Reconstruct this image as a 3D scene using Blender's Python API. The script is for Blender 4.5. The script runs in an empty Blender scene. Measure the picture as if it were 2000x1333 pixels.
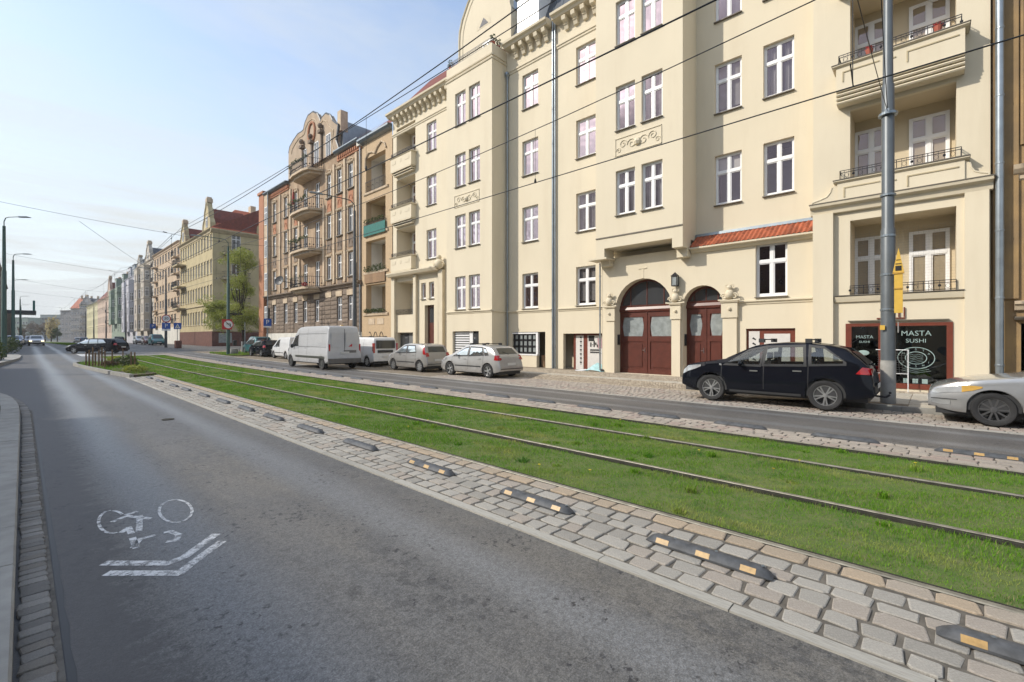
import bpy, bmesh, math, random
import numpy as np
from mathutils import Vector, Matrix
R = random.Random(7)
SC = bpy.context.scene
COL = SC.collection
# ---------------------------------------------------------------- camera, light, exposure
cam_d = bpy.data.cameras.new('camera'); cam = bpy.data.objects.new('camera', cam_d); COL.objects.link(cam)
cam.location = (0, 0, 1.8)
cam.rotation_euler = (math.radians(90), 0, -math.atan2(955, 889))
cam_d.sensor_width = 36; cam_d.lens = 16.0; cam_d.shift_y = -6.5 / 2000; cam_d.clip_end = 5000; cam_d.clip_start = 0.05
SC.camera = cam
SUN_TRAVEL = Vector((1.45, -1.12, -1.31)).normalized()
sun_d = bpy.data.lights.new('sun', 'SUN'); sun = bpy.data.objects.new('sun', sun_d); COL.objects.link(sun)
sun_d.energy = 2.15; sun_d.angle = math.radians(1.0); sun_d.color = (1.0, 0.93, 0.82)
sun.rotation_euler = SUN_TRAVEL.to_track_quat('-Z', 'Y').to_euler()
SUN_EL = math.asin(-SUN_TRAVEL.z); SUN_AZ = math.atan2(-SUN_TRAVEL.x, -SUN_TRAVEL.y)
world = bpy.data.worlds.new('World'); SC.world = world; world.use_nodes = True
def make_world():
    nt = world.node_tree; N = nt.nodes; Lk = nt.links; N.clear()
    out = N.new('ShaderNodeOutputWorld'); bg = N.new('ShaderNodeBackground'); bg.inputs[1].default_value = 0.15
    sky = N.new('ShaderNodeTexSky'); sky.sky_type = 'NISHITA'; sky.sun_disc = False
    sky.sun_elevation = SUN_EL; sky.sun_rotation = SUN_AZ; sky.air_density = 1.0; sky.dust_density = 1.1; sky.ozone_density = 1.2
    tc = N.new('ShaderNodeTexCoord'); sep = N.new('ShaderNodeSeparateXYZ'); Lk.new(tc.outputs['Generated'], sep.inputs[0])
    # thin high cloud: noise on the plane of a cloud layer far above
    mz = N.new('ShaderNodeMath'); mz.operation = 'ADD'; mz.inputs[1].default_value = 0.12; Lk.new(sep.outputs[2], mz.inputs[0])
    dx = N.new('ShaderNodeMath'); dx.operation = 'DIVIDE'; Lk.new(sep.outputs[0], dx.inputs[0]); Lk.new(mz.outputs[0], dx.inputs[1])
    dy = N.new('ShaderNodeMath'); dy.operation = 'DIVIDE'; Lk.new(sep.outputs[1], dy.inputs[0]); Lk.new(mz.outputs[0], dy.inputs[1])
    cb = N.new('ShaderNodeCombineXYZ'); Lk.new(dx.outputs[0], cb.inputs[0]); Lk.new(dy.outputs[0], cb.inputs[1])
    mp = N.new('ShaderNodeMapping'); mp.inputs['Scale'].default_value = (0.55, 1.3, 1); mp.inputs['Rotation'].default_value = (0, 0, 0.7); Lk.new(cb.outputs[0], mp.inputs[0])
    no = N.new('ShaderNodeTexNoise'); no.inputs['Scale'].default_value = 0.9; no.inputs['Detail'].default_value = 9; no.inputs['Roughness'].default_value = 0.62; no.inputs['Distortion'].default_value = 0.5
    Lk.new(mp.outputs[0], no.inputs['Vector'])
    cr = N.new('ShaderNodeValToRGB'); cr.color_ramp.elements[0].position = 0.40; cr.color_ramp.elements[0].color = (0.24, 0.24, 0.24, 1)
    cr.color_ramp.elements[1].position = 0.66; cr.color_ramp.elements[1].color = (1, 1, 1, 1); Lk.new(no.outputs[0], cr.inputs[0])
    # more veil towards the horizon
    hz = N.new('ShaderNodeMapRange'); hz.inputs[1].default_value = 0.0; hz.inputs[2].default_value = 0.62; hz.inputs[3].default_value = 0.7; hz.inputs[4].default_value = 0.0
    hz.interpolation_type = 'SMOOTHSTEP'
    Lk.new(sep.outputs[2], hz.inputs[0])
    mx = N.new('ShaderNodeMath'); mx.operation = 'MAXIMUM'
    ad = N.new('ShaderNodeMath'); ad.operation = 'MULTIPLY_ADD'; ad.use_clamp = True; ad.inputs[1].default_value = 0.7
    Lk.new(cr.outputs[0], ad.inputs[0]); Lk.new(hz.outputs[0], ad.inputs[2])
    mix = N.new('ShaderNodeMixRGB'); Lk.new(ad.outputs[0], mix.inputs[0]); Lk.new(sky.outputs[0], mix.inputs[1]); mix.inputs[2].default_value = (2.75, 2.90, 2.95, 1)
    Lk.new(mix.outputs[0], bg.inputs[0]); Lk.new(bg.outputs[0], out.inputs[0])
make_world()
SC.view_settings.view_transform = 'Standard'; SC.view_settings.look = 'None'; SC.view_settings.exposure = 0.96; SC.view_settings.gamma = 1
SC.view_settings.use_curve_mapping = False
SC.cycles.max_bounces = 6; SC.cycles.diffuse_bounces = 3; SC.cycles.glossy_bounces = 3; SC.cycles.transmission_bounces = 4; SC.cycles.transparent_max_bounces = 8
# ---------------------------------------------------------------- survey of the street
# X = metres to the right of the camera's path, Y = metres up the street, Z = height
H = 1.8; FP = 889.0; VXP = 955.0; LP = math.hypot(FP, VXP)
def P(u, v, a):                       # sight line through (u, v) meets the facade line X = a : (Y, Z)
    k = (u - 1000) / FP; s = a * (FP - VXP * k) / (FP * k + VXP); d = (FP * s + VXP * a) / LP
    return s, H + (660 - v) * d / FP
def E(y):                             # the street rises a little, then falls away
    if y < 25: return 0.0
    if y < 105:
        t = (y - 25) / 80.0; return 0.64 * t * t * (3 - 2 * t)
    return max(-0.25, 0.64 - (y - 105) * 0.0033)
def G(u, v, z=0.0):                   # sight line meets the ground : (X, Y)
    y = 10
    for _ in range(12):
        d = FP * (H - z - E(y)) / (v - 660.0); x = (u - 1000) / FP * d
        y = (-VXP * x + FP * d) / LP
    return (FP * x + VXP * d) / LP, y
# ---------------------------------------------------------------- object helpers
class MB:
    def __init__(s): s.v = []; s.f = []; s.m = []; s.cur = 0
    def poly(s, pts):
        n = len(s.v); s.v += [tuple(p) for p in pts]; s.f.append(tuple(range(n, n + len(pts)))); s.m.append(s.cur); return s
    def mesh(s, vs, fs):
        n = len(s.v); s.v += [tuple(p) for p in vs]
        for f in fs: s.f.append(tuple(i + n for i in f)); s.m.append(s.cur)
        return s
    def box(s, x0, x1, y0, y1, z0, z1):
        vs = [(x, y, z) for z in (z0, z1) for y in (y0, y1) for x in (x0, x1)]
        return s.mesh(vs, [(0, 2, 3, 1), (4, 5, 7, 6), (0, 1, 5, 4), (2, 6, 7, 3), (0, 4, 6, 2), (1, 3, 7, 5)])
    def fbox(s, fr, u0, u1, d0, d1, z0, z1):
        vs = [pt(fr, u, d, z) for z in (z0, z1) for d in (d0, d1) for u in (u0, u1)]
        return s.mesh(vs, [(0, 2, 3, 1), (4, 5, 7, 6), (0, 1, 5, 4), (2, 6, 7, 3), (0, 4, 6, 2), (1, 3, 7, 5)])
    def prism(s, fr, poly, d0, d1):   # outline (u, z) pushed from depth d0 to d1
        n = len(poly); vs = [pt(fr, u, d0, z) for u, z in poly] + [pt(fr, u, d1, z) for u, z in poly]
        return s.mesh(vs, [tuple(range(n)), tuple(range(2 * n - 1, n - 1, -1))] + [(i, (i + 1) % n, n + (i + 1) % n, n + i) for i in range(n)])
    def prof(s, fr, prof, u0, u1):    # moulding profile (d, z) run along u
        n = len(prof); vs = [pt(fr, u0, d, z) for d, z in prof] + [pt(fr, u1, d, z) for d, z in prof]
        return s.mesh(vs, [tuple(range(n)), tuple(range(2 * n - 1, n - 1, -1))] + [(i, (i + 1) % n, n + (i + 1) % n, n + i) for i in range(n)])
    def slab(s, poly, z0, z1):        # outline (x, y)
        n = len(poly); vs = [(x, y, z0) for x, y in poly] + [(x, y, z1) for x, y in poly]
        return s.mesh(vs, [tuple(range(n - 1, -1, -1)), tuple(range(n, 2 * n))] + [(i, (i + 1) % n, n + (i + 1) % n, n + i) for i in range(n)])
    def tube(s, p0, p1, r0, r1=None, n=8, caps=True):
        r1 = r0 if r1 is None else r1; p0 = Vector(p0); p1 = Vector(p1); d = p1 - p0
        if d.length < 1e-6: return s
        d.normalize(); a = d.orthogonal().normalized(); b = d.cross(a); vs = []
        for p, r in ((p0, r0), (p1, r1)):
            for i in range(n):
                t = 2 * math.pi * i / n; vs.append(p + (a * math.cos(t) + b * math.sin(t)) * r)
        fs = [(i, (i + 1) % n, n + (i + 1) % n, n + i) for i in range(n)]
        if caps: fs += [tuple(range(n - 1, -1, -1)), tuple(range(n, 2 * n))]
        return s.mesh(vs, fs)
    def path(s, pts, r, n=6):
        for a, b in zip(pts[:-1], pts[1:]): s.tube(a, b, r, n=n)
        return s
    def lathe(s, c, prof, n=16, axis='Z', caps=True):   # prof (r, h)
        vs = []
        for r, h in prof:
            for i in range(n):
                t = 2 * math.pi * i / n; x, y = r * math.cos(t), r * math.sin(t)
                vs.append((c[0] + x, c[1] + y, c[2] + h) if axis == 'Z' else ((c[0] + x, c[1] + h, c[2] + y) if axis == 'Y' else (c[0] + h, c[1] + x, c[2] + y)))
        m = len(prof); fs = [(j * n + i, j * n + (i + 1) % n, (j + 1) * n + (i + 1) % n, (j + 1) * n + i) for j in range(m - 1) for i in range(n)]
        if caps and prof[0][0] > 1e-4: fs.append(tuple(range(n)))
        if caps and prof[-1][0] > 1e-4: fs.append(tuple(range((m - 1) * n, m * n)))
        return s.mesh(vs, fs)
    def ball(s, c, r, sx=1, sy=1, sz=1, n=8):
        m = n // 2 + 1; vs = []
        for j in range(m):
            ph = math.pi * j / (m - 1)
            for i in range(n):
                t = 2 * math.pi * i / n; vs.append((c[0] + r * sx * math.sin(ph) * math.cos(t), c[1] + r * sy * math.sin(ph) * math.sin(t), c[2] + r * sz * math.cos(ph)))
        return s.mesh(vs, [(j * n + i, j * n + (i + 1) % n, (j + 1) * n + (i + 1) % n, (j + 1) * n + i) for j in range(m - 1) for i in range(n)])
    def me(s, name, mats, smooth=False):
        me = bpy.data.meshes.new(name); me.from_pydata(s.v, [], s.f); me.update()
        for m in (mats if isinstance(mats, (list, tuple)) else [mats]): me.materials.append(m)
        if any(s.m): me.polygons.foreach_set('material_index', s.m)
        if smooth:
            bm = bmesh.new(); bm.from_mesh(me); bmesh.ops.remove_doubles(bm, verts=bm.verts, dist=0.0004); bm.to_mesh(me); bm.free()
            me.polygons.foreach_set('use_smooth', [True] * len(me.polygons))
            try: me.set_sharp_from_angle(angle=math.radians(38))
            except Exception: pass
        me.update(); return me
    def build(s, name, mats, parent=None, smooth=False, **kw):
        return link(name, s.me(name, mats, smooth), parent, **kw)
def pt(fr, u, d, z):
    O, U, N = fr; return (O[0] + U[0] * u + N[0] * d, O[1] + U[1] * u + N[1] * d, z)
def street(a): return ((a, 0, 0), (0, 1, 0), (-1, 0, 0))       # facade on X = a, looking at the street
def link(name, me, parent=None, loc=None, rot=None, scale=None, world_xy=True, **props):
    o = bpy.data.objects.new(name, me); COL.objects.link(o)
    if parent is not None:
        o.parent = parent
        if loc is None: o.matrix_parent_inverse = wm(parent).inverted()
    if loc is not None: o.location = loc
    if rot is not None: o.rotation_euler = rot
    if scale is not None: o.scale = scale
    tag(o, **props); return o
def wm(o):
    m = Matrix.LocRotScale(o.location, o.rotation_euler, o.scale)
    return wm(o.parent) @ o.matrix_parent_inverse @ m if o.parent else m
def tag(o, label=None, cat=None, group=None, kind=None):
    if label: o['label'] = label
    if cat: o['category'] = cat
    if group: o['group'] = group
    if kind: o['kind'] = kind
    return o
def thing(name, label, cat, loc=(0, 0, 0), rz=0, group=None):
    o = bpy.data.objects.new(name, None); COL.objects.link(o); o.location = loc; o.rotation_euler = (0, 0, rz); o.empty_display_size = 0.3
    return tag(o, label, cat, group)
def at(name, me, parent, world):      # a shared mesh placed at a world point under a parent that is not rotated
    o = bpy.data.objects.new(name, me); COL.objects.link(o); o.parent = parent
    o.matrix_parent_inverse = wm(parent).inverted(); o.location = world; return o
def dup(root, loc, rz=None, label=None):
    def cp(o, par):
        c = o.copy(); COL.objects.link(c); c.parent = par
        for ch in o.children: cp(ch, c)
        return c
    r = cp(root, None); r.location = loc
    if rz is not None: r.rotation_euler = (0, 0, rz)
    if label: r['label'] = label
    return r
# ---------------------------------------------------------------- materials
def nodes(name):
    m = bpy.data.materials.new(name); m.use_nodes = True; nt = m.node_tree; b = nt.nodes['Principled BSDF']; return m, nt, b
def noise(nt, scale, detail=4, rough=0.55, vec=None, sc3=None, coord='Object'):
    n = nt.nodes.new('ShaderNodeTexNoise'); n.inputs['Scale'].default_value = scale; n.inputs['Detail'].default_value = detail; n.inputs['Roughness'].default_value = rough
    if vec is None:
        tc = nt.nodes.new('ShaderNodeTexCoord'); vec = tc.outputs[coord]
    if sc3:
        mp = nt.nodes.new('ShaderNodeMapping'); mp.inputs['Scale'].default_value = sc3; nt.links.new(vec, mp.inputs[0]); vec = mp.outputs[0]
    nt.links.new(vec, n.inputs['Vector']); return n.outputs[0]
def ramp(nt, fac, p0, p1, c0=(0, 0, 0), c1=(1, 1, 1)):
    r = nt.nodes.new('ShaderNodeValToRGB'); e = r.color_ramp.elements; e[0].position = p0; e[1].position = p1; e[0].color = (*c0, 1); e[1].color = (*c1, 1)
    nt.links.new(fac, r.inputs[0]); return r.outputs[0]
def mixc(nt, fac, a, b, mode='MIX'):
    m = nt.nodes.new('ShaderNodeMixRGB'); m.blend_type = mode
    for i, x in ((0, fac), (1, a), (2, b)):
        if hasattr(x, 'links') or isinstance(x, bpy.types.NodeSocket): nt.links.new(x, m.inputs[i])
        elif i == 0: m.inputs[0].default_value = x
        else: m.inputs[i].default_value = (*x, 1)
    return m.outputs[0]
def bump(nt, b, h, strength, dist=0.01):
    n = nt.nodes.new('ShaderNodeBump'); n.inputs['Strength'].default_value = strength; n.inputs['Distance'].default_value = dist
    nt.links.new(h, n.inputs['Height']); nt.links.new(n.outputs[0], b.inputs['Normal'])
def rnd(nt):                          # a different number for every piece
    oi = nt.nodes.new('ShaderNodeObjectInfo'); ge = nt.nodes.new('ShaderNodeNewGeometry')
    a = nt.nodes.new('ShaderNodeMath'); a.operation = 'ADD'; nt.links.new(oi.outputs['Random'], a.inputs[0]); nt.links.new(ge.outputs['Random Per Island'], a.inputs[1])
    f = nt.nodes.new('ShaderNodeMath'); f.operation = 'FRACT'; nt.links.new(a.outputs[0], f.inputs[0]); return f.outputs[0]
def dk(c, f): return tuple(x * f for x in c)
def plain(name, c, rough=0.7, metal=0.0, var=0.12, scale=6, bmp=0.0, bscale=60, c2=None, piece=0.0, coat=0.0, spec=0.5, stain=0.0, stainc=None):
    m, nt, b = nodes(name); b.inputs['Roughness'].default_value = rough; b.inputs['Metallic'].default_value = metal; b.inputs['Coat Weight'].default_value = coat; b.inputs['Coat Roughness'].default_value = 0.06
    b.inputs['Specular IOR Level'].default_value = spec
    c2 = c2 or dk(c, 1 - var * 2)
    col = mixc(nt, ramp(nt, noise(nt, scale, 5), 0.35, 0.68), c, c2)
    if piece: col = mixc(nt, 1.0, col, ramp(nt, rnd(nt), 0, 1, (1 - piece,) * 3, (1 + piece * .4,) * 3), 'MULTIPLY')
    if stain:
        s = ramp(nt, noise(nt, 1.0, 6, 0.65, sc3=(1.3, 1.3, 0.16)), 0.5, 0.78)
        sm = nt.nodes.new('ShaderNodeMath'); sm.operation = 'MULTIPLY'; sm.inputs[1].default_value = stain; nt.links.new(s, sm.inputs[0])
        col = mixc(nt, sm.outputs[0], col, stainc or dk(c, 0.45))
    nt.links.new(col, b.inputs['Base Color'])
    if bmp: bump(nt, b, noise(nt, bscale, 3), bmp)
    return m
M = {}
M['cream'] = plain('cream_render', (0.68, 0.605, 0.46), 0.9, var=0.03, scale=0.35, bmp=0.12, bscale=90, stain=0.30, stainc=(0.50, 0.42, 0.30))
M['cream_trim'] = plain('cream_moulding', (0.66, 0.585, 0.44), 0.85, var=0.05, scale=1.5, bmp=0.08, stain=0.15, stainc=(0.42, 0.35, 0.25))
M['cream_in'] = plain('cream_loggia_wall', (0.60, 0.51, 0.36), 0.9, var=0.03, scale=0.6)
M['white'] = plain('white_window_paint', (0.80, 0.80, 0.80), 0.35, var=0.02)
M['offwhite'] = plain('offwhite_render', (0.66, 0.64, 0.58), 0.85, var=0.06, scale=1.2, stain=0.3)
M['sillz'] = plain('zinc_sill', (0.16, 0.14, 0.11), 0.6, var=0.1)
M['zinc'] = plain('zinc_sheet', (0.27, 0.31, 0.34), 0.38, 0.75, var=0.1, scale=3, bmp=0.05)
M['pipe'] = plain('zinc_downpipe', (0.33, 0.37, 0.40), 0.35, 0.7, var=0.12, scale=2.5)
M['iron'] = plain('black_iron', (0.020, 0.020, 0.024), 0.45, 0.3, var=0.1)
M['wood'] = plain('brown_door_wood', (0.105, 0.028, 0.018), 0.38, var=0.12, scale=4, bmp=0.05, bscale=30)
M['woodred'] = plain('shop_frame_wood', (0.17, 0.042, 0.024), 0.4, var=0.1)
M['tile'] = plain('red_roof_tile', (0.40, 0.105, 0.045), 0.7, var=0.15, scale=8, piece=0.35)
M['tiled'] = plain('old_roof_tile', (0.20, 0.050, 0.032), 0.8, var=0.2, scale=3, stain=0.3)
M['slate'] = plain('slate_roof', (0.075, 0.085, 0.10), 0.5, var=0.2, scale=3)
M['steelpole'] = plain('grey_painted_pole', (0.115, 0.130, 0.140), 0.42, 0.2, var=0.08, scale=3, spec=0.5, bmp=0.04)
M['greenpole'] = plain('dark_green_pole', (0.045, 0.10, 0.085), 0.5, 0.1, var=0.1)
M['darkpole'] = plain('dark_pole', (0.055, 0.06, 0.065), 0.5, 0.1)
M['wire'] = plain('wire', (0.018, 0.020, 0.024), 0.5, 0.4)
M['rubber'] = plain('tyre_rubber', (0.022, 0.022, 0.023), 0.75, var=0.15, bmp=0.1, bscale=120)
M['seprub'] = plain('separator_rubber', (0.088, 0.094, 0.102), 0.55, var=0.25, scale=14, bmp=0.25, bscale=120)
M['reflector'] = plain('yellow_reflector', (0.50, 0.32, 0.12), 0.4, var=0.2, scale=20)
M['alu'] = plain('alloy_wheel', (0.50, 0.51, 0.52), 0.28, 0.85, var=0.05)
M['aludark'] = plain('dark_alloy', (0.20, 0.20, 0.205), 0.3, 0.8, var=0.05)
M['plastic'] = plain('dark_plastic', (0.03, 0.031, 0.033), 0.6, var=0.1)
M['plate'] = plain('number_plate', (0.62, 0.62, 0.60), 0.4, var=0.08, scale=60)
M['redlamp'] = plain('tail_lamp', (0.42, 0.012, 0.016), 0.12, coat=1.0)
M['clearlamp'] = plain('head_lamp', (0.55, 0.57, 0.58), 0.08, 0.4, coat=1.0)
M['amber'] = plain('amber_lamp', (0.55, 0.33, 0.08), 0.15, coat=1.0)
M['concrete'] = plain('kerb_concrete', (0.34, 0.335, 0.31), 0.85, var=0.12, scale=5, bmp=0.25, bscale=80, piece=0.12)
M['kerbwhite'] = plain('pale_granite_kerb', (0.43, 0.415, 0.37), 0.85, var=0.16, scale=9, bmp=0.3, bscale=90, piece=0.18)
M['steelrail'] = plain('worn_rail_head', (0.34, 0.32, 0.26), 0.55, 0.5, var=0.2, scale=8)
M['rustrail'] = plain('rusty_rail_side', (0.045, 0.043, 0.032), 0.85, 0.1, var=0.25, scale=12)
M['bluesign'] = plain('blue_sign', (0.015, 0.09, 0.40), 0.35, var=0.03)
M['signwhite'] = plain('sign_white', (0.75, 0.76, 0.77), 0.4, var=0.03)
M['signred'] = plain('sign_red', (0.50, 0.02, 0.03), 0.4, var=0.03)
M['signblack'] = plain('sign_black', (0.015, 0.015, 0.015), 0.5)
M['yellow'] = plain('yellow_sign', (0.66, 0.42, 0.07), 0.45, var=0.06)
M['stake'] = plain('weathered_wood', (0.20, 0.13, 0.075), 0.85, var=0.25, scale=9)
M['bark'] = plain('bark', (0.055, 0.042, 0.032), 0.95, var=0.25, scale=6, bmp=0.5, bscale=25)
M['soil'] = plain('soil', (0.10, 0.075, 0.05), 0.95, var=0.25, scale=5, bmp=0.5, bscale=30)
M['brick'] = plain('yellow_brick', (0.53, 0.39, 0.24), 0.85, var=0.12, scale=14, stain=0.25)
M['brickor'] = plain('orange_brick', (0.44, 0.20, 0.11), 0.85, var=0.14, scale=14, stain=0.2)
M['brown_w'] = plain('weathered_brown_render', (0.42, 0.31, 0.205), 0.9, c2=(0.27, 0.185, 0.12), scale=0.9, bmp=0.2, bscale=50, stain=0.6, stainc=(0.15, 0.11, 0.08))
M['gable_b'] = plain('aged_pink_render', (0.43, 0.34, 0.25), 0.9, c2=(0.36, 0.27, 0.19), scale=1.2, stain=0.5, stainc=(0.20, 0.16, 0.12))
M['brown_g'] = plain('dark_rusticated_stone', (0.25, 0.195, 0.15), 0.9, c2=(0.17, 0.13, 0.10), scale=2.5, bmp=0.35, bscale=25, piece=0.2, stain=0.4, stainc=(0.10, 0.08, 0.065))
M['beige_d'] = plain('old_trim', (0.58, 0.47, 0.34), 0.9, c2=(0.44, 0.34, 0.235), scale=2.5, stain=0.5)
M['ochre'] = plain('ochre_render', (0.51, 0.43, 0.25), 0.9, var=0.1, scale=0.7, bmp=0.15, stain=0.5, stainc=(0.24, 0.18, 0.10))
M['ochre_t'] = plain('ochre_trim', (0.50, 0.42, 0.27), 0.9, var=0.12, scale=2, stain=0.5)
M['redstone'] = plain('red_plinth', (0.15, 0.062, 0.045), 0.85, var=0.2, scale=3)
M['salmon'] = plain('salmon_render', (0.52, 0.40, 0.28), 0.9, var=0.06, scale=0.5, stain=0.25)
M['pale'] = plain('pale_render', (0.50, 0.45, 0.38), 0.9, var=0.06, scale=0.7, stain=0.35)
M['lilac'] = plain('lilac_render', (0.50, 0.50, 0.54), 0.9, var=0.05, scale=0.7, stain=0.25)
M['greenw'] = plain('green_render', (0.25, 0.31, 0.25), 0.9, var=0.08, scale=0.7, stain=0.35)
M['pinkw'] = plain('pink_render', (0.50, 0.38, 0.30), 0.9, var=0.06, scale=0.7, stain=0.25)
M['lemon'] = plain('lemon_render', (0.52, 0.48, 0.30), 0.9, var=0.06, scale=0.7, stain=0.25)
M['greyw'] = plain('grey_render', (0.36, 0.34, 0.33), 0.9, var=0.06, scale=0.7, stain=0.35)
M['right_w'] = plain('ochre_peeling_render', (0.36, 0.235, 0.105), 0.9, c2=(0.24, 0.165, 0.09), scale=1.1, bmp=0.6, bscale=10, stain=0.7, stainc=(0.10, 0.075, 0.05))
M['grey_pl'] = plain('grey_plinth', (0.16, 0.165, 0.165), 0.8, var=0.1, scale=2)
M['flower'] = plain('red_flowers', (0.45, 0.03, 0.03), 0.7, var=0.3, scale=30)
M['terra'] = plain('terracotta', (0.40, 0.10, 0.06), 0.7, var=0.1)
M['teal'] = plain('teal_balcony_sheet', (0.015, 0.16, 0.13), 0.4, var=0.15)
M['plank'] = plain('balcony_plank', (0.32, 0.20, 0.11), 0.8, var=0.2, scale=8, piece=0.2)
M['paper'] = plain('paper', (0.62, 0.60, 0.57), 0.7, var=0.04)
M['paperpink'] = plain('pink_print', (0.42, 0.28, 0.30), 0.7, var=0.1, scale=5)
M['cyanbag'] = plain('pale_cyan_sheet', (0.42, 0.66, 0.68), 0.35, var=0.12, scale=9)
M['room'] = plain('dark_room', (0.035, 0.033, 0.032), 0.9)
M['printgreen'] = plain('window_print', (0.30, 0.40, 0.38), 0.5, var=0.1)
M['frost'] = plain('frosted_glass', (0.30, 0.33, 0.33), 0.25, var=0.15, scale=5)
def curtain():
    m, nt, b = nodes('net_curtain'); b.inputs['Roughness'].default_value = 0.9
    col = mixc(nt, ramp(nt, rnd(nt), 0, 1), (0.08, 0.08, 0.078), (0.42, 0.41, 0.40)); nt.links.new(col, b.inputs['Base Color']); return m
M['curtain'] = curtain()
def glass(name, tint, dark, refl=0.5, alpha=0.45):
    m, nt, b = nodes(name); N = nt.nodes; out = N['Material Output']
    gl = N.new('ShaderNodeBsdfGlossy'); gl.inputs['Roughness'].default_value = 0.015; gl.inputs['Color'].default_value = (*tint, 1)
    no = noise(nt, 0.9, 2); bp = N.new('ShaderNodeBump'); bp.inputs['Strength'].default_value = 0.35; bp.inputs['Distance'].default_value = 0.08; nt.links.new(no, bp.inputs['Height']); nt.links.new(bp.outputs[0], gl.inputs['Normal'])
    tr = N.new('ShaderNodeBsdfTransparent'); tr.inputs['Color'].default_value = (*dark, 1)
    fr = N.new('ShaderNodeFresnel'); fr.inputs['IOR'].default_value = 1.6
    mr = N.new('ShaderNodeMapRange'); mr.inputs[1].default_value = 0.0; mr.inputs[2].default_value = 1.0; mr.inputs[3].default_value = refl; mr.inputs[4].default_value = 1.0; nt.links.new(fr.outputs[0], mr.inputs[0])
    mx = N.new('ShaderNodeMixShader'); nt.links.new(mr.outputs[0], mx.inputs[0]); nt.links.new(tr.outputs[0], mx.inputs[1]); nt.links.new(gl.outputs[0], mx.inputs[2]); nt.links.new(mx.outputs[0], out.inputs[0]); return m
M['glass'] = glass('window_glass', (0.47, 0.39, 0.425), (0.85, 0.85, 0.85), 0.15)
M['shopglass'] = glass('shop_glass', (0.8, 0.85, 0.85), (0.6, 0.62, 0.62), 0.07)
def darkglass(name, c=(0.02, 0.022, 0.025), spec=0.8):
    m, nt, b = nodes(name); b.inputs['Base Color'].default_value = (*c, 1); b.inputs['Roughness'].default_value = 0.04; b.inputs['Specular IOR Level'].default_value = spec
    b.inputs['IOR'].default_value = 1.6; return m
M['fglass'] = darkglass('far_window_glass', (0.045, 0.048, 0.052), 0.7)
def carglass():
    m, nt, b = nodes('car_glass'); N = nt.nodes; gl = N.new('ShaderNodeBsdfGlossy'); gl.inputs['Roughness'].default_value = 0.02; gl.inputs['Color'].default_value = (.75, .80, .80, 1)
    b.inputs['Base Color'].default_value = (.012, .014, .015, 1); b.inputs['Roughness'].default_value = .5; lw = N.new('ShaderNodeFresnel'); lw.inputs[0].default_value = 1.55
    mr = N.new('ShaderNodeMapRange'); mr.inputs[3].default_value = .02; mr.inputs[4].default_value = .6; nt.links.new(lw.outputs[0], mr.inputs[0]); mx = N.new('ShaderNodeMixShader')
    nt.links.new(mr.outputs[0], mx.inputs[0]); nt.links.new(b.outputs[0], mx.inputs[1]); nt.links.new(gl.outputs[0], mx.inputs[2]); nt.links.new(mx.outputs[0], N['Material Output'].inputs[0]); return m
M['carglass'] = carglass()
M['cabglass'] = glass('car_cabin_glass', (.85, .9, .9), (.60, .64, .63), 0.05)
M['seat'] = plain('seat_fabric', (0.045, 0.045, 0.048), 0.9)
def paint(name, c, metal=0.0, rough=0.35, dirt=0.0, spec=0.4):
    m, nt, b = nodes(name); b.inputs['Roughness'].default_value = rough; b.inputs['Metallic'].default_value = metal; b.inputs['Coat Weight'].default_value = 0.5 if max(c) < .05 else 0.85; b.inputs['Coat Roughness'].default_value = 0.02; b.inputs['Specular IOR Level'].default_value = spec
    col = mixc(nt, ramp(nt, noise(nt, 2.5, 6), 0.4, 0.75), c, dk(c, 0.92))
    if dirt:                          # road dirt thrown up along the sills
        tc = nt.nodes.new('ShaderNodeTexCoord'); sp = nt.nodes.new('ShaderNodeSeparateXYZ'); nt.links.new(tc.outputs['Object'], sp.inputs[0])
        mr = nt.nodes.new('ShaderNodeMapRange'); mr.inputs[1].default_value = 1.0; mr.inputs[2].default_value = 0.2; mr.inputs[3].default_value = 0.0; mr.inputs[4].default_value = dirt; nt.links.new(sp.outputs[2], mr.inputs[0])
        mu = nt.nodes.new('ShaderNodeMath'); mu.operation = 'MULTIPLY'; nt.links.new(mr.outputs[0], mu.inputs[0]); nt.links.new(ramp(nt, noise(nt, 4, 6), 0.3, 0.7), mu.inputs[1])
        col = mixc(nt, mu.outputs[0], col, (0.22, 0.20, 0.17))
    nt.links.new(col, b.inputs['Base Color']); return m
M['p_black'] = paint('black_car_paint', (0.006, 0.007, 0.011), 0.0, 0.5, 0.0, 0.0)
M['p_silver'] = paint('silver_car_paint', (0.36, 0.37, 0.38), 0.55, 0.32, 0.5)
M['p_silver2'] = paint('pale_silver_paint', (0.42, 0.42, 0.415), 0.35, 0.35, 0.5)
M['p_grey'] = paint('warm_silver_paint', (0.33, 0.325, 0.315), 0.4, 0.36, 0.5)
M['p_white'] = paint('white_van_paint', (0.50, 0.51, 0.53), 0.0, 0.4, 0.55)
M['p_white2'] = paint('clean_white_paint', (0.72, 0.73, 0.74), 0.0, 0.35, 0.2)
M['p_blue'] = paint('blue_car_paint', (0.05, 0.09, 0.16), 0.2, 0.35)
M['p_teal'] = paint('teal_car_paint', (0.01, 0.12, 0.14), 0.1, 0.35)
M['p_red'] = paint('dark_red_paint', (0.08, 0.02, 0.02), 0.1, 0.35)
def noise_c(nt, scale, v):
    n = nt.nodes.new('ShaderNodeTexNoise'); n.inputs['Scale'].default_value = scale; nt.links.new(v, n.inputs['Vector']); return n.outputs[1]
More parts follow.
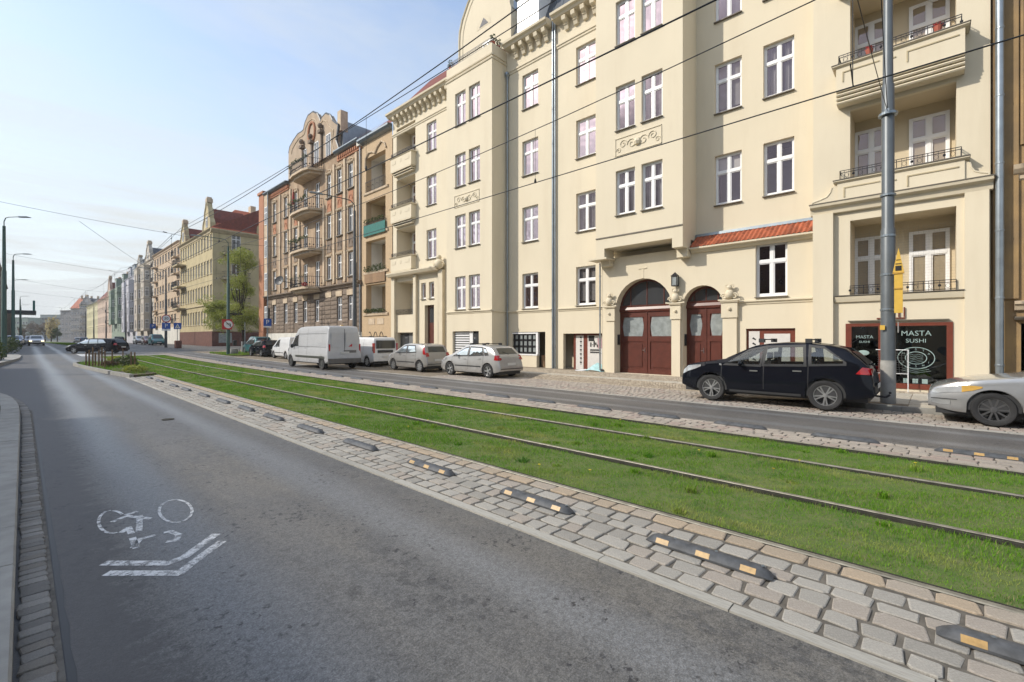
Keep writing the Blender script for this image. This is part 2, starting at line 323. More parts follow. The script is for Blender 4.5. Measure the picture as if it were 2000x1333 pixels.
def asphalt(name, base, warm, tracks, seed=0.0, rough=0.62):
    m, nt, b = nodes(name); N = nt.nodes; L = nt.links
    tc = N.new('ShaderNodeTexCoord'); v = tc.outputs['Object']
    sp = N.new('ShaderNodeSeparateXYZ'); L.new(v, sp.inputs[0])
    big = noise(nt, 1.0, 4, 0.6, v, (0.55, 0.11, 1)); med = noise(nt, 1.6, 6, 0.65, v, (1, 0.55, 1)); fine = noise(nt, 85, 3, 0.8, v); fine2 = noise(nt, 240, 2, 0.8, v)
    col = mixc(nt, ramp(nt, big, 0.40, 0.60), base, warm)
    blot = noise(nt, 9.0, 9, 0.8, v, (1, 0.7, 1)); zone = ramp(nt, noise(nt, 0.55, 4, 0.6, v, (1, 0.5, 1)), 0.42, 0.62)
    bl = N.new('ShaderNodeMath'); bl.operation = 'MULTIPLY'; L.new(ramp(nt, blot, 0.50, 0.56), bl.inputs[0]); L.new(zone, bl.inputs[1])
    col = mixc(nt, bl.outputs[0], col, dk(base, 0.62)); col = mixc(nt, ramp(nt, med, 0.5, 0.78), col, dk(base, 0.8))
    # polished wheel tracks: smoother, with a pale bluish sheen also mixed into the colour
    tr = None
    for x0, w in tracks:
        wob = N.new('ShaderNodeMath'); wob.operation = 'MULTIPLY_ADD'; wob.inputs[1].default_value = 0.5; wob.inputs[2].default_value = -0.25 - x0; L.new(big, wob.inputs[0])
        s = N.new('ShaderNodeMath'); s.operation = 'ADD'; L.new(sp.outputs[0], s.inputs[0]); L.new(wob.outputs[0], s.inputs[1])
        ab = N.new('ShaderNodeMath'); ab.operation = 'ABSOLUTE'; L.new(s.outputs[0], ab.inputs[0])
        mr = N.new('ShaderNodeMapRange'); mr.interpolation_type = 'SMOOTHSTEP'; mr.inputs[1].default_value = 0.0; mr.inputs[2].default_value = w; mr.inputs[3].default_value = 1.0; mr.inputs[4].default_value = 0.0; L.new(ab.outputs[0], mr.inputs[0])
        if tr is None: tr = mr.outputs[0]
        else:
            a = N.new('ShaderNodeMath'); a.operation = 'MAXIMUM'; L.new(tr, a.inputs[0]); L.new(mr.outputs[0], a.inputs[1]); tr = a.outputs[0]
    col = mixc(nt, tr, col, mixc(nt, 0.5, base, (0.19, 0.20, 0.21)))
    agg = noise(nt, 38, 6, 0.85, v)
    col = mixc(nt, 1.0, col, ramp(nt, agg, 0.40, 0.60, (0.66,) * 3, (1.34,) * 3), 'MULTIPLY')
    col = mixc(nt, 1.0, col, ramp(nt, fine, 0.38, 0.62, (0.68,) * 3, (1.32,) * 3), 'MULTIPLY')
    spk = ramp(nt, fine2, 0.66, 0.72); col = mixc(nt, spk, col, (0.34, 0.34, 0.33))
    vo = N.new('ShaderNodeTexVoronoi'); vo.inputs['Scale'].default_value = 13; wv = mixc(nt, 0.10, v, noise_c(nt, 30, v)); L.new(wv, vo.inputs['Vector']); pit = ramp(nt, vo.outputs['Distance'], 0.20, 0.32, (1, 1, 1), (0, 0, 0))
    zn2 = ramp(nt, noise(nt, 1.6, 5, 0.7, v, (1, 0.6, 1)), 0.50, 0.58); pm = N.new('ShaderNodeMath'); pm.operation = 'MULTIPLY'; L.new(pit, pm.inputs[0]); L.new(zn2, pm.inputs[1])
    if rough > .5 and name == 'asphalt':  # grime washed against the gutter, with a ragged edge
        ed = N.new('ShaderNodeMath'); ed.operation = 'MULTIPLY_ADD'; ed.inputs[1].default_value = 1.1; L.new(noise(nt, 2.2, 8, 0.8, v, (1, 2.2, 1)), ed.inputs[0]); L.new(sp.outputs[0], ed.inputs[2])
        gr = N.new('ShaderNodeMapRange'); gr.inputs[1].default_value = 1.02; gr.inputs[2].default_value = 1.16; gr.inputs[3].default_value = 1; gr.inputs[4].default_value = 0; L.new(ed.outputs[0], gr.inputs[0]); gm = gr.outputs[0]; gs = N.new('ShaderNodeMath'); gs.operation = 'MULTIPLY'; gs.inputs[1].default_value = .75; L.new(gm, gs.inputs[0]); col = mixc(nt, gs.outputs[0], col, (0.062, 0.060, 0.062))
    col = mixc(nt, pm.outputs[0], col, (0.035, 0.035, 0.038))
    L.new(col, b.inputs['Base Color'])
    rr = N.new('ShaderNodeMapRange'); rr.inputs[3].default_value = rough; rr.inputs[4].default_value = rough - 0.22; L.new(tr, rr.inputs[0]); L.new(rr.outputs[0], b.inputs['Roughness'])
    bump(nt, b, fine, 0.55, 0.006); return m
M['asphalt'] = asphalt('asphalt', (0.108, 0.109, 0.110), (0.134, 0.127, 0.114), [(1.0, 0.5), (2.5, 0.4)])
M['asphalt2'] = asphalt('asphalt_right', (0.105, 0.100, 0.096), (0.13, 0.122, 0.114), [(10.75, 0.3), (12.0, 0.3)])
def paving(name, ca, cb, cc, moss=0.0):
    m, nt, b = nodes(name); b.inputs['Roughness'].default_value = 0.8; r = rnd(nt)
    col = ramp(nt, r, 0.0, 0.6, ca, cb); col = mixc(nt, ramp(nt, r, 0.74, 0.78), col, cc)
    col = mixc(nt, 1.0, col, ramp(nt, noise(nt, 14, 8, 0.8), 0.36, 0.64, (0.70,) * 3, (1.24,) * 3), 'MULTIPLY')
    col = mixc(nt, ramp(nt, noise(nt, 130, 2), 0.6, 0.75), col, dk(ca, 0.55))
    nt.links.new(col, b.inputs['Base Color']); bump(nt, b, noise(nt, 45, 5, 0.7), 0.5, 0.012); return m
M['sett'] = paving('granite_setts', (0.29, 0.275, 0.245), (0.385, 0.365, 0.325), (0.355, 0.315, 0.27))
M['sett_tan'] = paving('tan_granite_setts', (0.36, 0.295, 0.22), (0.42, 0.335, 0.24), (0.37, 0.32, 0.26))
M['sett_warm'] = paving('worn_warm_setts', (0.31, 0.275, 0.235), (0.40, 0.35, 0.295), (0.34, 0.275, 0.235))
M['sett_dark'] = paving('dark_gutter_setts', (0.14, 0.137, 0.13), (0.25, 0.243, 0.228), (0.18, 0.168, 0.15))
M['sett_pave'] = paving('dusty_pavement_setts', (0.36, 0.30, 0.225), (0.48, 0.41, 0.315), (0.33, 0.275, 0.21))
M['slabs'] = paving('paving_slabs', (0.42, 0.385, 0.32), (0.52, 0.48, 0.40), (0.44, 0.40, 0.33))
M['joint'] = plain('sett_joint', (0.15, 0.135, 0.112), 0.95, var=0.2, scale=9, bmp=0.5, bscale=70)
M['joint_l'] = plain('dusty_joint', (0.25, 0.205, 0.15), 0.95, var=0.2, scale=7, bmp=0.5, bscale=70)
M['joint_d'] = plain('gutter_joint', (0.14, 0.132, 0.118), 0.95, var=0.25, scale=9, bmp=0.5, bscale=70)
def grassmat():
    m, nt, b = nodes('grass_blades'); b.inputs['Roughness'].default_value = 0.8; b.inputs['Specular IOR Level'].default_value = 0.08
    ge = nt.nodes.new('ShaderNodeNewGeometry'); tc = nt.nodes.new('ShaderNodeTexCoord')
    col = ramp(nt, ge.outputs['Random Per Island'], 0.0, 0.85, (0.080, 0.215, 0.012), (0.19, 0.36, 0.034))
    dry = ramp(nt, noise(nt, 1.1, 5, 0.65, tc.outputs['Object'], (1, 0.4, 1)), 0.50, 0.66)
    col = mixc(nt, dry, col, (0.36, 0.38, 0.11)); 
    lush = ramp(nt, noise(nt, 2.3, 3, 0.6, tc.outputs['Object']), 0.55, 0.68); col = mixc(nt, lush, col, (0.065, 0.20, 0.025))
    st = ramp(nt, ge.outputs['Random Per Island'], 0.90, 0.92); col = mixc(nt, st, col, (0.30, 0.27, 0.13))
    nt.links.new(col, b.inputs['Base Color']); 
    tl = nt.nodes.new('ShaderNodeBsdfTranslucent'); nt.links.new(col, tl.inputs[0]); ms = nt.nodes.new('ShaderNodeMixShader'); ms.inputs[0].default_value = 0.3
    nt.links.new(b.outputs[0], ms.inputs[1]); nt.links.new(tl.outputs[0], ms.inputs[2]); nt.links.new(ms.outputs[0], nt.nodes['Material Output'].inputs[0]); return m
M['grass'] = grassmat()
M['turf'] = plain('turf_base', (0.08, 0.13, 0.025), 0.95, c2=(0.13, 0.15, 0.05), scale=6, bmp=0.6, bscale=60)
def leafmat(name, c0, c1):
    m, nt, b = nodes(name); b.inputs['Roughness'].default_value = 0.55; ge = nt.nodes.new('ShaderNodeNewGeometry')
    col = ramp(nt, ge.outputs['Random Per Island'], 0, 1, c0, c1); nt.links.new(col, b.inputs['Base Color'])
    tl = nt.nodes.new('ShaderNodeBsdfTranslucent'); nt.links.new(col, tl.inputs[0]); ms = nt.nodes.new('ShaderNodeMixShader'); ms.inputs[0].default_value = 0.35
    nt.links.new(b.outputs[0], ms.inputs[1]); nt.links.new(tl.outputs[0], ms.inputs[2]); nt.links.new(ms.outputs[0], nt.nodes['Material Output'].inputs[0]); return m
M['leaf'] = leafmat('spring_leaves', (0.20, 0.24, 0.035), (0.36, 0.40, 0.08))
M['leafd'] = leafmat('dark_leaves', (0.035, 0.06, 0.018), (0.08, 0.11, 0.03))
M['leafb'] = leafmat('brown_twigs', (0.10, 0.075, 0.045), (0.17, 0.12, 0.065))
M['blossom'] = leafmat('pale_blossom', (0.40, 0.32, 0.14), (0.55, 0.48, 0.28))
def worn():
    m, nt, b = nodes('worn_road_paint'); b.inputs['Base Color'].default_value = (0.70, 0.71, 0.71, 1); b.inputs['Roughness'].default_value = 0.7
    f = ramp(nt, noise(nt, 13, 9, 0.85), 0.46, 0.60); tr = nt.nodes.new('ShaderNodeBsdfTransparent'); ms = nt.nodes.new('ShaderNodeMixShader')
    nt.links.new(f, ms.inputs[0]); nt.links.new(b.outputs[0], ms.inputs[1]); nt.links.new(tr.outputs[0], ms.inputs[2]); nt.links.new(ms.outputs[0], nt.nodes['Material Output'].inputs[0]); return m
M['worn'] = worn()
def ys(y0, y1):
    out = [y0]; y = y0
    while y < y1 - 1e-6:
        y = min(y1, y + (2.5 if y < 120 else 15)); out.append(y)
    return out
def strip(name, x0, x1, y0, y1, dz, mat, parent=None, nx=1, zf=None, **kw):
    mb = MB(); Y = ys(y0, y1); fx0 = x0 if callable(x0) else (lambda y: x0); fx1 = x1 if callable(x1) else (lambda y: x1); vs = []
    for y in Y:
        for i in range(nx + 1):
            x = fx0(y) + (fx1(y) - fx0(y)) * i / nx; vs.append((x, y, E(y) + dz + (zf(x, y) if zf else 0)))
    w = nx + 1; mb.mesh(vs, [(j * w + i, j * w + i + 1, (j + 1) * w + i + 1, (j + 1) * w + i) for j in range(len(Y) - 1) for i in range(nx)])
    return mb.build(name, mat, parent, **kw)
m_far = plain('far_ground', (0.09, 0.095, 0.06), 0.95, var=0.2, scale=0.2)
MB().mesh([(-900, -300, -0.9), (900, -300, -0.9), (900, 1500, -0.9), (-900, 1500, -0.9)], [(0, 1, 2, 3)]).build('ground', m_far, kind='structure')
strip('asphalt_road', -60, 3.24, -8, 53.6, -0.012, M['asphalt'], nx=3, kind='structure')
strip('asphalt_road', 9.06, 19.0, -8, 53.6, -0.016, M['asphalt'], nx=1, kind='structure')
strip('asphalt_road', -60, 19.0, 53.6, 84, -0.012, M['asphalt'], nx=4, kind='structure')
strip('asphalt_road', -60, 19.0, 84, 420, -0.012, M['asphalt'], nx=4, kind='structure')
strip('asphalt_road', 3.2, 4.5, 26, 53.6, -0.016, M['asphalt'], nx=1, kind='structure')
strip('right_road', 10.03, 12.62, -8, 56, -0.004, M['asphalt2'], kind='structure')
strip('right_road', 10.03, 12.9, 82, 420, -0.004, M['asphalt2'], kind='structure')
strip('side_street', 14.0, 60, 60.5, 80, -0.006, M['asphalt2'], kind='structure')
# ---- stones
def stone(seed, flat=False):
    r = random.Random(seed); n = 8; base = [(-.5, -.41), (-.42, -.5), (.42, -.5), (.5, -.41), (.5, .41), (.42, .5), (-.42, .5), (-.5, .41)]
    j = 0.06 if not flat else 0.006; pts = [(x + r.uniform(-j, j), y + r.uniform(-j, j)) for x, y in base]
    vs = [(x, y, -.05) for x, y in pts] + [(x * .99, y * .99, -.006) for x, y in pts] + [(x * (.92 if not flat else .96), y * (.92 if not flat else .96), r.uniform(-.003, .0015) if not flat else 0) for x, y in pts] + [(r.uniform(-.08, .08), r.uniform(-.08, .08), .001 if not flat else 0)]
    fs = [(k * n + i, k * n + (i + 1) % n, (k + 1) * n + (i + 1) % n, (k + 1) * n + i) for k in range(2) for i in range(n)] + [(2 * n + i, 2 * n + (i + 1) % n, 3 * n) for i in range(n)]
    return vs, fs
def stone_meshes(name, mat, flat=False, k=10):
    return [MB().mesh(*stone(100 + i, flat)).me(name, mat, False) for i in range(k)]
def field(parent, name, cells, mat, zf, flat=False, limit=300, smooth=False):
    # cells (x, y, sx, sy, rot); the nearest 'limit' are objects, the others one joined part
    ms = stone_meshes(name, mat, flat); cells = sorted(cells, key=lambda c: math.hypot(c[0], c[1])); P0 = wm(parent).inverted()
    for c in cells[:limit]:
        o = bpy.data.objects.new(name, R.choice(ms)); COL.objects.link(o); o.parent = parent; o.matrix_parent_inverse = P0
        o.location = (c[0], c[1], zf(c[0], c[1]) + R.uniform(-.003, .004)); o.scale = (c[2], c[3], 1); o.rotation_euler = (R.uniform(-.012, .012), R.uniform(-.012, .012), c[4])
    rest = cells[limit:]
    if rest:
        vs, fs = stone(3, flat); A = np.array(vs); n = len(A); F = [f for f in fs if True]
        V = np.zeros((len(rest) * n, 3)); allf = []
        for i, c in enumerate(rest):
            ca, sa = math.cos(c[4]), math.sin(c[4]); x = A[:, 0] * c[2] * R.uniform(.94, 1.03); y = A[:, 1] * c[3]
            V[i * n:(i + 1) * n, 0] = c[0] + x * ca - y * sa; V[i * n:(i + 1) * n, 1] = c[1] + x * sa + y * ca; V[i * n:(i + 1) * n, 2] = A[:, 2] + zf(c[0], c[1]) + R.uniform(-.004, .004)
            allf += [tuple(q + i * n for q in f) for f in F]
        mb = MB(); mb.v = V.tolist(); mb.f = allf; mb.m = [0] * len(allf); mb.build(name + 's', mat, parent, kind='stuff')
def rows(xs, y0, y1, l0, l1, gap=0.018, wob=0.0):
    out = []
    for x0, x1 in xs:
        y = y0 + R.uniform(0, l0)
        while y < y1:
            l = R.uniform(l0, l1); out.append(((x0 + x1) / 2 + R.uniform(-wob, wob), y + l / 2, (x1 - x0) - gap + R.uniform(-.012, .006), l - gap, R.uniform(-.03, .03))); y += l
    return out
def splits(a, b, n, j=0.12):
    e = [a + (b - a) * (i + (R.uniform(-j, j) if 0 < i < n else 0)) / n for i in range(n + 1)]; return list(zip(e[:-1], e[1:]))
ez = lambda x, y: E(y)
s = strip('cobbled_strip', 3.27, 4.41, -4, 32, -0.004, M['joint'], kind='structure')
field(s, 'sett', rows(splits(3.285, 4.19, 5), -1.6, 27, .15, .28, gap=.021, wob=.006), M['sett'], lambda x, y: E(y) + .007)
s = strip('rail_edge_paving', 4.205, 4.398, -4, 33, -0.0015, M['joint'], kind='structure')
field(s, 'sett', rows([(4.21, 4.395)], -1.6, 33, .22, .36), M['sett_tan'], lambda x, y: E(y) + .013)
s = strip('far_cobbled_strip', 9.10, 10.03, -4, 56, -0.002, M['joint'], kind='structure')
field(s, 'sett', rows(splits(9.11, 10.02, 5), -1.6, 56, .2, .32), M['sett_warm'], lambda x, y: E(y) + .012)
def kerb_run(name, x0, x1, y0, y1, z0, z1, mat, ln=1.0, gap=.008):
    root = strip(name, x0 + .01, x1 - .01, y0, y1, min(z0, z1 - .03), M['joint'], kind='structure'); y = y0
    me = MB().box(-.5, .5, -.5, .5, -1, 0); bm_me = me.me('kerb_stone', mat)
    bb = bmesh.new(); bb.from_mesh(bm_me); bb.to_mesh(bm_me); bb.free()
    while y < y1:
        o = at('kerb_stone', bm_me, root, ((x0 + x1) / 2, y + ln / 2, E(y + ln / 2) + z1 + R.uniform(-.002, .002))); o.scale = (x1 - x0, ln - gap, z1 - z0); o.rotation_euler = (math.atan2(E(y + ln) - E(y), ln), 0, 0); y += ln
    return root
kerb_run('flush_kerb', 3.172, 3.272, -4, 27, -.06, .004, M['kerbwhite'])
kerb_run('parking_edge_kerb', 12.62, 12.76, -6, 56, -.06, .008, M['kerbwhite'])
# ---- right hand pavement
def ZR(x, y):
    if y < 2.0 and x >= 14.5: return .12
    t = min(1, max(0, (x - 15.2) / 1.1)); return .12 * t * t * (3 - 2 * t)
pz = lambda x, y: E(y) + ZR(x, y)
strip('parking_lay_by', 12.76, 15.2, -8, 60.5, -0.010, M['joint_l'], nx=2, kind='structure')
pv = strip('right_pavement', 14.62, 20.9, 1.95, 60.5, -0.006, M['joint_l'], nx=10, zf=ZR, kind='structure')
pv0 = MB(); pk = [(14.5, -9), (14.5, .6), (14.62, 1.3), (15.0, 1.8), (15.6, 2.0), (20.9, 2.0), (20.9, -9)]
pv0.slab(pk, -.05, .112); pv0 = pv0.build('raised_pavement', M['joint_l'], kind='structure')
kr = MB(); path = pk[:5]
for (ax, ay), (bx, by) in zip(path[:-1], path[1:]):
    n = max(1, round(math.hypot(bx - ax, by - ay) / 1.0))
    for i in range(n):
        p = (ax + (bx - ax) * i / n, ay + (by - ay) * i / n); q = (ax + (bx - ax) * (i + 1) / n, ay + (by - ay) * (i + 1) / n)
        d = math.hypot(q[0] - p[0], q[1] - p[1]); nx, ny = (q[1] - p[1]) / d, -(q[0] - p[0]) / d; g = .006 / d; p2 = (p[0] + (q[0] - p[0]) * g, p[1] + (q[1] - p[1]) * g)
        MB().slab([(p2[0] - nx * .02, p2[1] - ny * .02), (q[0] - nx * .02, q[1] - ny * .02), (q[0] + nx * .15, q[1] + ny * .15), (p2[0] + nx * .15, p2[1] + ny * .15)], -.05, .128).build('kerb_stone', M['concrete'], pv0)
strip('gutter_paving', 12.77, 14.5, -8, 1.95, -0.006, M['joint'], kind='structure')
lb = bpy.data.objects['parking_lay_by']
field(lb, 'sett', rows(splits(12.77, 14.48, 9), -3, 1.9, .15, .22) + rows(splits(12.77, 15.2, 13), 1.95, 17, .15, .2), M['sett_warm'], lambda x, y: E(y) + .012)
field(pv, 'sett', rows(splits(15.22, 16.35, 11), 2.05, 40, .09, .13, .012) + rows(splits(16.95, 19.2, 20), 2.5, 36, .09, .13, .012), M['sett_pave'], lambda x, y: pz(x, y) + .010)
sl = [((x0 + x1) / 2, y + .25, x1 - x0 - .008, .492, 0) for x0, x1 in [(16.38, 16.92)] for y in np.arange(2.1, 40, .5)]
field(pv, 'paving_slab', sl, M['slabs'], lambda x, y: pz(x, y) + .012, flat=True)
sl = [(15.0 + .5 * i, y + .25, .49, .492, 0) for i in range(7) for y in np.arange(-4, 1.8, .5) if math.hypot(15.0 + .5 * i - 15.2, y + .25 - .88) > .3 and not (i == 0 and y > .8)]
field(pv0, 'paving_slab', sl, M['slabs'], lambda x, y: .118, flat=True)
field(pv0, 'sett', [c for c in rows(splits(18.28, 18.85, 5), -4, 2, .09, .13, .012)], M['sett_pave'], lambda x, y: .122)
# ---- left pavement, kerb and gutter
kp = [(-.04, -6), (-.04, 2), (-.04, 8), G(38, 841, .12), G(39, 800, .12), G(35, 787, .12), G(25, 777, .12), G(9, 769, .12), G(-30, 762, .12), (-14, kpy := G(-30, 762, .12)[1] + 4)]
kp[0:4] = [(-.04, y) for y in (-6, 0, 4, 8, 11, 13.5)]
lp = MB(); lp.slab([(x - .25, y) for x, y in kp] + [(-14, -6)], -.1, .10); lp = lp.build('left_pavement', M['joint_d'], kind='structure')
lk = strip('left_gutter', .0, .155, -4, 16.5, -0.006, M['joint_d'], kind='structure')
def resample(pts, step):
    out = [pts[0]]; rem = step; 
    for a, b in zip(pts[:-1], pts[1:]):
        a = Vector(a); b = Vector(b); L = (b - a).length; t = rem
        while t <= L: out.append(tuple(a.lerp(b, t / L))); t += step
        rem = t - L
    return out
kpts = resample(kp, 1.0)
for a, b in zip(kpts[:-1], kpts[1:]):
    d = math.hypot(b[0] - a[0], b[1] - a[1]); nx, ny = -(b[1] - a[1]) / d, (b[0] - a[0]) / d; g = .005 / d; a2 = (a[0] + (b[0] - a[0]) * g, a[1] + (b[1] - a[1]) * g)
    q = [(.004, 0), (.04, 0)]
    mb = MB(); top = .125 + R.uniform(-.003, .003)
    sec = [(0, -.1), (0, top - .02), (.012, top), (.30, top), (.30, -.1)]; n = 5
    vs = [(p[0] + nx * o, p[1] + ny * o, z) for p in (a2, b) for o, z in sec]
    mb.mesh(vs, [tuple(range(n)), tuple(range(2 * n - 1, n - 1, -1))] + [(i, (i + 1) % n, n + (i + 1) % n, n + i) for i in range(n)]).build('kerb_stone', M['concrete'], lp)
gp = resample([(x + .0, y) for x, y in kp[1:]], .105); cells = []
for a, b in zip(gp[:-1], gp[1:]):
    d = math.hypot(b[0] - a[0], b[1] - a[1]); nx, ny = (b[1] - a[1]) / d, -(b[0] - a[0]) / d
    cells.append(((a[0] + b[0]) / 2 + nx * .095, (a[1] + b[1]) / 2 + ny * .095, .15 + R.uniform(-.01, .01), .098, math.atan2(ny, nx) + R.uniform(-.09, .09)))
field(lk, 'sett', cells, M['sett_dark'], lambda x, y: .006)
field(lp, 'sett', [c for c in rows(splits(-2.6, -.36, 19), 1.5, 15, .10, .14) if c[1] < 13.5], M['sett_dark'], lambda x, y: .118)
field(lk, 'joint_sand', [], M['joint_d'], ez) if False else None
# a dark tar seam between gutter and road
mb = MB(); sp = [(x + (b := 0.215), y) for x, y in kp[1:6]]
for (ax, ay), (bx, by) in zip(sp[:-1], sp[1:]):
    n = 14
    for i in range(n):
        y0 = ay + (by - ay) * i / n; y1 = ay + (by - ay) * (i + 1) / n; w0 = .012 + .012 * abs(math.sin(y0 * 5.1)); w1 = .012 + .012 * abs(math.sin(y1 * 5.1))
        mb.mesh([(ax - .015, y0, -.009), (ax + w0, y0, -.009), (ax + w1, y1, -.009), (ax - .015, y1, -.009)], [(0, 1, 2, 3)])
mb.build('tar_seam', plain('tar', (0.012, 0.012, 0.014), 0.5), kind='structure')
# ---- the left island beyond the side road, with a planter
ip = [G(u, v) for u, v in ((-40, 728), (0, 716), (25, 708), (38, 703), (42, 696))] + [(-.35, 62), (-.35, 120), (-9, 120)]
MB().slab(ip, -.1, .14 + E(50)).build('left_island', M['concrete'], kind='structure')
pl = MB(); q = [(-4.5, 42), (-2.0, 43.2), (-1.25, 45.5), (-1.4, 49), (-4.5, 49)]
pl.slab(q, .05, .75); ob = pl.build('planter', M['concrete']); tag(ob, 'low concrete planter with grass left of the road past the junction', 'planter')
# ---- tram track
RAILS = [(4.435, 1), (5.96, -1), (7.71, 1), (9.05, -1)]
labs = ['tram rail bedded against the near cobbled strip', 'tram rail standing proud in the grass, second from the near road', 'tram rail in the grass, third from the near road', 'tram rail along the cobbles beside the right hand road']
for (x, sgn), lab in zip(RAILS, labs):
    sec = [(-.03, -.12), (-.036, -.02), (-.034, .008), (-.026, .016), (.020, .016), (.024, .010), (.026, -.022), (.056, -.022), (.058, .006), (.072, .006), (.074, -.12)]
    Y = ys(-6, 53.2); mb = MB(); n = len(sec)
    for y0, y1 in zip(Y[:-1], Y[1:]):
        vs = [(x + sgn * d, y, E(y) + z) for y in (y0, y1) for d, z in sec]
        for i in range(n - 1):
            mb.cur = 0 if 2 <= i <= 4 else 1; mb.mesh([vs[i], vs[i + 1], vs[n + i + 1], vs[n + i]], [(0, 1, 2, 3)])
    mb.cur = 0; ob = mb.build('tram_rail', [M['steelrail'], M['rustrail']]); tag(ob, lab, 'rail', 'tram rails in the grass')
    strip('tram_rail', x - .04, x + .04, 53.2, 86, -.003, M['steelrail']).name = 'rail_crossing'
    bpy.data.objects['rail_crossing'].name = 'rail_in_crossing'; bpy.data.objects['rail_in_crossing']['kind'] = 'structure'
    bpy.data.objects['rail_in_crossing'].name = 'crossing_rail'
strip('turf', 4.47, 9.02, -6, 53, -.028, M['turf'], nx=6, kind='structure')
strip('far_turf', 4.4, 9.1, 84, 330, 0.0, M['turf'], nx=3, kind='structure')
strip('island_kerb', 4.2, 4.45, 84, 330, 0.03, M['concrete'], kind='structure')
MB().slab([(4.3, 53.0), (9.6, 53.0), (9.6, 54.1), (4.3, 54.1)], E(53) - .05, E(53) + .02).build('turf_end_kerb', M['kerbwhite'], kind='structure')
def blades(name, specs, mat, parent=None, mask=None):
    rg = np.random.default_rng(5); VV = []; FF = []; off = 0
    for (x0, x1, y0, y1, n, hmin, hmax, w, seg) in specs:
        x = rg.uniform(x0, x1, n); y = rg.uniform(y0, y1, n)
        if mask is not None: k = mask(x, y); x = x[k]; y = y[k]
        n = len(x); lush = .75 + .45 * np.sin(x * 3.1 + 1.3 * np.sin(y * 1.7)) * np.sin(y * 2.3 + x) + .25 * np.sin(x * 9 + y * 7)
        near = np.ones(n)
        for rx, _ in RAILS: near = np.minimum(near, np.abs(x - rx - .0) / .12)
        h = rg.uniform(hmin, hmax, n) * np.clip(lush, .45, 1.5) * np.clip(near + .35, .5, 1); t = rg.uniform(0, 2 * np.pi, n); b = rg.uniform(0.1, 0.9, n) * h; tb = rg.uniform(0, 2 * np.pi, n)
        e = np.array([E(v) for v in np.linspace(y0, y1, 60)]); z = np.interp(y, np.linspace(y0, y1, 60), e) - .030
        ww = w * rg.uniform(.6, 1.3, n); cx, cy = np.cos(t) * ww / 2, np.sin(t) * ww / 2; bx, by = np.cos(tb) * b, np.sin(tb) * b
        if seg == 1:
            V = np.empty((n, 3, 3)); V[:, 0] = np.stack([x - cx, y - cy, z], 1); V[:, 1] = np.stack([x + cx, y + cy, z], 1); V[:, 2] = np.stack([x + bx, y + by, z + h], 1)
            F = np.arange(n * 3).reshape(n, 3) + off; FF.append((F, 3)); off += n * 3
        else:
            V = np.empty((n, 5, 3)); V[:, 0] = np.stack([x - cx, y - cy, z], 1); V[:, 1] = np.stack([x + cx, y + cy, z], 1)
            V[:, 2] = np.stack([x + cx * .7 + bx * .35, y + cy * .7 + by * .35, z + h * .6], 1); V[:, 3] = np.stack([x - cx * .7 + bx * .35, y - cy * .7 + by * .35, z + h * .6], 1); V[:, 4] = np.stack([x + bx, y + by, z + h * .95], 1)
            B = (np.arange(n) * 5)[:, None] + off; FF.append((B + np.array([[0, 1, 2, 0, 2, 3, 3, 2, 4]]), 3)); off += n * 5
        VV.append(V.reshape(-1, 3))
    V = np.concatenate(VV); F = np.concatenate([f.reshape(-1) for f, _ in FF]).astype(np.int32)
    me = bpy.data.meshes.new(name); me.vertices.add(len(V)); me.vertices.foreach_set('co', V.reshape(-1).astype(np.float32)); nt = len(F) // 3
    me.loops.add(len(F)); me.loops.foreach_set('vertex_index', F); me.polygons.add(nt); me.polygons.foreach_set('loop_start', np.arange(0, nt * 3, 3, dtype=np.int32)); me.polygons.foreach_set('loop_total', np.full(nt, 3, dtype=np.int32))
    me.update(calc_edges=True); me.materials.append(mat); return link(name, me, parent, kind='stuff')
def offrail(x, y):
    k = np.ones(len(x), bool)
    for (rx, sg) in RAILS: k &= ~((x > rx - (.036 if sg > 0 else .075)) & (x < rx + (.075 if sg > 0 else .036)))
    return k
g = blades('grass', [(4.47, 9.02, -1.4, 4, 95000, .02, .055, .0042, 2), (4.47, 9.02, 4, 11, 85000, .02, .06, .006, 2), (4.47, 9.02, 11, 24, 95000, .02, .06, .011, 1), (4.47, 9.02, 24, 53, 60000, .03, .07, .022, 1), (4.3, 9.1, 85, 180, 22000, .08, .14, .09, 1)], M['grass'], mask=offrail)
tag(g, 'short green grass growing between the tram rails', 'grass')
rgc = np.random.default_rng(8); cl_ = [(rgc.uniform(4.6, 8.9), rgc.uniform(-.5, 13) ** 1.0) for _ in range(34)]
def clump(x, y):
    k = np.zeros(len(x), bool)
    for cx_, cy_ in cl_: k |= ((x - cx_) ** 2 + (y - cy_) ** 2) < .0045
    return k & offrail(x, y)
g = blades('weed_clumps', [(4.5, 9.0, -1, 14, 380000, .05, .10, .010, 2)], M['grass'], mask=clump); tag(g, 'taller leafy tufts dotted over the near track grass', 'grass')
def inpoly(x, y, poly):
    r = np.zeros(len(x), bool); n = len(poly)
    for i in range(n):
        (x0, y0), (x1, y1) = poly[i], poly[(i + 1) % n]; c = ((y0 > y) != (y1 > y)) & (x < (x1 - x0) * (y - y0) / (y1 - y0 + 1e-9) + x0); r ^= c
    return r
BED = [(4.38, 27.5), (3.4, 26.6), (3.1, 29), (2.75, 33), (2.4, 37), (2.25, 39.5), (2.4, 41.3), (3.0, 42.4), (4.38, 42.8)]
MB().slab(BED, -.1, .10).build('garden_bed', M['soil'], kind='structure')
kb = resample(BED[1:8], .9)
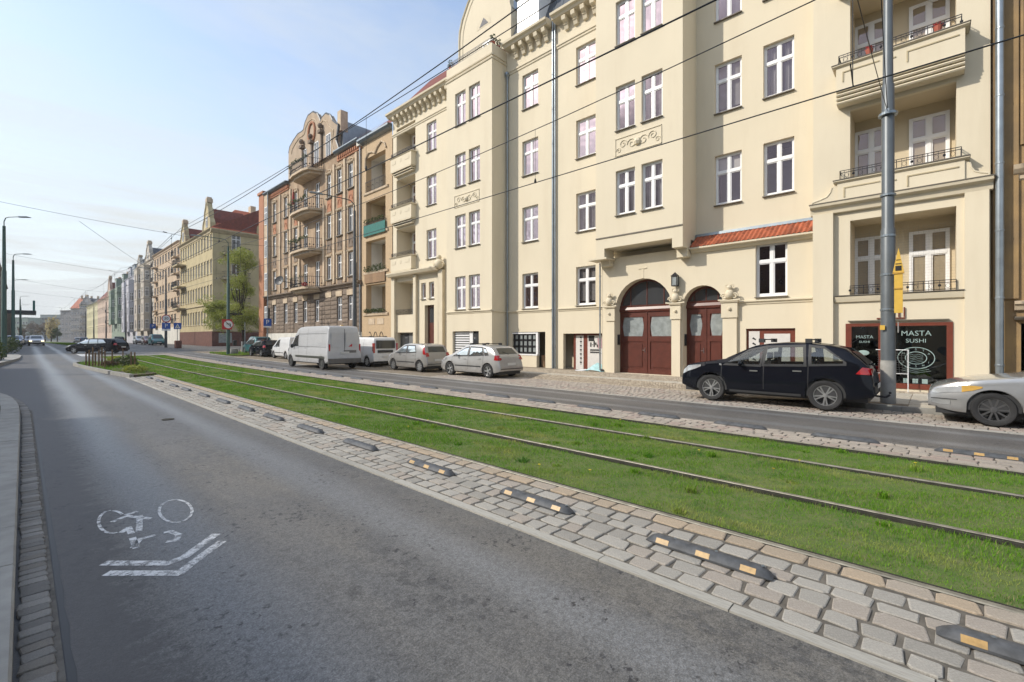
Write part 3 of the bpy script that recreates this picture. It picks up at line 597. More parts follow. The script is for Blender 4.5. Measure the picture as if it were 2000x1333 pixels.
for a, b in zip(kb[:-1], kb[1:]):
    d = math.hypot(b[0] - a[0], b[1] - a[1]); nx, ny = (b[1] - a[1]) / d, -(b[0] - a[0]) / d
    MB().slab([(a[0] - nx * .14, a[1] - ny * .14), (b[0] - nx * .14, b[1] - ny * .14), (b[0] + nx * .01, b[1] + ny * .01), (a[0] + nx * .01, a[1] + ny * .01)], -.05, .15 + E(a[1])).build('kerb_stone', M['concrete'], bpy.data.objects['garden_bed'])
g2 = blades('bed_grass', [(2.2, 4.7, 26.7, 43, 16000, .12, .30, .022, 1)], M['grass'], mask=lambda x, y: inpoly(x, y, [(p[0] + .15, p[1]) for p in BED]) & ((np.sin(x * 5) + np.sin(y * 2.1)) > -1.2)); tag(g2, 'tufts of grass and weeds in the kerbed garden bed', 'grass')
for n_, (x0, x1, y0, y1, z) in enumerate([(-4.4, -1.5, 43, 48.5, .78)]):
    g3 = blades('planter_grass', [(x0, x1, y0, y1, 2500, .1, .3, .03, 1)], M['grass'], mask=lambda x, y: inpoly(x, y, q)); g3.location.z = z + .05 - E(45); tag(g3, 'green grass filling the concrete planter', 'grass')
# ---- road markings and covers
def stroke(mb, pts, w, z=-.0095):
    for a, b in zip(pts[:-1], pts[1:]):
        a = Vector(a); b = Vector(b); d = (b - a).normalized(); n = Vector((-d.y, d.x)) * w / 2; a2 = a - d * w * .25; b2 = b + d * w * .25
        mb.mesh([(p.x, p.y, z + E(p.y)) for p in (a2 - n, b2 - n, b2 + n, a2 + n)], [(0, 1, 2, 3)]); z += .0002
Z3 = lambda x, y: G(x / 2.106, 700 + y / 2.106)
mb = MB()
c1, c2 = Z3(460, 672), Z3(722, 625)
def arcp(c, r, a0, a1, n=18): return [(c[0] + r * math.cos(math.radians(a0 + (a1 - a0) * i / n)), c[1] + r * math.sin(math.radians(a0 + (a1 - a0) * i / n))) for i in range(n + 1)]
for cx, cy, rx, ry, a0, a1 in ((218.5, 1018, 26, 22, 70, 262), (218.5, 1018, 26, 22, 275, 318), (343, 997, 32, 22, -150, 60), (343, 997, 32, 22, 75, 200)): stroke(mb, [G(cx + rx * math.cos(math.radians(a0 + (a1 - a0) * i / 18)), cy + ry * math.sin(math.radians(a0 + (a1 - a0) * i / 18))) for i in range(19)], .026)
for l in ([(465, 668), (520, 645), (570, 650), (618, 656)], [(520, 640), (560, 628)], [(500, 712), (528, 692), (540, 716)], [(575, 645), (572, 705)], [(550, 772), (575, 740), (632, 725)], [(680, 712), (700, 708), (735, 722), (725, 745), (690, 750)], [(545, 735), (560, 775)]): stroke(mb, [Z3(*p) for p in l], .050)
for l in ([(435, 838), (690, 838), (760, 812), (885, 722)], [(447, 879), (738, 879), (800, 830), (908, 752)]): stroke(mb, [Z3(*p) for p in l], .080)
mb.build('bicycle_road_marking', M['worn'], kind='structure')
c = G(328, 819); mb = MB(); mb.lathe((c[0], c[1], 0), [(.115, -.01), (.115, .003), (.095, .003), (.09, 0), (.0, 0)], 20).build('valve_cover', M['rustrail']); tag(bpy.data.objects['valve_cover'], 'small round metal valve cover set in the left road', 'cover')
for i in range(6):
    x = 14.2 + 0 * i
for (x0, x1, y0, y1) in ((3.4, 4.2, 54, 60), (3.4, 9.9, 82.6, 83.2)):
    strip('painted_line', x0, x1, y0, y1, -.007, M['worn'], kind='structure')
# ---- rubber lane separators
def separator(L=1.0, nrefl=3):
    rm_ = M['reflector'] if nrefl == 3 else M['rubber']; t = thing('lane_separator', '', 'lane separator', (0, 0, 0)); hw = .075; ring = [(-hw, 0), (-hw, .018), (-.045, .055), (-.02, .066), (.02, .066), (.045, .055), (hw, .018), (hw, 0)]
    st = [(-L / 2, .12), (-L / 2 + .03, .55), (-L / 2 + .09, 1), (L / 2 - .09, 1), (L / 2 - .03, .55), (L / 2, .12)]; mb = MB(); n = len(ring); vs = []
    for y, s in st: vs += [(x * (.55 + .45 * s), y, z * s) for x, z in ring]
    mb.mesh(vs, [(j * n + i, j * n + (i + 1) % n, (j + 1) * n + (i + 1) % n, (j + 1) * n + i) for j in range(len(st) - 1) for i in range(n)] + [tuple(range(n)), tuple(range(n * 5, n * 6))]).build('body', M['seprub'], t, smooth=True)
    for k in range(nrefl):
        y = (-.34 + .34 * k) * L
        for sx in (-1, 1):
            MB().mesh([(sx * .077, y - .055, .019), (sx * .077, y + .055, .019), (sx * .050, y + .055, .053), (sx * .050, y - .055, .053), (sx * .071, y - .055, .016), (sx * .071, y + .055, .016), (sx * .044, y + .055, .050), (sx * .044, y - .055, .050)], [(0, 1, 2, 3), (4, 5, 6, 7), (0, 1, 5, 4), (2, 3, 7, 6), (0, 3, 7, 4), (1, 2, 6, 5)]).build('reflector', rm_, t)
        MB().lathe((0.012, y - .085, .062), [(.014, 0), (.014, .006), (.008, .007), (.0, .003)], 8).build('bolt', M['zinc'], t)
    return t
sep0 = separator(); sep1 = separator(1.0, 0); used = {}
def ord_(n): return ['nearest', 'second', 'third', 'fourth', 'fifth', 'sixth', 'seventh', 'eighth', 'ninth', 'tenth', 'eleventh', 'twelfth', 'thirteenth', 'fourteenth', 'fifteenth', 'sixteenth', 'seventeenth', 'eighteenth', 'nineteenth', 'twentieth', 'twenty-first', 'twenty-second', 'twenty-third', 'twenty-fourth'][n]
def place_sep(x, y, lab, grp, rz=0, old=False):
    src = sep1 if old else sep0; s = src if old not in used else dup(src, (0, 0, 0)); used[old] = 1
    s.location = (x, y, E(y) + .012); s.rotation_euler = (0, 0, rz); s['label'] = lab; s['group'] = grp; return s
near = [((1828, 1236), None), ((1256, 1052), (1522, 1140)), ((968, 962), (1122, 1010)), ((790, 902), (888, 935)), ((668, 862), (740, 884)), ((580, 834), (634, 848)), ((515, 812), (556, 824)), ((462, 796), (495, 806)), ((420, 782), (446, 791)), ((386, 770), (410, 778)), ((357, 759), (379, 766)), ((334, 752), (353, 758)), ((312, 743), (331, 748)), ((297, 737), (311, 741))]
for i, (p, q) in enumerate(near):
    a = G(*p); y = a[1] - .5 if q is None else (a[1] + G(*q)[1]) / 2
    place_sep(3.80, y, 'grey rubber lane separator%s, %s from the camera on the near cobbled strip' % (' with yellow reflectors' if i < 4 else '', ord_(i)), 'rubber lane separators along the near cobbled strip', R.uniform(-.02, .02), i > 3)
far = [G(1912, 892)[1], G(1655, 852)[1]]
y = far[1]; far_y = [far[0]]
while y < 54: far_y.append(y); y += 1.72
for i, y in enumerate(far_y[:24]):
    place_sep(9.86, y, 'grey rubber lane separator, %s from the camera in the row beside the right hand road' % ord_(i), 'rubber lane separators beside the right hand road', 0, i > 0)
# ---------------------------------------------------------------- walls with openings
def wall(mb, fr, u0, u1, z0, z1, holes=(), d=0.0, reveal=0.22, segs=14):
    # holes: (u0, u1, z0, z1) or (u0, u1, z0, zspring, 'arch')
    hs = []
    for h in holes:
        a, b = min(h[0], h[1]), max(h[0], h[1]); top = h[3] + ((b - a) / 2 if len(h) > 4 else 0); hs.append((a, b, h[2], top, h))
    us = sorted({u0, u1, *[h[0] for h in hs], *[h[1] for h in hs]}); zs = sorted({z0, z1, *[h[2] for h in hs], *[h[3] for h in hs]})
    us = [u for u in us if u0 - 1e-6 <= u <= u1 + 1e-6]; zs = [z for z in zs if z0 - 1e-6 <= z <= z1 + 1e-6]
    for i in range(len(us) - 1):
        run = None
        for j in range(len(zs) - 1):
            cu, cz = (us[i] + us[i + 1]) / 2, (zs[j] + zs[j + 1]) / 2
            if any(h[0] < cu < h[1] and h[2] < cz < h[3] for h in hs): continue
            mb.poly([pt(fr, us[i], d, zs[j]), pt(fr, us[i + 1], d, zs[j]), pt(fr, us[i + 1], d, zs[j + 1]), pt(fr, us[i], d, zs[j + 1])])
    for a, b, c, t, h in hs:
        e = d - reveal
        if len(h) > 4:
            zsps = h[3]; r = (b - a) / 2; cu = (a + b) / 2; arc = [(cu + r * math.cos(math.pi * i / segs), zsps + r * math.sin(math.pi * i / segs)) for i in range(segs + 1)]
            for (ua, za), (ub, zb) in zip(arc[:-1], arc[1:]):
                mb.poly([pt(fr, ua, d, za), pt(fr, ua, d, t), pt(fr, ub, d, t), pt(fr, ub, d, zb)]); mb.poly([pt(fr, ua, d, za), pt(fr, ub, d, zb), pt(fr, ub, e, zb), pt(fr, ua, e, za)])
            edges = [((a, c), (a, zsps)), ((b, c), (b, zsps)), ((a, c), (b, c))]
        else: edges = [((a, c), (a, t)), ((b, c), (b, t)), ((a, c), (b, c)), ((a, t), (b, t))]
        for (ua, za), (ub, zb) in edges:
            mb.poly([pt(fr, ua, d, za), pt(fr, ub, d, zb), pt(fr, ub, e, zb), pt(fr, ua, e, za)])
    return mb
def win_meshes(w, h, kind='T', bars=0.055):
    # meshes around the opening's bottom centre; local x = along the wall, y = outwards, z = up
    F = ((0, 0, 0), (1, 0, 0), (0, 1, 0)); mb = MB(); f = 0.065; hw = w / 2
    for a in ((-hw, -hw + f, 0, h), (hw - f, hw, 0, h)): mb.fbox(F, a[0], a[1], -.035, .03, a[2], a[3])
    mb.fbox(F, -hw + f, hw - f, -.035, .03, 0, f * 1.3); mb.fbox(F, -hw + f, hw - f, -.035, .03, h - f, h)
    zt = h * 0.66 if kind == 'T' else h
    panes = []
    if kind == 'T':
        mb.fbox(F, -hw + f, hw - f, -.03, .042, zt - .06, zt + .05); mb.fbox(F, -.055, .055, -.032, .036, f * 1.3, zt - .06); mb.fbox(F, -.05, .05, -.032, .034, zt + .05, h - f)
        panes = [(-hw + f, -.055, f * 1.3, zt - .06), (.055, hw - f, f * 1.3, zt - .06), (-hw + f, -.05, zt + .05, h - f), (.05, hw - f, zt + .05, h - f)]
    elif kind == 'S':
        mb.fbox(F, -hw + f, hw - f, -.03, .04, h * .62, h * .62 + .08); panes = [(-hw + f, hw - f, f * 1.3, h * .62), (-hw + f, hw - f, h * .62 + .08, h - f)]
    elif kind == 'F': panes = [(-hw + f, hw - f, f * 1.3, h - f)]
    # sash edges
    for a, b, c, e in panes:
        s = .035
        mb.fbox(F, a, a + s, -.02, .016, c, e); mb.fbox(F, b - s, b, -.02, .016, c, e); mb.fbox(F, a + s, b - s, -.02, .016, c, c + s); mb.fbox(F, a + s, b - s, -.02, .016, e - s, e)
    fr = mb.me('window', M['white']); pm = [MB().poly([(a, -.012, c), (b, -.012, c), (b, -.012, e), (a, -.012, e)]).me('pane', M['glass']) for a, b, c, e in panes]
    sl = MB().fbox(F, -hw - .02, hw + .02, -.02, .27, -.05, -.018).me('sill', M['sillz'])
    cu = MB(); n = 36; vs = []
    for i in range(n + 1):
        x = -hw + w * i / n; vs += [(x, -.14 + .02 * math.sin(i * 1.9) + .01 * math.sin(i * .7), .02), (x, -.14 + .02 * math.sin(i * 1.9 + .3), h)]
    for i in range(n):
        if 12 < i < 23 : continue
        cu.mesh([vs[2 * i], vs[2 * i + 2], vs[2 * i + 3], vs[2 * i + 1]], [(0, 1, 2, 3)])
    cum = cu.me('curtain', M['curtain']); cu2 = MB().mesh([(-hw, -.13, h * .12), (hw, -.13, h * .12), (hw, -.13, h), (-hw, -.13, h)], [(0, 1, 2, 3)]).me('curtain', M['curtain'])
    bl_ = h * (1 - .25 - .35 * ((w * 7.3 + h * 3.1) % 1)); cu3 = MB().mesh([(-hw, -.09, bl_), (hw, -.09, bl_), (hw, -.09, h), (-hw, -.09, h)], [(0, 1, 2, 3)]).me('blind', M['paper'])
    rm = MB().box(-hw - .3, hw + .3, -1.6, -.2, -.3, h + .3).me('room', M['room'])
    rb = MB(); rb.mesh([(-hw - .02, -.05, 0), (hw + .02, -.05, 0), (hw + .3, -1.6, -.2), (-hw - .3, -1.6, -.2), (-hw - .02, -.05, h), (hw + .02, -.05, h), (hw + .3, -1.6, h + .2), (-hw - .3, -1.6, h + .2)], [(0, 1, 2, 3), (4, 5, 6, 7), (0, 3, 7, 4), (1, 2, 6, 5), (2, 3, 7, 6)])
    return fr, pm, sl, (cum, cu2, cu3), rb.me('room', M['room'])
WC = {}
def window(parent, fr, uc, z0, w, h, kind='T', depth=0.17, sill=True, curt=None, d=0.0, paneme=None):
    key = (round(w, 2), round(h, 2), kind)
    if key not in WC: WC[key] = win_meshes(*key)
    f, pm, sl, cu, rm = WC[key]; O, U, N = fr
    ang = math.atan2(U[1], U[0]); flip = (U[0] * N[1] - U[1] * N[0]) < 0   # local y should look outwards
    if flip: ang = math.atan2(-U[1], -U[0])
    p = pt(fr, uc, d - depth, z0); o = bpy.data.objects.new('window', f); COL.objects.link(o); o.parent = parent; o.matrix_parent_inverse = wm(parent).inverted(); o.location = p; o.rotation_euler = (0, 0, ang)
    def ch(me):
        c = bpy.data.objects.new(me.name.split('.')[0], me); COL.objects.link(c); c.parent = o; return c
    for m in pm: ch(m)
    if sill: ch(sl)
    k = R.random() if curt is None else curt
    if k < .5: ch(cu[0])
    elif k < .64: ch(cu[1])
    elif k < .84: ch(cu[2])
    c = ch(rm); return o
def simple_window(parent, fr, uc, z0, w, h, mat='white', depth=0.12, d=0.0, cross=True):
    # far windows: a frame with a pane behind it
    key = ('far', round(w, 2), round(h, 2), mat, cross)
    if key not in WC:
        F = ((0, 0, 0), (1, 0, 0), (0, 1, 0)); mb = MB(); hw = w / 2; f = .09
        mb.fbox(F, -hw, -hw + f, -.03, .03, 0, h); mb.fbox(F, hw - f, hw, -.03, .03, 0, h); mb.fbox(F, -hw + f, hw - f, -.03, .03, 0, f); mb.fbox(F, -hw + f, hw - f, -.03, .03, h - f, h)
        if cross: mb.fbox(F, -hw + f, hw - f, -.03, .04, h * .64, h * .64 + .1); mb.fbox(F, -.05, .05, -.028, .035, f, h * .64); mb.fbox(F, -.05, .05, -.028, .035, h * .64 + .1, h - f)
        WC[key] = (mb.me('window', M[mat]), MB().mesh([(-hw, -.015, 0), (hw, -.015, 0), (hw, -.015, h), (-hw, -.015, h)], [(0, 1, 2, 3)]).me('pane', M['fglass']))
    f, pm = WC[key]; O, U, N = fr; ang = math.atan2(U[1], U[0])
    if (U[0] * N[1] - U[1] * N[0]) < 0: ang = math.atan2(-U[1], -U[0])
    o = bpy.data.objects.new('window', f); COL.objects.link(o); o.parent = parent; o.matrix_parent_inverse = wm(parent).inverted(); o.location = pt(fr, uc, d - depth, z0); o.rotation_euler = (0, 0, ang)
    c = bpy.data.objects.new('pane', pm); COL.objects.link(c); c.parent = o; return o
def text(s, size, mat, name='lettering', depth=0.004, parent=None, mtx=None, sx=1.0):
    cu = bpy.data.curves.new(name, 'FONT'); cu.body = s; cu.size = size; cu.align_x = 'CENTER'; cu.align_y = 'CENTER'; cu.extrude = depth; cu.resolution_u = 3
    ob = bpy.data.objects.new('tmp', cu); COL.objects.link(ob); dg = bpy.context.evaluated_depsgraph_get(); me = bpy.data.meshes.new_from_object(ob.evaluated_get(dg)); bpy.data.objects.remove(ob)
    me.materials.clear(); me.materials.append(mat); o = bpy.data.objects.new(name, me); COL.objects.link(o)
    if parent: o.parent = parent; o.matrix_parent_inverse = wm(parent).inverted()
    m = mtx @ Matrix.Diagonal((sx, 1, 1, 1)); o.matrix_basis = m; return o
def face_m(p, nrm, tilt=0.0):          # text plane: reads left to right when seen from the side nrm points to
    n = Vector(nrm).normalized(); up = Vector((0, 0, 1)); x = up.cross(n).normalized(); y = n.cross(x)
    m = Matrix((x, y, n)).transposed().to_4x4(); m.translation = Vector(p); return m @ Matrix.Rotation(tilt, 4, 'Z')
def cornice_prof(z, s=1.0): return [(0, z - .45 * s), (.05 * s, z - .42 * s), (.07 * s, z - .3 * s), (.22 * s, z - .26 * s), (.26 * s, z - .1 * s), (.34 * s, z - .06 * s), (.36 * s, z), (0, z + .02)]
def railing(parent, fr, u0, u1, d, z0, h, ret=None, posts=0.12, mat='iron', name='railing', pattern=True):
    mb = MB(); t = .013
    segs = [(u0, d, u1, d)]
    if ret is not None: segs += [(u0, ret, u0, d), (u1, d, u1, ret)]
    for ua, da, ub, db in segs:
        for zz in (z0 + .03, z0 + h, z0 + h - .07 if pattern else z0 + h * .5): mb.tube(pt(fr, ua, da, zz), pt(fr, ub, db, zz), t, n=4)
        L = math.hypot(ub - ua, db - da); n = max(1, int(L / posts))
        for i in range(n + 1):
            f = i / n; uu, dd = ua + (ub - ua) * f, da + (db - da) * f; mb.tube(pt(fr, uu, dd, z0), pt(fr, uu, dd, z0 + h), .007 if i % 6 else .014, n=4)
            if pattern and i % 6 == 3: mb.ball(pt(fr, uu, dd, z0 + h * .5), .045, n=6)
            if pattern and i % 6 in (1, 4) and i < n:
                c = pt(fr, uu + (ub - ua) / n * .5, dd + (db - da) / n * .5, z0 + h * .45)
                pts = [(c[0] + (U_ := fr[1])[0] * .05 * math.cos(a), c[1] + U_[1] * .05 * math.cos(a), c[2] + .07 * math.sin(a)) for a in [k * math.pi / 4 for k in range(9)]]; mb.path(pts, .006, 4)
    return mb.build(name, M[mat], parent)
def scroll(mb, fr, uc, zc, d, r, n=14, turns=1.3, s=1, th=.028):
    pts = [pt(fr, uc + s * r * (1 - k / n * .75) * math.cos(turns * 2 * math.pi * k / n), d, zc + r * (1 - k / n * .75) * math.sin(turns * 2 * math.pi * k / n)) for k in range(n + 1)]; mb.path(pts, th, 6)
def leaves(name, blobs, mat, parent=None, size=.1, n=400, seed=1, **kw):
    # leaf-sized faces scattered in clumps (cx, cy, cz, rx, ry, rz)
    rg = np.random.default_rng(seed); V = []
    tot = sum(b[3] * b[4] * b[5] for b in blobs) ** 1.0
    for b in blobs:
        k = max(4, int(n * (b[3] * b[4] * b[5]) / tot)); d = rg.normal(size=(k, 3)); d /= np.linalg.norm(d, axis=1)[:, None]; rr = rg.uniform(.25, 1, (k, 1)) ** .6
        c = np.array(b[:3]) + d * rr * np.array(b[3:6]); a = rg.normal(size=(k, 3)); a /= np.linalg.norm(a, axis=1)[:, None]; q = np.cross(a, rg.normal(size=(k, 3))); q /= np.linalg.norm(q, axis=1)[:, None]
        s = size * rg.uniform(.6, 1.3, (k, 1)); V.append(np.stack([c - a * s * .5, c + q * s * .32, c + a * s * .5, c - q * s * .32], 1).reshape(-1, 3))
    V = np.concatenate(V); m = len(V) // 4; me = bpy.data.meshes.new(name); me.from_pydata(V.tolist(), [], [(4 * i, 4 * i + 1, 4 * i + 2, 4 * i + 3) for i in range(m)]); me.materials.append(mat); me.update()
    return link(name, me, parent, **kw)
def downpipe(name, label, a, y, z0, z1, r=.055, group=None, lean=0):
    t = thing(name, label, 'downpipe', (a, y, z0), group=group); mb = MB(); mb.tube((a, y, z0), (a, y, z1), r, n=12); mb.build('pipe', M['pipe'], t, smooth=True)
    z = z0 + .9
    while z < z1 - .5:
        MB().lathe((a, y, z), [(r + .002, -.03), (r + .008, -.02), (r + .008, .02), (r + .002, .03)], 12).box(a, a + .12, y - .012, y + .012, z - .012, z + .012).build('bracket', M['pipe'], t); z += 1.9
    return t
def hopper(t, a, y, z): MB().lathe((a, y, z), [(.055, 0), (.07, .1), (.14, .26), (.14, .4), (.12, .4), (.05, .1)], 8).build('hopper', M['zinc'], t)

# ================================================================ the long cream apartment house
W = 19.9; fW = street(W); fO = street(18.45); fG = street(19.3); fB = street(18.66); fL = street(18.9)
house = thing('cream_apartment_house', 'long freshly rendered cream apartment house with bay, oriel, loggias and two arched brown doors', 'apartment house', (W, 15, 0))
SZ = [3.5, 7.37, 11.22, 15.08]; HH = 2.02
# main wall with its window columns
holes = []; wins = []
for uc in (17.1, 13.3):
    for z in SZ: holes.append((uc - .6, uc + .6, z, z + HH)); wins.append((fW, uc, z, 1.2, HH))
for uc in (6.3, 4.45):
    for z in SZ[1:]: holes.append((uc - .53, uc + .53, z, z + HH + .06)); wins.append((fW, uc, z, 1.06, HH + .06))
holes += [(15.98, 18.5, 0.06, 2.13), (12.08, 14.74, .06, 2.02)]
mb = MB(); mb2 = MB()
wall(mb, fW, 11.95, 18.97, 0, 19.1, holes=[h for h in holes if h[0] > 11.95]); wall(mb, fW, 2.2, 7.7, 5.6, 22.5, holes=[h for h in holes if h[1] < 8])
wall(mb, fW, 7.7, 11.95, 19, 22.5); wall(mb, fW, 7.7, 11.95, 5.58, 6.0)
mb.build('wall', M['cream'], house)
for f, uc, z, w, h in wins: window(house, f, uc, z, w, h, d=0)
# ground floor front block under the oriel
mb = MB(); wall(mb, fG, 3.15, 11.95, 0, 5.62, holes=[(4.02, 5.1, 3.37, 5.42), (3.77, 5.44, .18, 2.15), (8.42, 11.2, .12, 3.12, 'arch'), (6.3, 7.95, .14, 3.16, 'arch')], reveal=.55)
mb.fbox(fG, 11.935, 11.95, -.6, 0, 0, 5.62); mb.build('ground_floor_wall', M['cream'], house)
mb = MB(); mb.fbox(fG, 3.0, 12.0, -.6, -.3, 5.6, 5.64); mb.build('ledge', M['cream_trim'], house)
window(house, fG, 4.56, 3.38, 1.08, 2.03)
# oriel
mb = MB(); oh = []
for z in SZ[1:] + [18.9]:
    for uc in (8.95, 10.22): oh.append((uc - .48, uc + .48, z, z + HH))
mb2 = MB(); wall(mb, fO, 7.6, 11.75, 5.95, 21.6, holes=oh)
mb.poly([pt(fO, 7.6, 0, 5.95), pt(fO, 7.6, -1.5, 5.95), pt(fO, 7.6, -1.5, 21.6), pt(fO, 7.6, 0, 21.6)]); mb.poly([pt(fO, 11.75, 0, 5.95), pt(fO, 11.75, -1.5, 5.95), pt(fO, 11.75, -1.5, 21.6), pt(fO, 11.75, 0, 21.6)])
mb.poly([pt(fO, 7.6, 0, 5.95), pt(fO, 11.75, 0, 5.95), pt(fO, 11.75, -1.5, 5.95), pt(fO, 7.6, -1.5, 5.95)])
mb.poly([pt(fO, 7.6, 0, 21.6), pt(fO, 11.75, 0, 21.6), pt(fO, 11.75, -1.5, 21.6), pt(fO, 7.6, -1.5, 21.6)]); mb.build('oriel', M['cream'], house)
for z in SZ[1:] + [18.9]:
    for uc in (8.95, 10.22): window(house, fO, uc, z, .96, HH)
for u0, u1 in ((7.6, 8.05), (11.3, 11.75)):   # brackets carrying the oriel
    MB().prism(fO, [(u0, 5.55), (u1, 5.55), (u1, 5.95), (u0, 5.95)], 0, -.85).prism(fO, [(u0 + .003, 5.2), (u1 - .003, 5.2), (u1 - .003, 5.55), (u0 + .003, 5.55)], -.45, -1.2).build('bracket', M['cream'], house)
MB().fbox(fO, 7.6, 11.75, 0, .035, 6.42, 6.47).build('moulding', M['sillz'], house)
MB().fbox(fO, 11.2, 12.2, -.8, .0, 5.47, 5.55).build('moulding', M['cream_trim'], house)
def relief(fr, u0, u1, z0, z1, d=.0):
    mb = MB(); t = .025
    for a in ((u0, u1, z0, z0 + t), (u0, u1, z1 - t, z1), (u0, u0 + t, z0, z1), (u1 - t, u1, z0, z1)): mb.fbox(fr, a[0], a[1], d, d + .03, a[2], a[3])
    c = (u0 + u1) / 2; zc = (z0 + z1) / 2; h = (z1 - z0)
    for s in (-1, 1):
        scroll(mb, fr, c + s * h * .35, zc, d + .015, h * .30, s=s, th=.02); scroll(mb, fr, c + s * (u1 - u0) * .32, zc + h * .1, d + .015, h * .25, s=-s, th=.018); scroll(mb, fr, c + s * (u1 - u0) * .42, zc - h * .2, d + .01, h * .16, s=s, th=.016)
    mb.ball(pt(fr, c, d, zc), h * .22, n=8); return mb.build('relief', M['cream_trim'], house, smooth=True)
relief(fO, 8.5, 10.72, 10.05, 10.85); 
# red tiled canopy over the ground floor
cn = MB(); cn.prof(fG, [(-.62, 6.12), (-.62, 5.66), (.28, 5.50), (.28, 5.56)], 3.17, 7.58); canopy = cn.build('canopy', M['cream_trim'], house)
MB().prof(fG, [(-.61, 6.15), (-.61, 6.26), (-.45, 6.23), (-.44, 6.12)], 3.17, 7.58).build('flashing', M['zinc'], canopy)
MB().prof(fG, [(0, 5.36), (.10, 5.38), (.16, 5.47), (.26, 5.50), (0, 5.52)], 3.17, 7.55).build('moulding', M['cream_trim'], house)
tm = MB(); n = 6; vs = []
for j, (y, z) in enumerate(((0, 0), (0, .0), (.29, .0))):
    pass
vs = []
for y, zz in ((0.0, 0.0), (0.0, .022), (.30, .022)):
    for i in range(n + 1): x = -.085 + .17 * i / n; vs.append((x, y, zz + .022 * math.cos(math.pi * (i / n - .5) * 2) + (0.0)))
tm.mesh(vs, [(j * (n + 1) + i, j * (n + 1) + i + 1, (j + 1) * (n + 1) + i + 1, (j + 1) * (n + 1) + i) for j in range(2) for i in range(n)]); tme = tm.me('roof_tile', M['tile'])
sl = math.atan2(.58, .86)
for r_ in range(4):
    for i in range(26):
        u = 3.26 + i * .1685; d = .28 - r_ * .235 * math.cos(sl); z = 5.57 + r_ * .235 * math.sin(sl) + .004 * r_
        o = at('roof_tile', tme, canopy, pt(fG, u, d, z)); o.rotation_euler = (sl + .06, 0, -math.pi / 2); o.rotation_euler.z += R.uniform(-.01, .01)
# string courses
def course(u0, u1, fr, z=3.36, s=1.0):
    MB().prof(fr, [(0, z - .13), (.03, z - .12), (.045, z - .05), (.10, z - .02), (.10, z + .03), (0, z + .05)], u0, u1).build('string_course', M['cream_trim'], house)
course(12.0, 15.05, fW); course(15.5, 18.9, fW); course(3.22, 5.95, fG, 3.22)
# main cornice with its modillions
def main_cornice(u0, u1, z=19.05):
    MB().prof(fW, [(0, z - 1.55), (.05, z - 1.5), (.05, z - 1.42), (.10, z - 1.38), (.10, z - 1.3), (0, z - 1.27)], u0, u1).build('string_course', M['cream_trim'], house)
    MB().prof(fW, [(0, z - .2), (.5, z - .16), (.56, z - .04), (.68, z), (.70, z + .12), (.66, z + .14), (0, z + .2)], u0, u1).build('cornice', M['cream_trim'], house)
    k = MB(); F = ((0, 0, 0), (1, 0, 0), (0, 1, 0)); k.prism(((0, 0, 0), (0, 1, 0), (1, 0, 0)), [(0, -.6), (.14, -.58), (.2, -.42), (.24, -.3), (.44, -.2), (.48, -.04), (.48, 0), (0, 0)], -.12, .12)
    for q in range(3): k.box(-.125, .125, .1 + q * .12, .14 + q * .12, -.50 + q * .13, -.47 + q * .13)
    km = k.me('modillion', M['cream_trim']); n = int((u1 - u0) / .62)
    for i in range(n):
        o = at('modillion', km, house, pt(fW, u0 + .35 + i * (u1 - u0 - .5) / n, 0, z - .2)); o.rotation_euler = (0, 0, math.pi / 2)
main_cornice(12.3, 15.15); main_cornice(15.45, 18.75)
# projecting bay on the left with its roof terrace
bh = []
for z in SZ:
    for uc in (20.5, 21.8): bh.append((uc - .5, uc + .5, z + .08, z + .08 + HH + .04))
mb = MB(); wall(mb, fB, 18.97, 23.15, 0, 19.05, holes=bh + [(20.1, 22.55, .5, 2.2)])
for u in (18.97, 23.15): mb.poly([pt(fB, u, 0, 0), pt(fB, u, -1.6, 0), pt(fB, u, -1.6, 19.05), pt(fB, u, 0, 19.05)])
mb.poly([pt(fB, 18.97, 0, 19.05), pt(fB, 23.15, 0, 19.05), pt(fB, 23.15, -.2, 19.05), pt(fB, 18.97, -.2, 19.05)]); mb.poly([pt(fB, 18.97, -.2, 18.9), pt(fB, 23.15, -.2, 18.9), pt(fB, 23.15, -1.7, 18.9), pt(fB, 18.97, -1.7, 18.9)])
mb.build('bay', M['cream'], house)
for a, b, c, d_ in bh: window(house, fB, (a + b) / 2, c, 1.0, HH + .04)
for z in (18.15, 18.35):
    mb = MB(); p = [(0, z), (.05, z + .02), (.07, z + .09), (0, z + .1)]; mb.prof(fB, p, 18.97, 23.2); mb.fbox(((W, 18.97, 0), (1, 0, 0), (0, -1, 0)), -1.24, 0, 0, .05, z + .02, z + .09); mb.build('string_course', M['cream_trim'], house)
course(18.97, 23.1, fB, 3.42); MB().fbox(((W, 18.97, 0), (1, 0, 0), (0, -1, 0)), -1.2, 0, 0, .07, 3.33, 3.43).build('string_course', M['cream_trim'], house)
relief(fB, 20.05, 22.35, 10.0, 10.75)
MB().prism(fB, [(18.97, 7.0), (19.12, 7.15), (19.12, 9.9), (18.97, 10.05)], .001, .03).build('corner_strip', M['cream_trim'], house) if False else None
railing(house, fB, 19.02, 23.1, -.05, 19.07, .36, ret=-1.6)
for u in (19.4, 20.4, 21.4): MB().fbox(fB, u, u + .28, -.0, -.04, 18.68, 18.95)
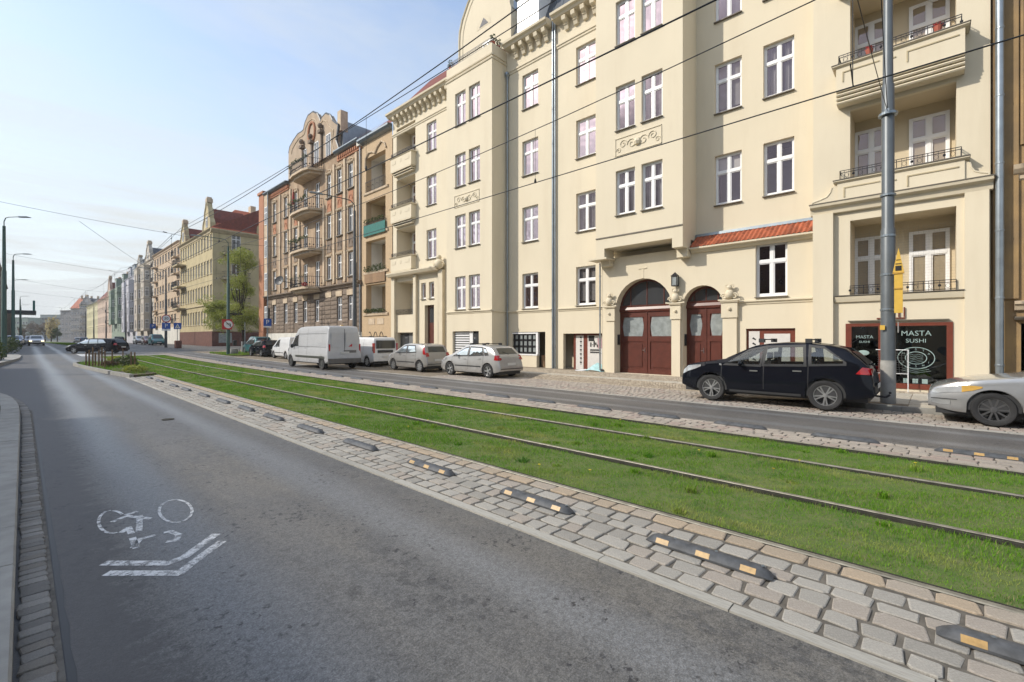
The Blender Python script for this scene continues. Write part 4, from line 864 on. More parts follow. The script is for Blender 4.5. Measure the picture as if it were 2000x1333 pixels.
for i in range(5):
    c = pt(fB, [19.1, 19.15, 19.1, 22.9, 19.0][i], [-.2, -.7, -1.2, -.15, -1.5][i], 19.45); p_ = thing('potted_plant', ['green potted plant at the corner of the roof terrace railing', 'second potted plant along the terrace side railing', 'third potted plant along the terrace side railing', 'small plant at the far left end of the terrace railing', 'potted plant against the gable on the roof terrace'][i], 'plant', (c[0], c[1], 18.92))
    MB().lathe((c[0], c[1], 18.92), [(.1, 0), (.14, .3), (.12, .3)], 8).build('pot', M['terra'], p_); leaves('foliage', [(c[0], c[1], 19.45, .2, .2, .28)], M['leafd'], p_, .1, 70, i)
# gable behind the terrace
fg = street(20.3); gm = MB(); out = [(18.98, 19), (18.98, 22.0), (19.1, 22.35), (19.05, 22.8), (19.25, 23.4), (19.9, 24.2), (20.6, 24.9), (21.4, 25.2), (22.2, 24.9), (22.9, 24.2), (23.5, 23.3), (23.75, 22.6), (23.8, 22.0), (23.8, 19)]
gm.prism(fg, out, 0, -.35); gable = gm.build('gable', M['cream'], house)
cp = MB()
for (a, b), (c, d_) in zip(out[8:-1], out[9:]): cp.tube(pt(fg, a, .02, b), pt(fg, c, .02, d_), .07, n=6)
inn = [(21.4 + (u - 21.4) * .86, 19.2 + (z - 19.2) * .93) for u, z in out[8:]]
for (a, b), (c, d_) in zip(inn[:-1], inn[1:]): cp.tube(pt(fg, a, .0, b), pt(fg, c, .0, d_), .04, n=6)
cp.build('coping', M['cream_trim'], gable)
MB().poly([pt(fg, 20.75, .01, 21.9), pt(fg, 22.05, .01, 21.9), pt(fg, 22.0, .01, 22.3), pt(fg, 21.4, .01, 22.75), pt(fg, 20.8, .01, 22.3)]).build('reveal', M['cream_trim'], gable)
MB().poly([pt(fg, 20.95, .02, 21.98), pt(fg, 21.8, .02, 21.98), pt(fg, 21.4, .02, 22.5)]).build('pane', M['fglass'], gable)
simple_window(house, fg, 21.0, 19.3, .9, 1.5, depth=-.01)
rf = MB(); rf.mesh([(20.6, 18.99, 19), (20.6, 18.99, 21.9), (24.5, 18.99, 24.5), (24.5, 18.99, 19)], [(0, 1, 2, 3)]); rf.build('gable_side', M['cream_trim'], gable)
rf = MB(); rf.mesh([(20.4, 18.93, 22.0), (20.4, 21.4, 25.3), (27, 21.4, 25.3), (27, 18.93, 22.0)], [(0, 1, 2, 3)]); rf.mesh([(20.4, 23.85, 22.0), (20.4, 21.4, 25.3), (27, 21.4, 25.3), (27, 23.85, 22.0)], [(0, 1, 2, 3)]); rf.build('gable_roof', M['zinc'], gable)
# slate mansard and dormers
ms = MB(); ms.mesh([(19.95, 2, 19.2), (19.95, 18.9, 19.2), (21.4, 18.9, 22.6), (21.4, 2, 22.6)], [(0, 1, 2, 3)]); ms.mesh([(21.4, 2, 22.6), (21.4, 18.9, 22.6), (28, 18.9, 24.5), (28, 2, 24.5)], [(0, 1, 2, 3)])
roof = ms.build('mansard_roof', M['slate'], house)
for y in np.arange(12.2, 18.8, .6): MB().tube((19.94, y, 19.22), (21.39, y, 22.6), .02, n=4).build('standing_seam', M['zinc'], roof)
dm = MB(); dm.box(19.75, 21.6, 16.35, 17.95, 19.2, 21.6); dm = dm.build('dormer', M['white'], house)
for k in range(4): MB().box(19.72, 19.75, 16.55, 17.7, 19.5 + k * .5, 19.54 + k * .5).build('slat', M['zinc'], dm)
MB().box(19.6, 21.7, 16.2, 18.1, 21.6, 21.7).build('dormer_roof', M['zinc'], dm)
# left part: loggias, stair window column, entrance
lw = [(26.4, z + .1, 1.15, 2.1) for z in SZ[1:]]; h2 = [(u - w / 2, u + w / 2, z, z + h) for u, z, w, h in lw]
tw = [(27.35, 4.62, .55, 1.18), (26.4, 4.62, .6, 1.18)]; h2 += [(u - w / 2, u + w / 2, z, z + h) for u, z, w, h in tw]
h2 += [(26.1, 27.2, .12, 4.15), (24.3, 24.6, 3.6, 5.9), (24.3, 24.6, .6, 3.0)] + [(24.3, 24.6, z - .1, z + 2.3) for z in SZ[1:]]
LZ = [(3.55, 6.1), (7.85, 10.2), (11.65, 14.05), (15.55, 18.05)]
lg = [(28.35, 30.85, a, b) for a, b in LZ]
mb = MB(); wall(mb, fW, 23.15, 31.35, 0, 19.1, holes=h2 + lg + [(28.5, 30.8, .12, 2.2)], reveal=.3)
for a, b in LZ:  # loggia interiors
    for q in ([(28.35, -.3, a), (28.35, -1.3, a), (28.35, -1.3, b), (28.35, -.3, b)], [(30.85, -.3, a), (30.85, -1.3, a), (30.85, -1.3, b), (30.85, -.3, b)], [(28.35, -1.3, a), (30.85, -1.3, a), (30.85, -1.3, b), (28.35, -1.3, b)], [(28.35, -.3, a), (30.85, -.3, a), (30.85, -1.3, a), (28.35, -1.3, a)], [(28.35, -.3, b), (30.85, -.3, b), (30.85, -1.3, b), (28.35, -1.3, b)]):
        mb.poly([pt(fW, *p) for p in q])
mb.build('wall', M['cream'], house)
for u, z, w, h in lw: window(house, fW, u, z, w, h)
for u, z, w, h in tw: window(house, fW, u, z, w, h, 'F', curt=1)
for z in [.6, 3.6] + [s_ - .1 for s_ in SZ[1:]]: MB().poly([pt(fW, 24.3, -.2, z), pt(fW, 24.6, -.2, z), pt(fW, 24.6, -.2, z + 2.4), pt(fW, 24.3, -.2, z + 2.4)]).build('niche', M['ochre'], house)
for a, b in LZ: window(house, fW, 29.6, a + .02, 1.6, 2.2, d=-1.15, depth=.04, sill=False)
for k, (a, b) in enumerate(LZ[1:]):  # balcony fronts
    z = a; mb = MB(); F = fW
    mb.fbox(F, 28.25, 31.0, -.05, .45, z - .95, z + .04); mb.prof(F, [(0, z + .04), (.5, z + .04), (.55, z + .10), (0, z + .12)], 28.15, 31.1)
    b_ = mb.build('balcony_front', M['cream'], house)
    for q in range(3): MB().prof(F, [(0, z - 1.03 - q * .13), (.45 - q * .1, z - 1.03 - q * .13), (.45 - q * .1, z - .96 - q * .13), (0, z - .96 - q * .13)], 28.3 + q * .05, 30.95 - q * .05).build('rib', M['cream_trim'], b_)
    for q in (28.5, 29.55, 30.3): MB().fbox(F, q, q + .5 - (q == 29.55) * .35, .45, .468, z - .45, z - .2).build('panel', M['cream_trim'], b_)
    railing(b_, F, 28.3, 30.95, .42, z + .1, .32, ret=0)
    if k == 2: pass
railing(house, fW, 28.4, 30.8, .05, 3.6, .35); MB().prof(fW, [(0, 6.45), (.5, 6.5), (.62, 6.68), (.62, 6.76), (0, 6.8)], 25.2, 31.4).build('string_course', M['cream_trim'], house)
for u0, u1 in ((28.02, 28.35), (30.85, 31.3)): MB().fbox(fW, u0, u1, .0, .22, 0, 6.45).build('pier', M['cream_trim'], house)
MB().fbox(fW, 24.85, 25.35, 0, .25, 0, 6.5).build('pier', M['cream_trim'], house)
mb = MB(); mb.ball(pt(fW, 25.1, .3, 6.9), .36, n=10); scroll(mb, fW, 25.4, 6.8, .35, .3); scroll(mb, fW, 24.8, 6.8, .35, .3, s=-1); mb.ball(pt(fW, 25.1, .35, 7.35), .2, n=8); mb.build('ornament', M['cream_trim'], house, smooth=True)
main_cornice(23.3, 31.4)
dr = MB(); dr.fbox(fW, 26.1, 27.2, -.34, -.30, .12, 4.15); dr = dr.build('door', M['wood'], house); MB().fbox(fW, 26.3, 27.0, -.298, -.29, 2.9, 4.0).build('pane', M['fglass'], dr); MB().fbox(fW, 26.25, 26.9, -.30, -.285, .4, 1.2).build('panel', M['woodred'], dr)
sh = MB(); sh.fbox(fW, 28.5, 30.8, -.34, -.30, .12, 2.2); sh = sh.build('shopfront', M['grey_pl'], house); MB().fbox(fW, 29.6, 30.7, -.30, -.29, .7, 2.1).build('pane', M['fglass'], sh)
MB().mesh([(19.7, 23.9, 19.2), (19.7, 31.3, 19.2), (23.5, 31.3, 23.6), (23.5, 23.9, 23.6)], [(0, 1, 2, 3)]).mesh([(19.7, 31.3, 19.2), (23.5, 31.3, 23.6), (23.5, 31.3, 19.2)], [(0, 1, 2)]).build('tiled_roof', M['tiled'], house)
# shutter window of the bay
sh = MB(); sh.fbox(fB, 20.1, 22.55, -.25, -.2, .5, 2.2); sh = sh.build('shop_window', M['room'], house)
for k in range(11): MB().fbox(fB, 21.15, 22.5, -.2, -.16, .55 + k * .15, .64 + k * .15).build('shutter_slat', M['signwhite'], sh)
MB().fbox(fB, 20.8, 21.1, -.2, -.15, .5, 2.2).build('frame', M['white'], sh); MB().fbox(fB, 20.2, 20.75, -.19, -.18, .55, 2.1).build('pane', M['fglass'], sh); MB().fbox(fB, 20.3, 20.65, -.175, -.17, .8, 1.1).build('paper', M['paper'], sh)
# shop window beside the double pipe
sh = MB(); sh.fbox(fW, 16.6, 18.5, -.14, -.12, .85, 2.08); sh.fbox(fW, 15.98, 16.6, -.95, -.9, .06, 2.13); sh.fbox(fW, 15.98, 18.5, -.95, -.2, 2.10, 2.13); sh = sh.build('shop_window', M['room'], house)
MB().fbox(fW, 16.6, 18.5, -.22, .02, .06, .78).build('parapet', M['cream'], sh); MB().fbox(fW, 16.55, 18.5, -.2, .05, .78, .86).build('sill', M['white'], sh); MB().fbox(fW, 16.52, 16.66, -.15, .0, .86, 2.1).fbox(fW, 16.66, 18.5, -.1, -.0, 2.02, 2.1).build('frame', M['white'], sh)
g_ = MB()
for i in range(6): g_.fbox(fW, 16.68 + i * .34, 16.73 + i * .34, -.1, -.06, .9, 2.02)
for i in range(4): g_.fbox(fW, 16.7, 18.5, -.1, -.061, .9 + i * .37, .94 + i * .37)
g_.build('grille', M['iron'], sh)
for i in range(5):
    for j in range(3): MB().fbox(fW, 16.77 + i * .34, 16.97 + i * .34, -.12, -.11, .98 + j * .37, 1.22 + j * .37).build('paper', M['frost'], sh)
d_ = MB().fbox(fW, 16.0, 16.28, -.9, -.86, .06, 2.0).build('door', M['plastic'], sh); MB().fbox(fW, 16.28, 16.5, -.9, -.3, .06, .8).build('panel', M['plank'], sh)
# poster shop left of the arch
sh = MB(); sh.fbox(fW, 12.08, 14.25, -.34, -.28, .06, 2.02); sh = sh.build('shopfront', M['woodred'], house); MB().fbox(fW, 12.15, 13.36, -.285, -.27, .1, 1.92).build('poster', M['paper'], sh); MB().fbox(fW, 13.62, 14.1, -.285, -.27, .1, 1.92).build('poster', M['paper'], sh)
for j, ch in enumerate('TANDETA'): MB().fbox(fW, 13.72, 13.84, -.268, -.266, 1.78 - j * .22, 1.86 - j * .22).fbox(fW, 13.755, 13.79, -.2655, -.264, 1.68 - j * .22, 1.86 - j * .22).build('print', M['signblack'], sh)
MB().fbox(fW, 12.35, 12.75, -.268, -.26, 1.25, 1.78).build('print', M['paperpink'], sh); MB().fbox(fW, 12.95, 13.3, -.268, -.26, 1.62, 1.9).build('print', M['signblack'], sh)
for k in range(5): MB().fbox(fW, 12.72 + k * .1, 12.79 + k * .1, -.259, -.256, 1.32 + .1 * (k % 2), 1.45 + .1 * (k % 3)).build('print', M['signblack'], sh)
MB().fbox(fW, 12.6, 13.2, -.262, -.2595, 1.0, 1.08).fbox(fW, 12.6, 13.2, -.262, -.2595, 1.12, 1.2).build('print', M['aludark'], sh)
# frame with posters behind the black car
sh = MB(); sh.fbox(fG, 3.77, 5.44, -.16, -.1, .18, 2.15); sh = sh.build('shop_window', M['woodred'], house); MB().fbox(fG, 4.98, 5.36, -.1, -.085, .3, 2.05).build('poster', M['paper'], sh); MB().fbox(fG, 3.95, 4.82, -.1, -.085, .3, 1.95).build('poster', M['paper'], sh)
for k in range(6): MB().prism(fG, [(5.12, 1.7 - k * .2), (5.24, 1.76 - k * .2), (5.2, 1.82 - k * .2), (5.10, 1.74 - k * .2)], -.084, -.08).build('print', M['signblack'], sh)
# arched doors
def arch_door(u0, u1, z0, zs, d, label):
    w = u1 - u0; r = w / 2; c = (u0 + u1) / 2; root = MB().fbox(fG, u0, u1, d - .08, d - .04, z0, zs).build('door', M['wood'], house)
    for a, b in ((u0, c - .03), (c + .03, u1)):
        for x0, x1, q0, q1 in ((a, a + .13, z0, zs - .1), (b - .13, b, z0, zs - .1), (a + .13, b - .13, z0, z0 + .22), (a + .13, b - .13, z0 + 1.5, z0 + 1.75), (a + .13, b - .13, zs - .35, zs - .1)): root_ = MB().fbox(fG, x0, x1, d - .04, d - .005, q0, q1).build('rail', M['wood'], root)
        MB().fbox(fG, a + .22, b - .22, d - .04, d - .015, z0 + .32, z0 + 1.4).build('panel', M['wood'], root)
        m = .08; aa, bb, q0, q1 = a + .13, b - .13, z0 + 1.75, zs - .35
        MB().poly([pt(fG, x, d - .035, z) for x, z in ((aa + m, q0), (bb - m, q0), (bb, (q0 + q1) / 2), (bb - m, q1), (aa + m, q1), (aa, (q0 + q1) / 2))]).build('pane', M['frost'], root)
    MB().fbox(fG, c - .03, c + .03, d - .05, d + .02, z0, zs - .1).build('astragal', M['wood'], root)
    MB().tube(pt(fG, c + .09, d + .0, z0 + 1.0), pt(fG, c + .09, d + .0, z0 + 1.22), .012, n=6).tube(pt(fG, c + .09, d + .04, z0 + 1.1), pt(fG, c + .2, d + .04, z0 + 1.1), .012, n=6).build('handle', M['alu'], root)
    MB().prof(fG, [(d - .06, zs - .12), (d + .05, zs - .1), (d + .07, zs), (d + .03, zs + .12), (d + .05, zs + .2), (d - .06, zs + .22)], u0, u1).build('transom', M['wood'], root)
    n = 20; arc = [(c + r * math.cos(math.pi * i / n), zs + r * math.sin(math.pi * i / n)) for i in range(n + 1)]; arc2 = [(c + (r - .1) * math.cos(math.pi * i / n), zs + (r - .1) * math.sin(math.pi * i / n)) for i in range(n + 1)]
    f = MB()
    for i in range(n): f.mesh([pt(fG, *p) for p in ((arc[i][0], d, arc[i][1]), (arc[i + 1][0], d, arc[i + 1][1]), (arc2[i + 1][0], d, arc2[i + 1][1]), (arc2[i][0], d, arc2[i][1]), (arc[i][0], d - .06, arc[i][1]), (arc[i + 1][0], d - .06, arc[i + 1][1]), (arc2[i + 1][0], d - .06, arc2[i + 1][1]), (arc2[i][0], d - .06, arc2[i][1]))], [(0, 1, 2, 3), (3, 2, 6, 7), (0, 1, 5, 4)])
    for q in (-.33, 0, .33): f.fbox(fG, c + q * w * .9 - .02, c + q * w * .9 + .02, d - .05, d - .01, zs + .2, zs + math.sqrt(max(0, (r - .05) ** 2 - (q * w * .9) ** 2)))
    fan = f.build('fanlight', M['wood'], root); MB().poly([pt(fG, x, d - .03, z) for x, z in arc]).build('pane', M['glass'], fan) if False else MB().poly([pt(fG, x, d - .03, z) for x, z in arc]).build('fanlight_pane', M['fglass'], root)
    return root
arch_door(8.42, 11.2, .12, 3.12, -.42, ''); arch_door(6.3, 7.95, .14, 3.16, -.42, '')
for u0, u1, orn in ((11.2, 11.62, 11.45), (8.02, 8.4, 8.2), (5.75, 6.28, 6.0)):   # pilasters with carved heads
    z1 = 2.85; b = MB().fbox(fG, u0, u1, .0, .12, .1, z1).build('pilaster', M['cream'], house); MB().fbox(fG, u0 - .04, u1 + .04, .0, .17, z1 - .25, z1 + .32).prof(fG, [(.0, z1 + .32), (.2, z1 + .35), (.24, z1 + .42), (0, z1 + .45)], u0 - .07, u1 + .07).build('capital', M['cream_trim'], b)
    mb = MB(); mb.ball(pt(fG, orn, .16, z1 + .68), .17, sz=1.2, n=10); mb.ball(pt(fG, orn, .18, z1 + .95), .10, n=8); mb.ball(pt(fG, orn, .2, z1 + .1), .07, n=8)
    for s in (-1, 1): scroll(mb, fG, orn + s * .2, z1 + .6, .18, .13, s=s, th=.03); scroll(mb, fG, orn + s * .1, z1 + 1.0, .16, .08, s=-s, th=.02); mb.tube(pt(fG, orn, .2, z1 + .42), pt(fG, orn + s * .42, .22, z1 + .45), .035, n=6)
    mb.build('carved_head', M['cream_trim'], b, smooth=True)
MB().fbox(fG, 9.75, 9.87, 0, .012, 4.52, 4.95).fbox(fG, 9.6, 10.0, 0, .03, 4.95, 4.99).build('keystone', M['cream_trim'], house)
l_ = thing('wall_lantern', 'small square black lantern on the wall between the two arched doors', 'lantern', pt(fG, 8.2, .15, 4.2)); fx = pt(fG, 8.2, .2, 4.2)
MB().box(fx[0] - .1, fx[0] + .1, fx[1] - .1, fx[1] + .1, 4.05, 4.42).build('glass_box', M['frost'], l_)
mb = MB()
for sx in (-1, 1):
    for sy in (-1, 1): mb.box(fx[0] + sx * .11 - .012, fx[0] + sx * .11 + .012, fx[1] + sy * .11 - .012, fx[1] + sy * .11 + .012, 4.02, 4.44)
mb.box(fx[0] - .12, fx[0] + .12, fx[1] - .12, fx[1] + .12, 4.01, 4.05); mb.mesh([(fx[0] - .15, fx[1] - .15, 4.44), (fx[0] + .15, fx[1] - .15, 4.44), (fx[0] + .15, fx[1] + .15, 4.44), (fx[0] - .15, fx[1] + .15, 4.44), (fx[0], fx[1], 4.62)], [(0, 1, 4), (1, 2, 4), (2, 3, 4), (3, 0, 4), (0, 1, 2, 3)]); mb.build('frame', M['iron'], l_)
for u, dd in ((11.19, -.2), (11.19, -.32), (7.94, -.2), (7.94, -.32)): MB().fbox(fG, u - .02, u, dd - .04, dd + .04, 1.45, 1.95).build('intercom', M['plastic'], house)
MB().fbox(fG, 11.17, 11.198, -.36, -.12, .2, 1.15).build('meter_box', M['cream_trim'], house)
# ---------------- loggia bay at the right end
mb = MB(); LO = [(3.2, 5.72), (6.95, 9.42), (10.68, 13.1), (14.5, 17.0)]; l0, l1 = -.45, 2.1
wall(mb, fL, -1.15, 3.15, 0, 22, holes=[(l0, l1, a, b) for a, b in LO] + [(-.38, 2.22, .2, 2.27)], reveal=.15)
mb.poly([pt(fL, 3.15, 0, 0), pt(fL, 3.15, -1.1, 0), pt(fL, 3.15, -1.1, 22), pt(fL, 3.15, 0, 22)])
mb.build('loggia_bay', M['cream'], house)
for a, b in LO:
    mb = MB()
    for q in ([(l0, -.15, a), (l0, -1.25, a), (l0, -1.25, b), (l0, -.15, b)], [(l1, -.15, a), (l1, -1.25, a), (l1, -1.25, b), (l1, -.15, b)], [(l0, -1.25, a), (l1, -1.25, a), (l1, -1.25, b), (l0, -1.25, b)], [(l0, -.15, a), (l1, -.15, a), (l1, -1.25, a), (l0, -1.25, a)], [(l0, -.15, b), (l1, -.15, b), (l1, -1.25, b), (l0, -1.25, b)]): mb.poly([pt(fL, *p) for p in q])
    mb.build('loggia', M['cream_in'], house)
for a, b in LO:
    for uc in (1.64, .16): window(house, fL, uc, a - .05, .95 if uc > 1 else .98, 2.16, d=-1.22, depth=.0, sill=False, curt=.9 if a > 6 else .6)
pr = MB().fbox(fL, 2.55, 3.13, .0, .18, 0, 6.05).build('pilaster', M['cream'], house); MB().fbox(fL, -1.12, -.62, .0, .12, 0, 6.05).build('pilaster', M['cream'], house)
MB().prof(fL, [(0, 6.02), (.12, 6.04), (.16, 6.22), (.3, 6.28), (.32, 6.36), (0, 6.4)], -1.2, 3.2).build('cornice', M['cream_trim'], house)
MB().prof(fL, [(0, 6.37), (.33, 6.365), (.335, 6.40), (0, 6.43)], -1.22, 3.22).build('flashing', M['sillz'], house)
MB().prof(fL, [(0, 2.98), (.07, 3.0), (.1, 3.1), (.12, 3.18), (0, 3.2)], -.62, 2.52).build('sill', M['cream_trim'], house); MB().fbox(fL, -.62, 2.52, 0, .15, 3.2, 3.225).build('flashing', M['sillz'], house)
railing(house, fL, l0, l1, .04, 3.23, .30)
# safety net in the first floor loggia
nt_ = MB()
for k in range(24): nt_.tube(pt(fL, l0, -.03, 3.3 + k * .085), pt(fL, l1, -.03, 3.26 + k * .085), .0016, n=3, caps=False)
for k in range(22): nt_.tube(pt(fL, l0 + k * .12, -.03, 3.25), pt(fL, l0 + k * .12, -.03, 5.3), .0013, n=3, caps=False)
nt_.build('safety_net', M['frost'], house)
# balcony fronts of floors two and three
for k, (z, dd) in enumerate(((6.98, .25), (10.72, .5), (14.45, .5))):
    b = MB().fbox(fL, -.62, 2.42, 0, dd, z - .72, z).build('balcony_front', M['cream'], house)
    MB().prof(fL, [(0, z), (dd + .02, z), (dd + .08, z + .04), (dd + .08, z + .07), (0, z + .08)], -.72, 2.52).build('coping', M['cream_trim'], b); MB().fbox(fL, -.74, 2.54, 0, dd + .1, z + .081, z + .10).build('flashing', M['sillz'], b)
    for a, c in ((1.3, 2.25), (-.5, .65)):
        MB().fbox(fL, a, c, dd, dd + .022, z - .20, z - .165).fbox(fL, c - .035, c, dd, dd + .022, z - .5, z - .20).build('panel', M['ochre_t'], b)
    MB().fbox(fL, .9, 1.05, dd, dd + .022, z - .25, z - .21).build('panel', M['ochre_t'], b)
    if k:
        for q in range(4): MB().prof(fL, [(0, z - .8 - q * .12), (dd - q * .035, z - .8 - q * .12), (dd + .03 - q * .035, z - .76 - q * .12), (dd - q * .035, z - .72 - q * .12), (0, z - .72 - q * .12)], -.62 + q * .0, 2.42 - q * .0).build('rib', M['cream_trim'], b)
    else:
        for s, uc in ((1, 2.42), (-1, -.62)):
            pts = [(0, z), (0, z - .62)] + [(.75, z - .62), (.72, z - .5), (.5, z - .45), (.3, z - .38), (.2, z - .25), (.16, z - .1)]
            if s < 0: pts = [(x * .68, y) for x, y in pts]
            MB().prism(fL, [(uc + s * x, y) for x, y in pts], .02, .2).build('volute', M['cream'], b)
            q = MB(); q.path([pt(fL, uc + s * x, .2, y) for x, y in pts[2:]], .025, 6); q.build('coping', M['cream_trim'], b, smooth=True)
    railing(b, fL, -.55, 2.35, dd - .02, z + .10, .30, ret=0)
for i, (u, z) in enumerate(((1.55, 10.92), (-.05, 10.92))):
    c = pt(fL, u, .48, z); f_ = thing('flower_pot', ['red flower pot on the left of the upper balcony railing', 'red flower pot on the right of the upper balcony railing'][i], 'flower pot', c); MB().lathe(c, [(.07, -.1), (.11, .08), (.10, .08)], 10).build('pot', M['terra'], f_); leaves('flowers', [(c[0], c[1], c[2] + .12, .13, .13, .08)], M['flower'], f_, .06, 60, i)
# sushi shopfront
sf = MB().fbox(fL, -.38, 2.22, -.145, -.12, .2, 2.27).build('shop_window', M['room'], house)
fr_ = MB(); fr_.fbox(fL, -.38, -.24, -.12, .03, .2, 2.27).fbox(fL, 2.06, 2.22, -.12, .03, .2, 2.27).fbox(fL, -.24, 2.06, -.12, .028, .2, .36).fbox(fL, -.24, 2.06, -.12, .028, 2.17, 2.27).fbox(fL, 1.26, 1.36, -.12, .025, .36, 2.17)
fr_.build('frame', M['woodred'], sf); MB().fbox(fL, -.24, 2.06, -.03, -.028, .36, 2.17).build('pane', M['shopglass'], sf)
MB().fbox(fL, -.3, 2.15, .0, .10, 2.34, 2.37).build('canopy', M['sillz'], sf)
P3 = lambda u, z, d=.0: pt(fL, u, d - .022, z)
for s, sz, u, z, sx in (('MASTA', .225, .45, 1.93, 1.0), ('SUSHI', .17, .45, 1.70, 1.1), ('MASTA', .145, 1.72, 1.82, 1.0), ('SUSHI', .10, 1.72, 1.66, 1.1)): text(s, sz, M['printgreen'], parent=sf, mtx=face_m(P3(u, z), (-1, 0, 0)), sx=sx)
mb = MB()
for rx, rz in ((.43, .33), (.25, .19)): mb.path([P3(.45 + rx * math.cos(a), 1.17 + rz * math.sin(a)) for a in [k * math.pi / 16 for k in range(33)]], .014, 4)
for k in range(5):
    z = 1.05 + k * .055; mb.path([P3(.28 + j * .055, z + .018 * math.sin(j * 1.9 + k)) for j in range(7)], .007, 3)
for k in range(3): mb.path([P3(.1 + k * .05, .78 + k * .05), P3(.45, .70 + k * .05), P3(.8 - k * .05, .78 + k * .05)], .008, 3)
mb.build('emblem', M['printgreen'], sf)
for word, a0, a1, sg in (('MASTA', 150, 30, 1), ('SUSHI', 212, 328, -1)):
    for i, ch in enumerate(word):
        a = math.radians(a0 + (a1 - a0) * i / 4); text(ch, .085, M['printgreen'], parent=sf, mtx=face_m(P3(.45 - .345 * math.cos(a), 1.17 + .262 * math.sin(a)), (-1, 0, 0), tilt=(a - math.pi / 2) * -.0))
for k in range(3): MB().fbox(fL, .62 - k * .22, .75 - k * .22, -.021, -.019, .38, .52).build('print', M['printgreen'], sf)
MB().fbox(fL, .95, 1.24, -.021, -.019, .38, .55).build('print', M['paper'], sf); 
mb = MB(); mb.path([pt(fL, .62, .35, .12), pt(fL, .62, .35, 1.42), pt(fL, 1.4, .35, 1.42)], .013, 6); mb.path([pt(fL, .62, .35, .68), pt(fL, 1.4, .35, .68)], .010, 6)
lat = thing('menu_stand', 'white metal menu stand with lattice panel in front of the restaurant window', 'stand', pt(fL, .62, .35, .12)); mb.build('frame', M['signwhite'], lat)
lt = MB()
for k in range(9): lt.path([pt(fL, .66 + .08 * k, .35, .70), pt(fL, .66 + .08 * k + .05 * math.sin(k), .35, 1.38)], .006, 3); lt.path([pt(fL, .64, .35, .72 + .075 * k), pt(fL, 1.36, .35, .76 + .07 * k)], .006, 3)
lt.build('lattice', M['aludark'], lat)
mb = MB(); scroll(mb, fL, 1.82, 1.05, -.02, .18, th=.012); mb.ball(P3(1.75, 1.3), .16, sx=.05, sz=.55, n=12); mb.path([P3(1.9, 1.1), P3(1.6, .8), P3(1.45, .95)], .01, 4); scroll(mb, fL, 1.55, .7, -.02, .14, s=-1, th=.009); mb.build('print', M['printgreen'], sf)
for q in range(3): MB().tube(pt(fL, .98 - q * .13, .04, 2.45), pt(fL, .98 - q * .13, .04, 2.76 - .03 * (2 - q)), .02, n=6).build('rust_rod', M['woodred'], sf)
MB().fbox(fL, .7, 1.4, .0, .04, 2.40, 2.44).build('bracket', M['woodred'], sf)
# rear body so that the house is a solid volume
MB().box(21.5, 31, -1.15, 31.3, 0, 19.0).build('rear_block', M['cream'], house)
MB().box(20.25, 21.5, -1.15, 31.3, 0, .1).build('plinth', M['grey_pl'], house)
# downpipes
t = downpipe('downpipe', 'thick zinc double downpipe running up the cream facade between two window columns', W - .09, 15.38, .12, 19.2, .062); MB().tube((W - .09, 15.22, .12), (W - .09, 15.22, 19.2), .05, n=10).build('pipe', M['pipe'], t, smooth=True)
t = downpipe('downpipe', 'slim zinc downpipe in the corner beside the projecting bay', W - .09, 18.82, .12, 17.4, .05); hopper(t, W - .09, 18.82, 17.3)
downpipe('downpipe', 'short thin downpipe left of the large arched door under the oriel', 19.3 - .05, 12.03, .12, 5.45, .04)
t = downpipe('downpipe', 'tall zinc downpipe at the right hand end of the cream house', 18.75, -1.32, .12, 22, .09)
# ---------------------------------------------------------------- weathered house cut off by the right edge
fR = street(19.05); hr = thing('weathered_house', 'weathered ochre house with peeling plaster, cut off by the right edge', 'house', (19.05, -4, 0))
mb = MB(); wall(mb, fR, -12, -1.16, 2.2, 22, holes=[(-3.1, -2.05, 3.2, 5.6), (-5.5, -4.4, 3.2, 5.6), (-3.1, -2.05, 7.5, 10)]); mb.build('wall', M['right_w'], hr)
MB().fbox(fR, -12, -1.75, 0, .0, 0, 2.2).fbox(fR, -12, -1.75, -.2, -.02, 0, 2.2).build('plinth', M['grey_pl'], hr); MB().fbox(fR, -1.75, -1.16, -.2, .0, 0, 2.2).build('pier', M['right_w'], hr)
MB().prof(fR, [(0, 2.55), (.1, 2.58), (.14, 2.7), (.2, 2.74), (.2, 2.8), (0, 2.84)], -12, -1.62).build('sill', M['beige_d'], hr); MB().prof(fR, [(0, 2.3), (.16, 2.3), (.2, 2.36), (0, 2.4)], -12, -1.62).build('moulding', M['sillz'], hr)
MB().prof(fR, [(0, 6.2), (.05, 6.25), (.05, 6.35), (.12, 6.4), (.2, 6.5), (.24, 6.62), (0, 6.68)], -12, -1.6).build('cornice', M['beige_d'], hr)
for u in (-1.7, -1.95): pass
for k in range(3):
    for q in range(5): MB().tube(pt(fR, -1.78 - q * .11 - k * 2.4, .02, 7.2), pt(fR, -1.78 - q * .11 - k * 2.4, .02, 16), .05, n=8).build('flute', M['right_w'], hr, smooth=True)
MB().fbox(fR, -1.7, -1.2, .0, .08, 2.9, 22).build('pilaster', M['right_w'], hr)
for uc, z in ((-2.57, 3.2), (-4.95, 3.2), (-2.57, 7.5)): simple_window(hr, fR, uc, z, 1.05, 2.4)
MB().box(19.3, 30, -12, -1.2, 0, 22).build('rear_block', M['right_w'], hr)

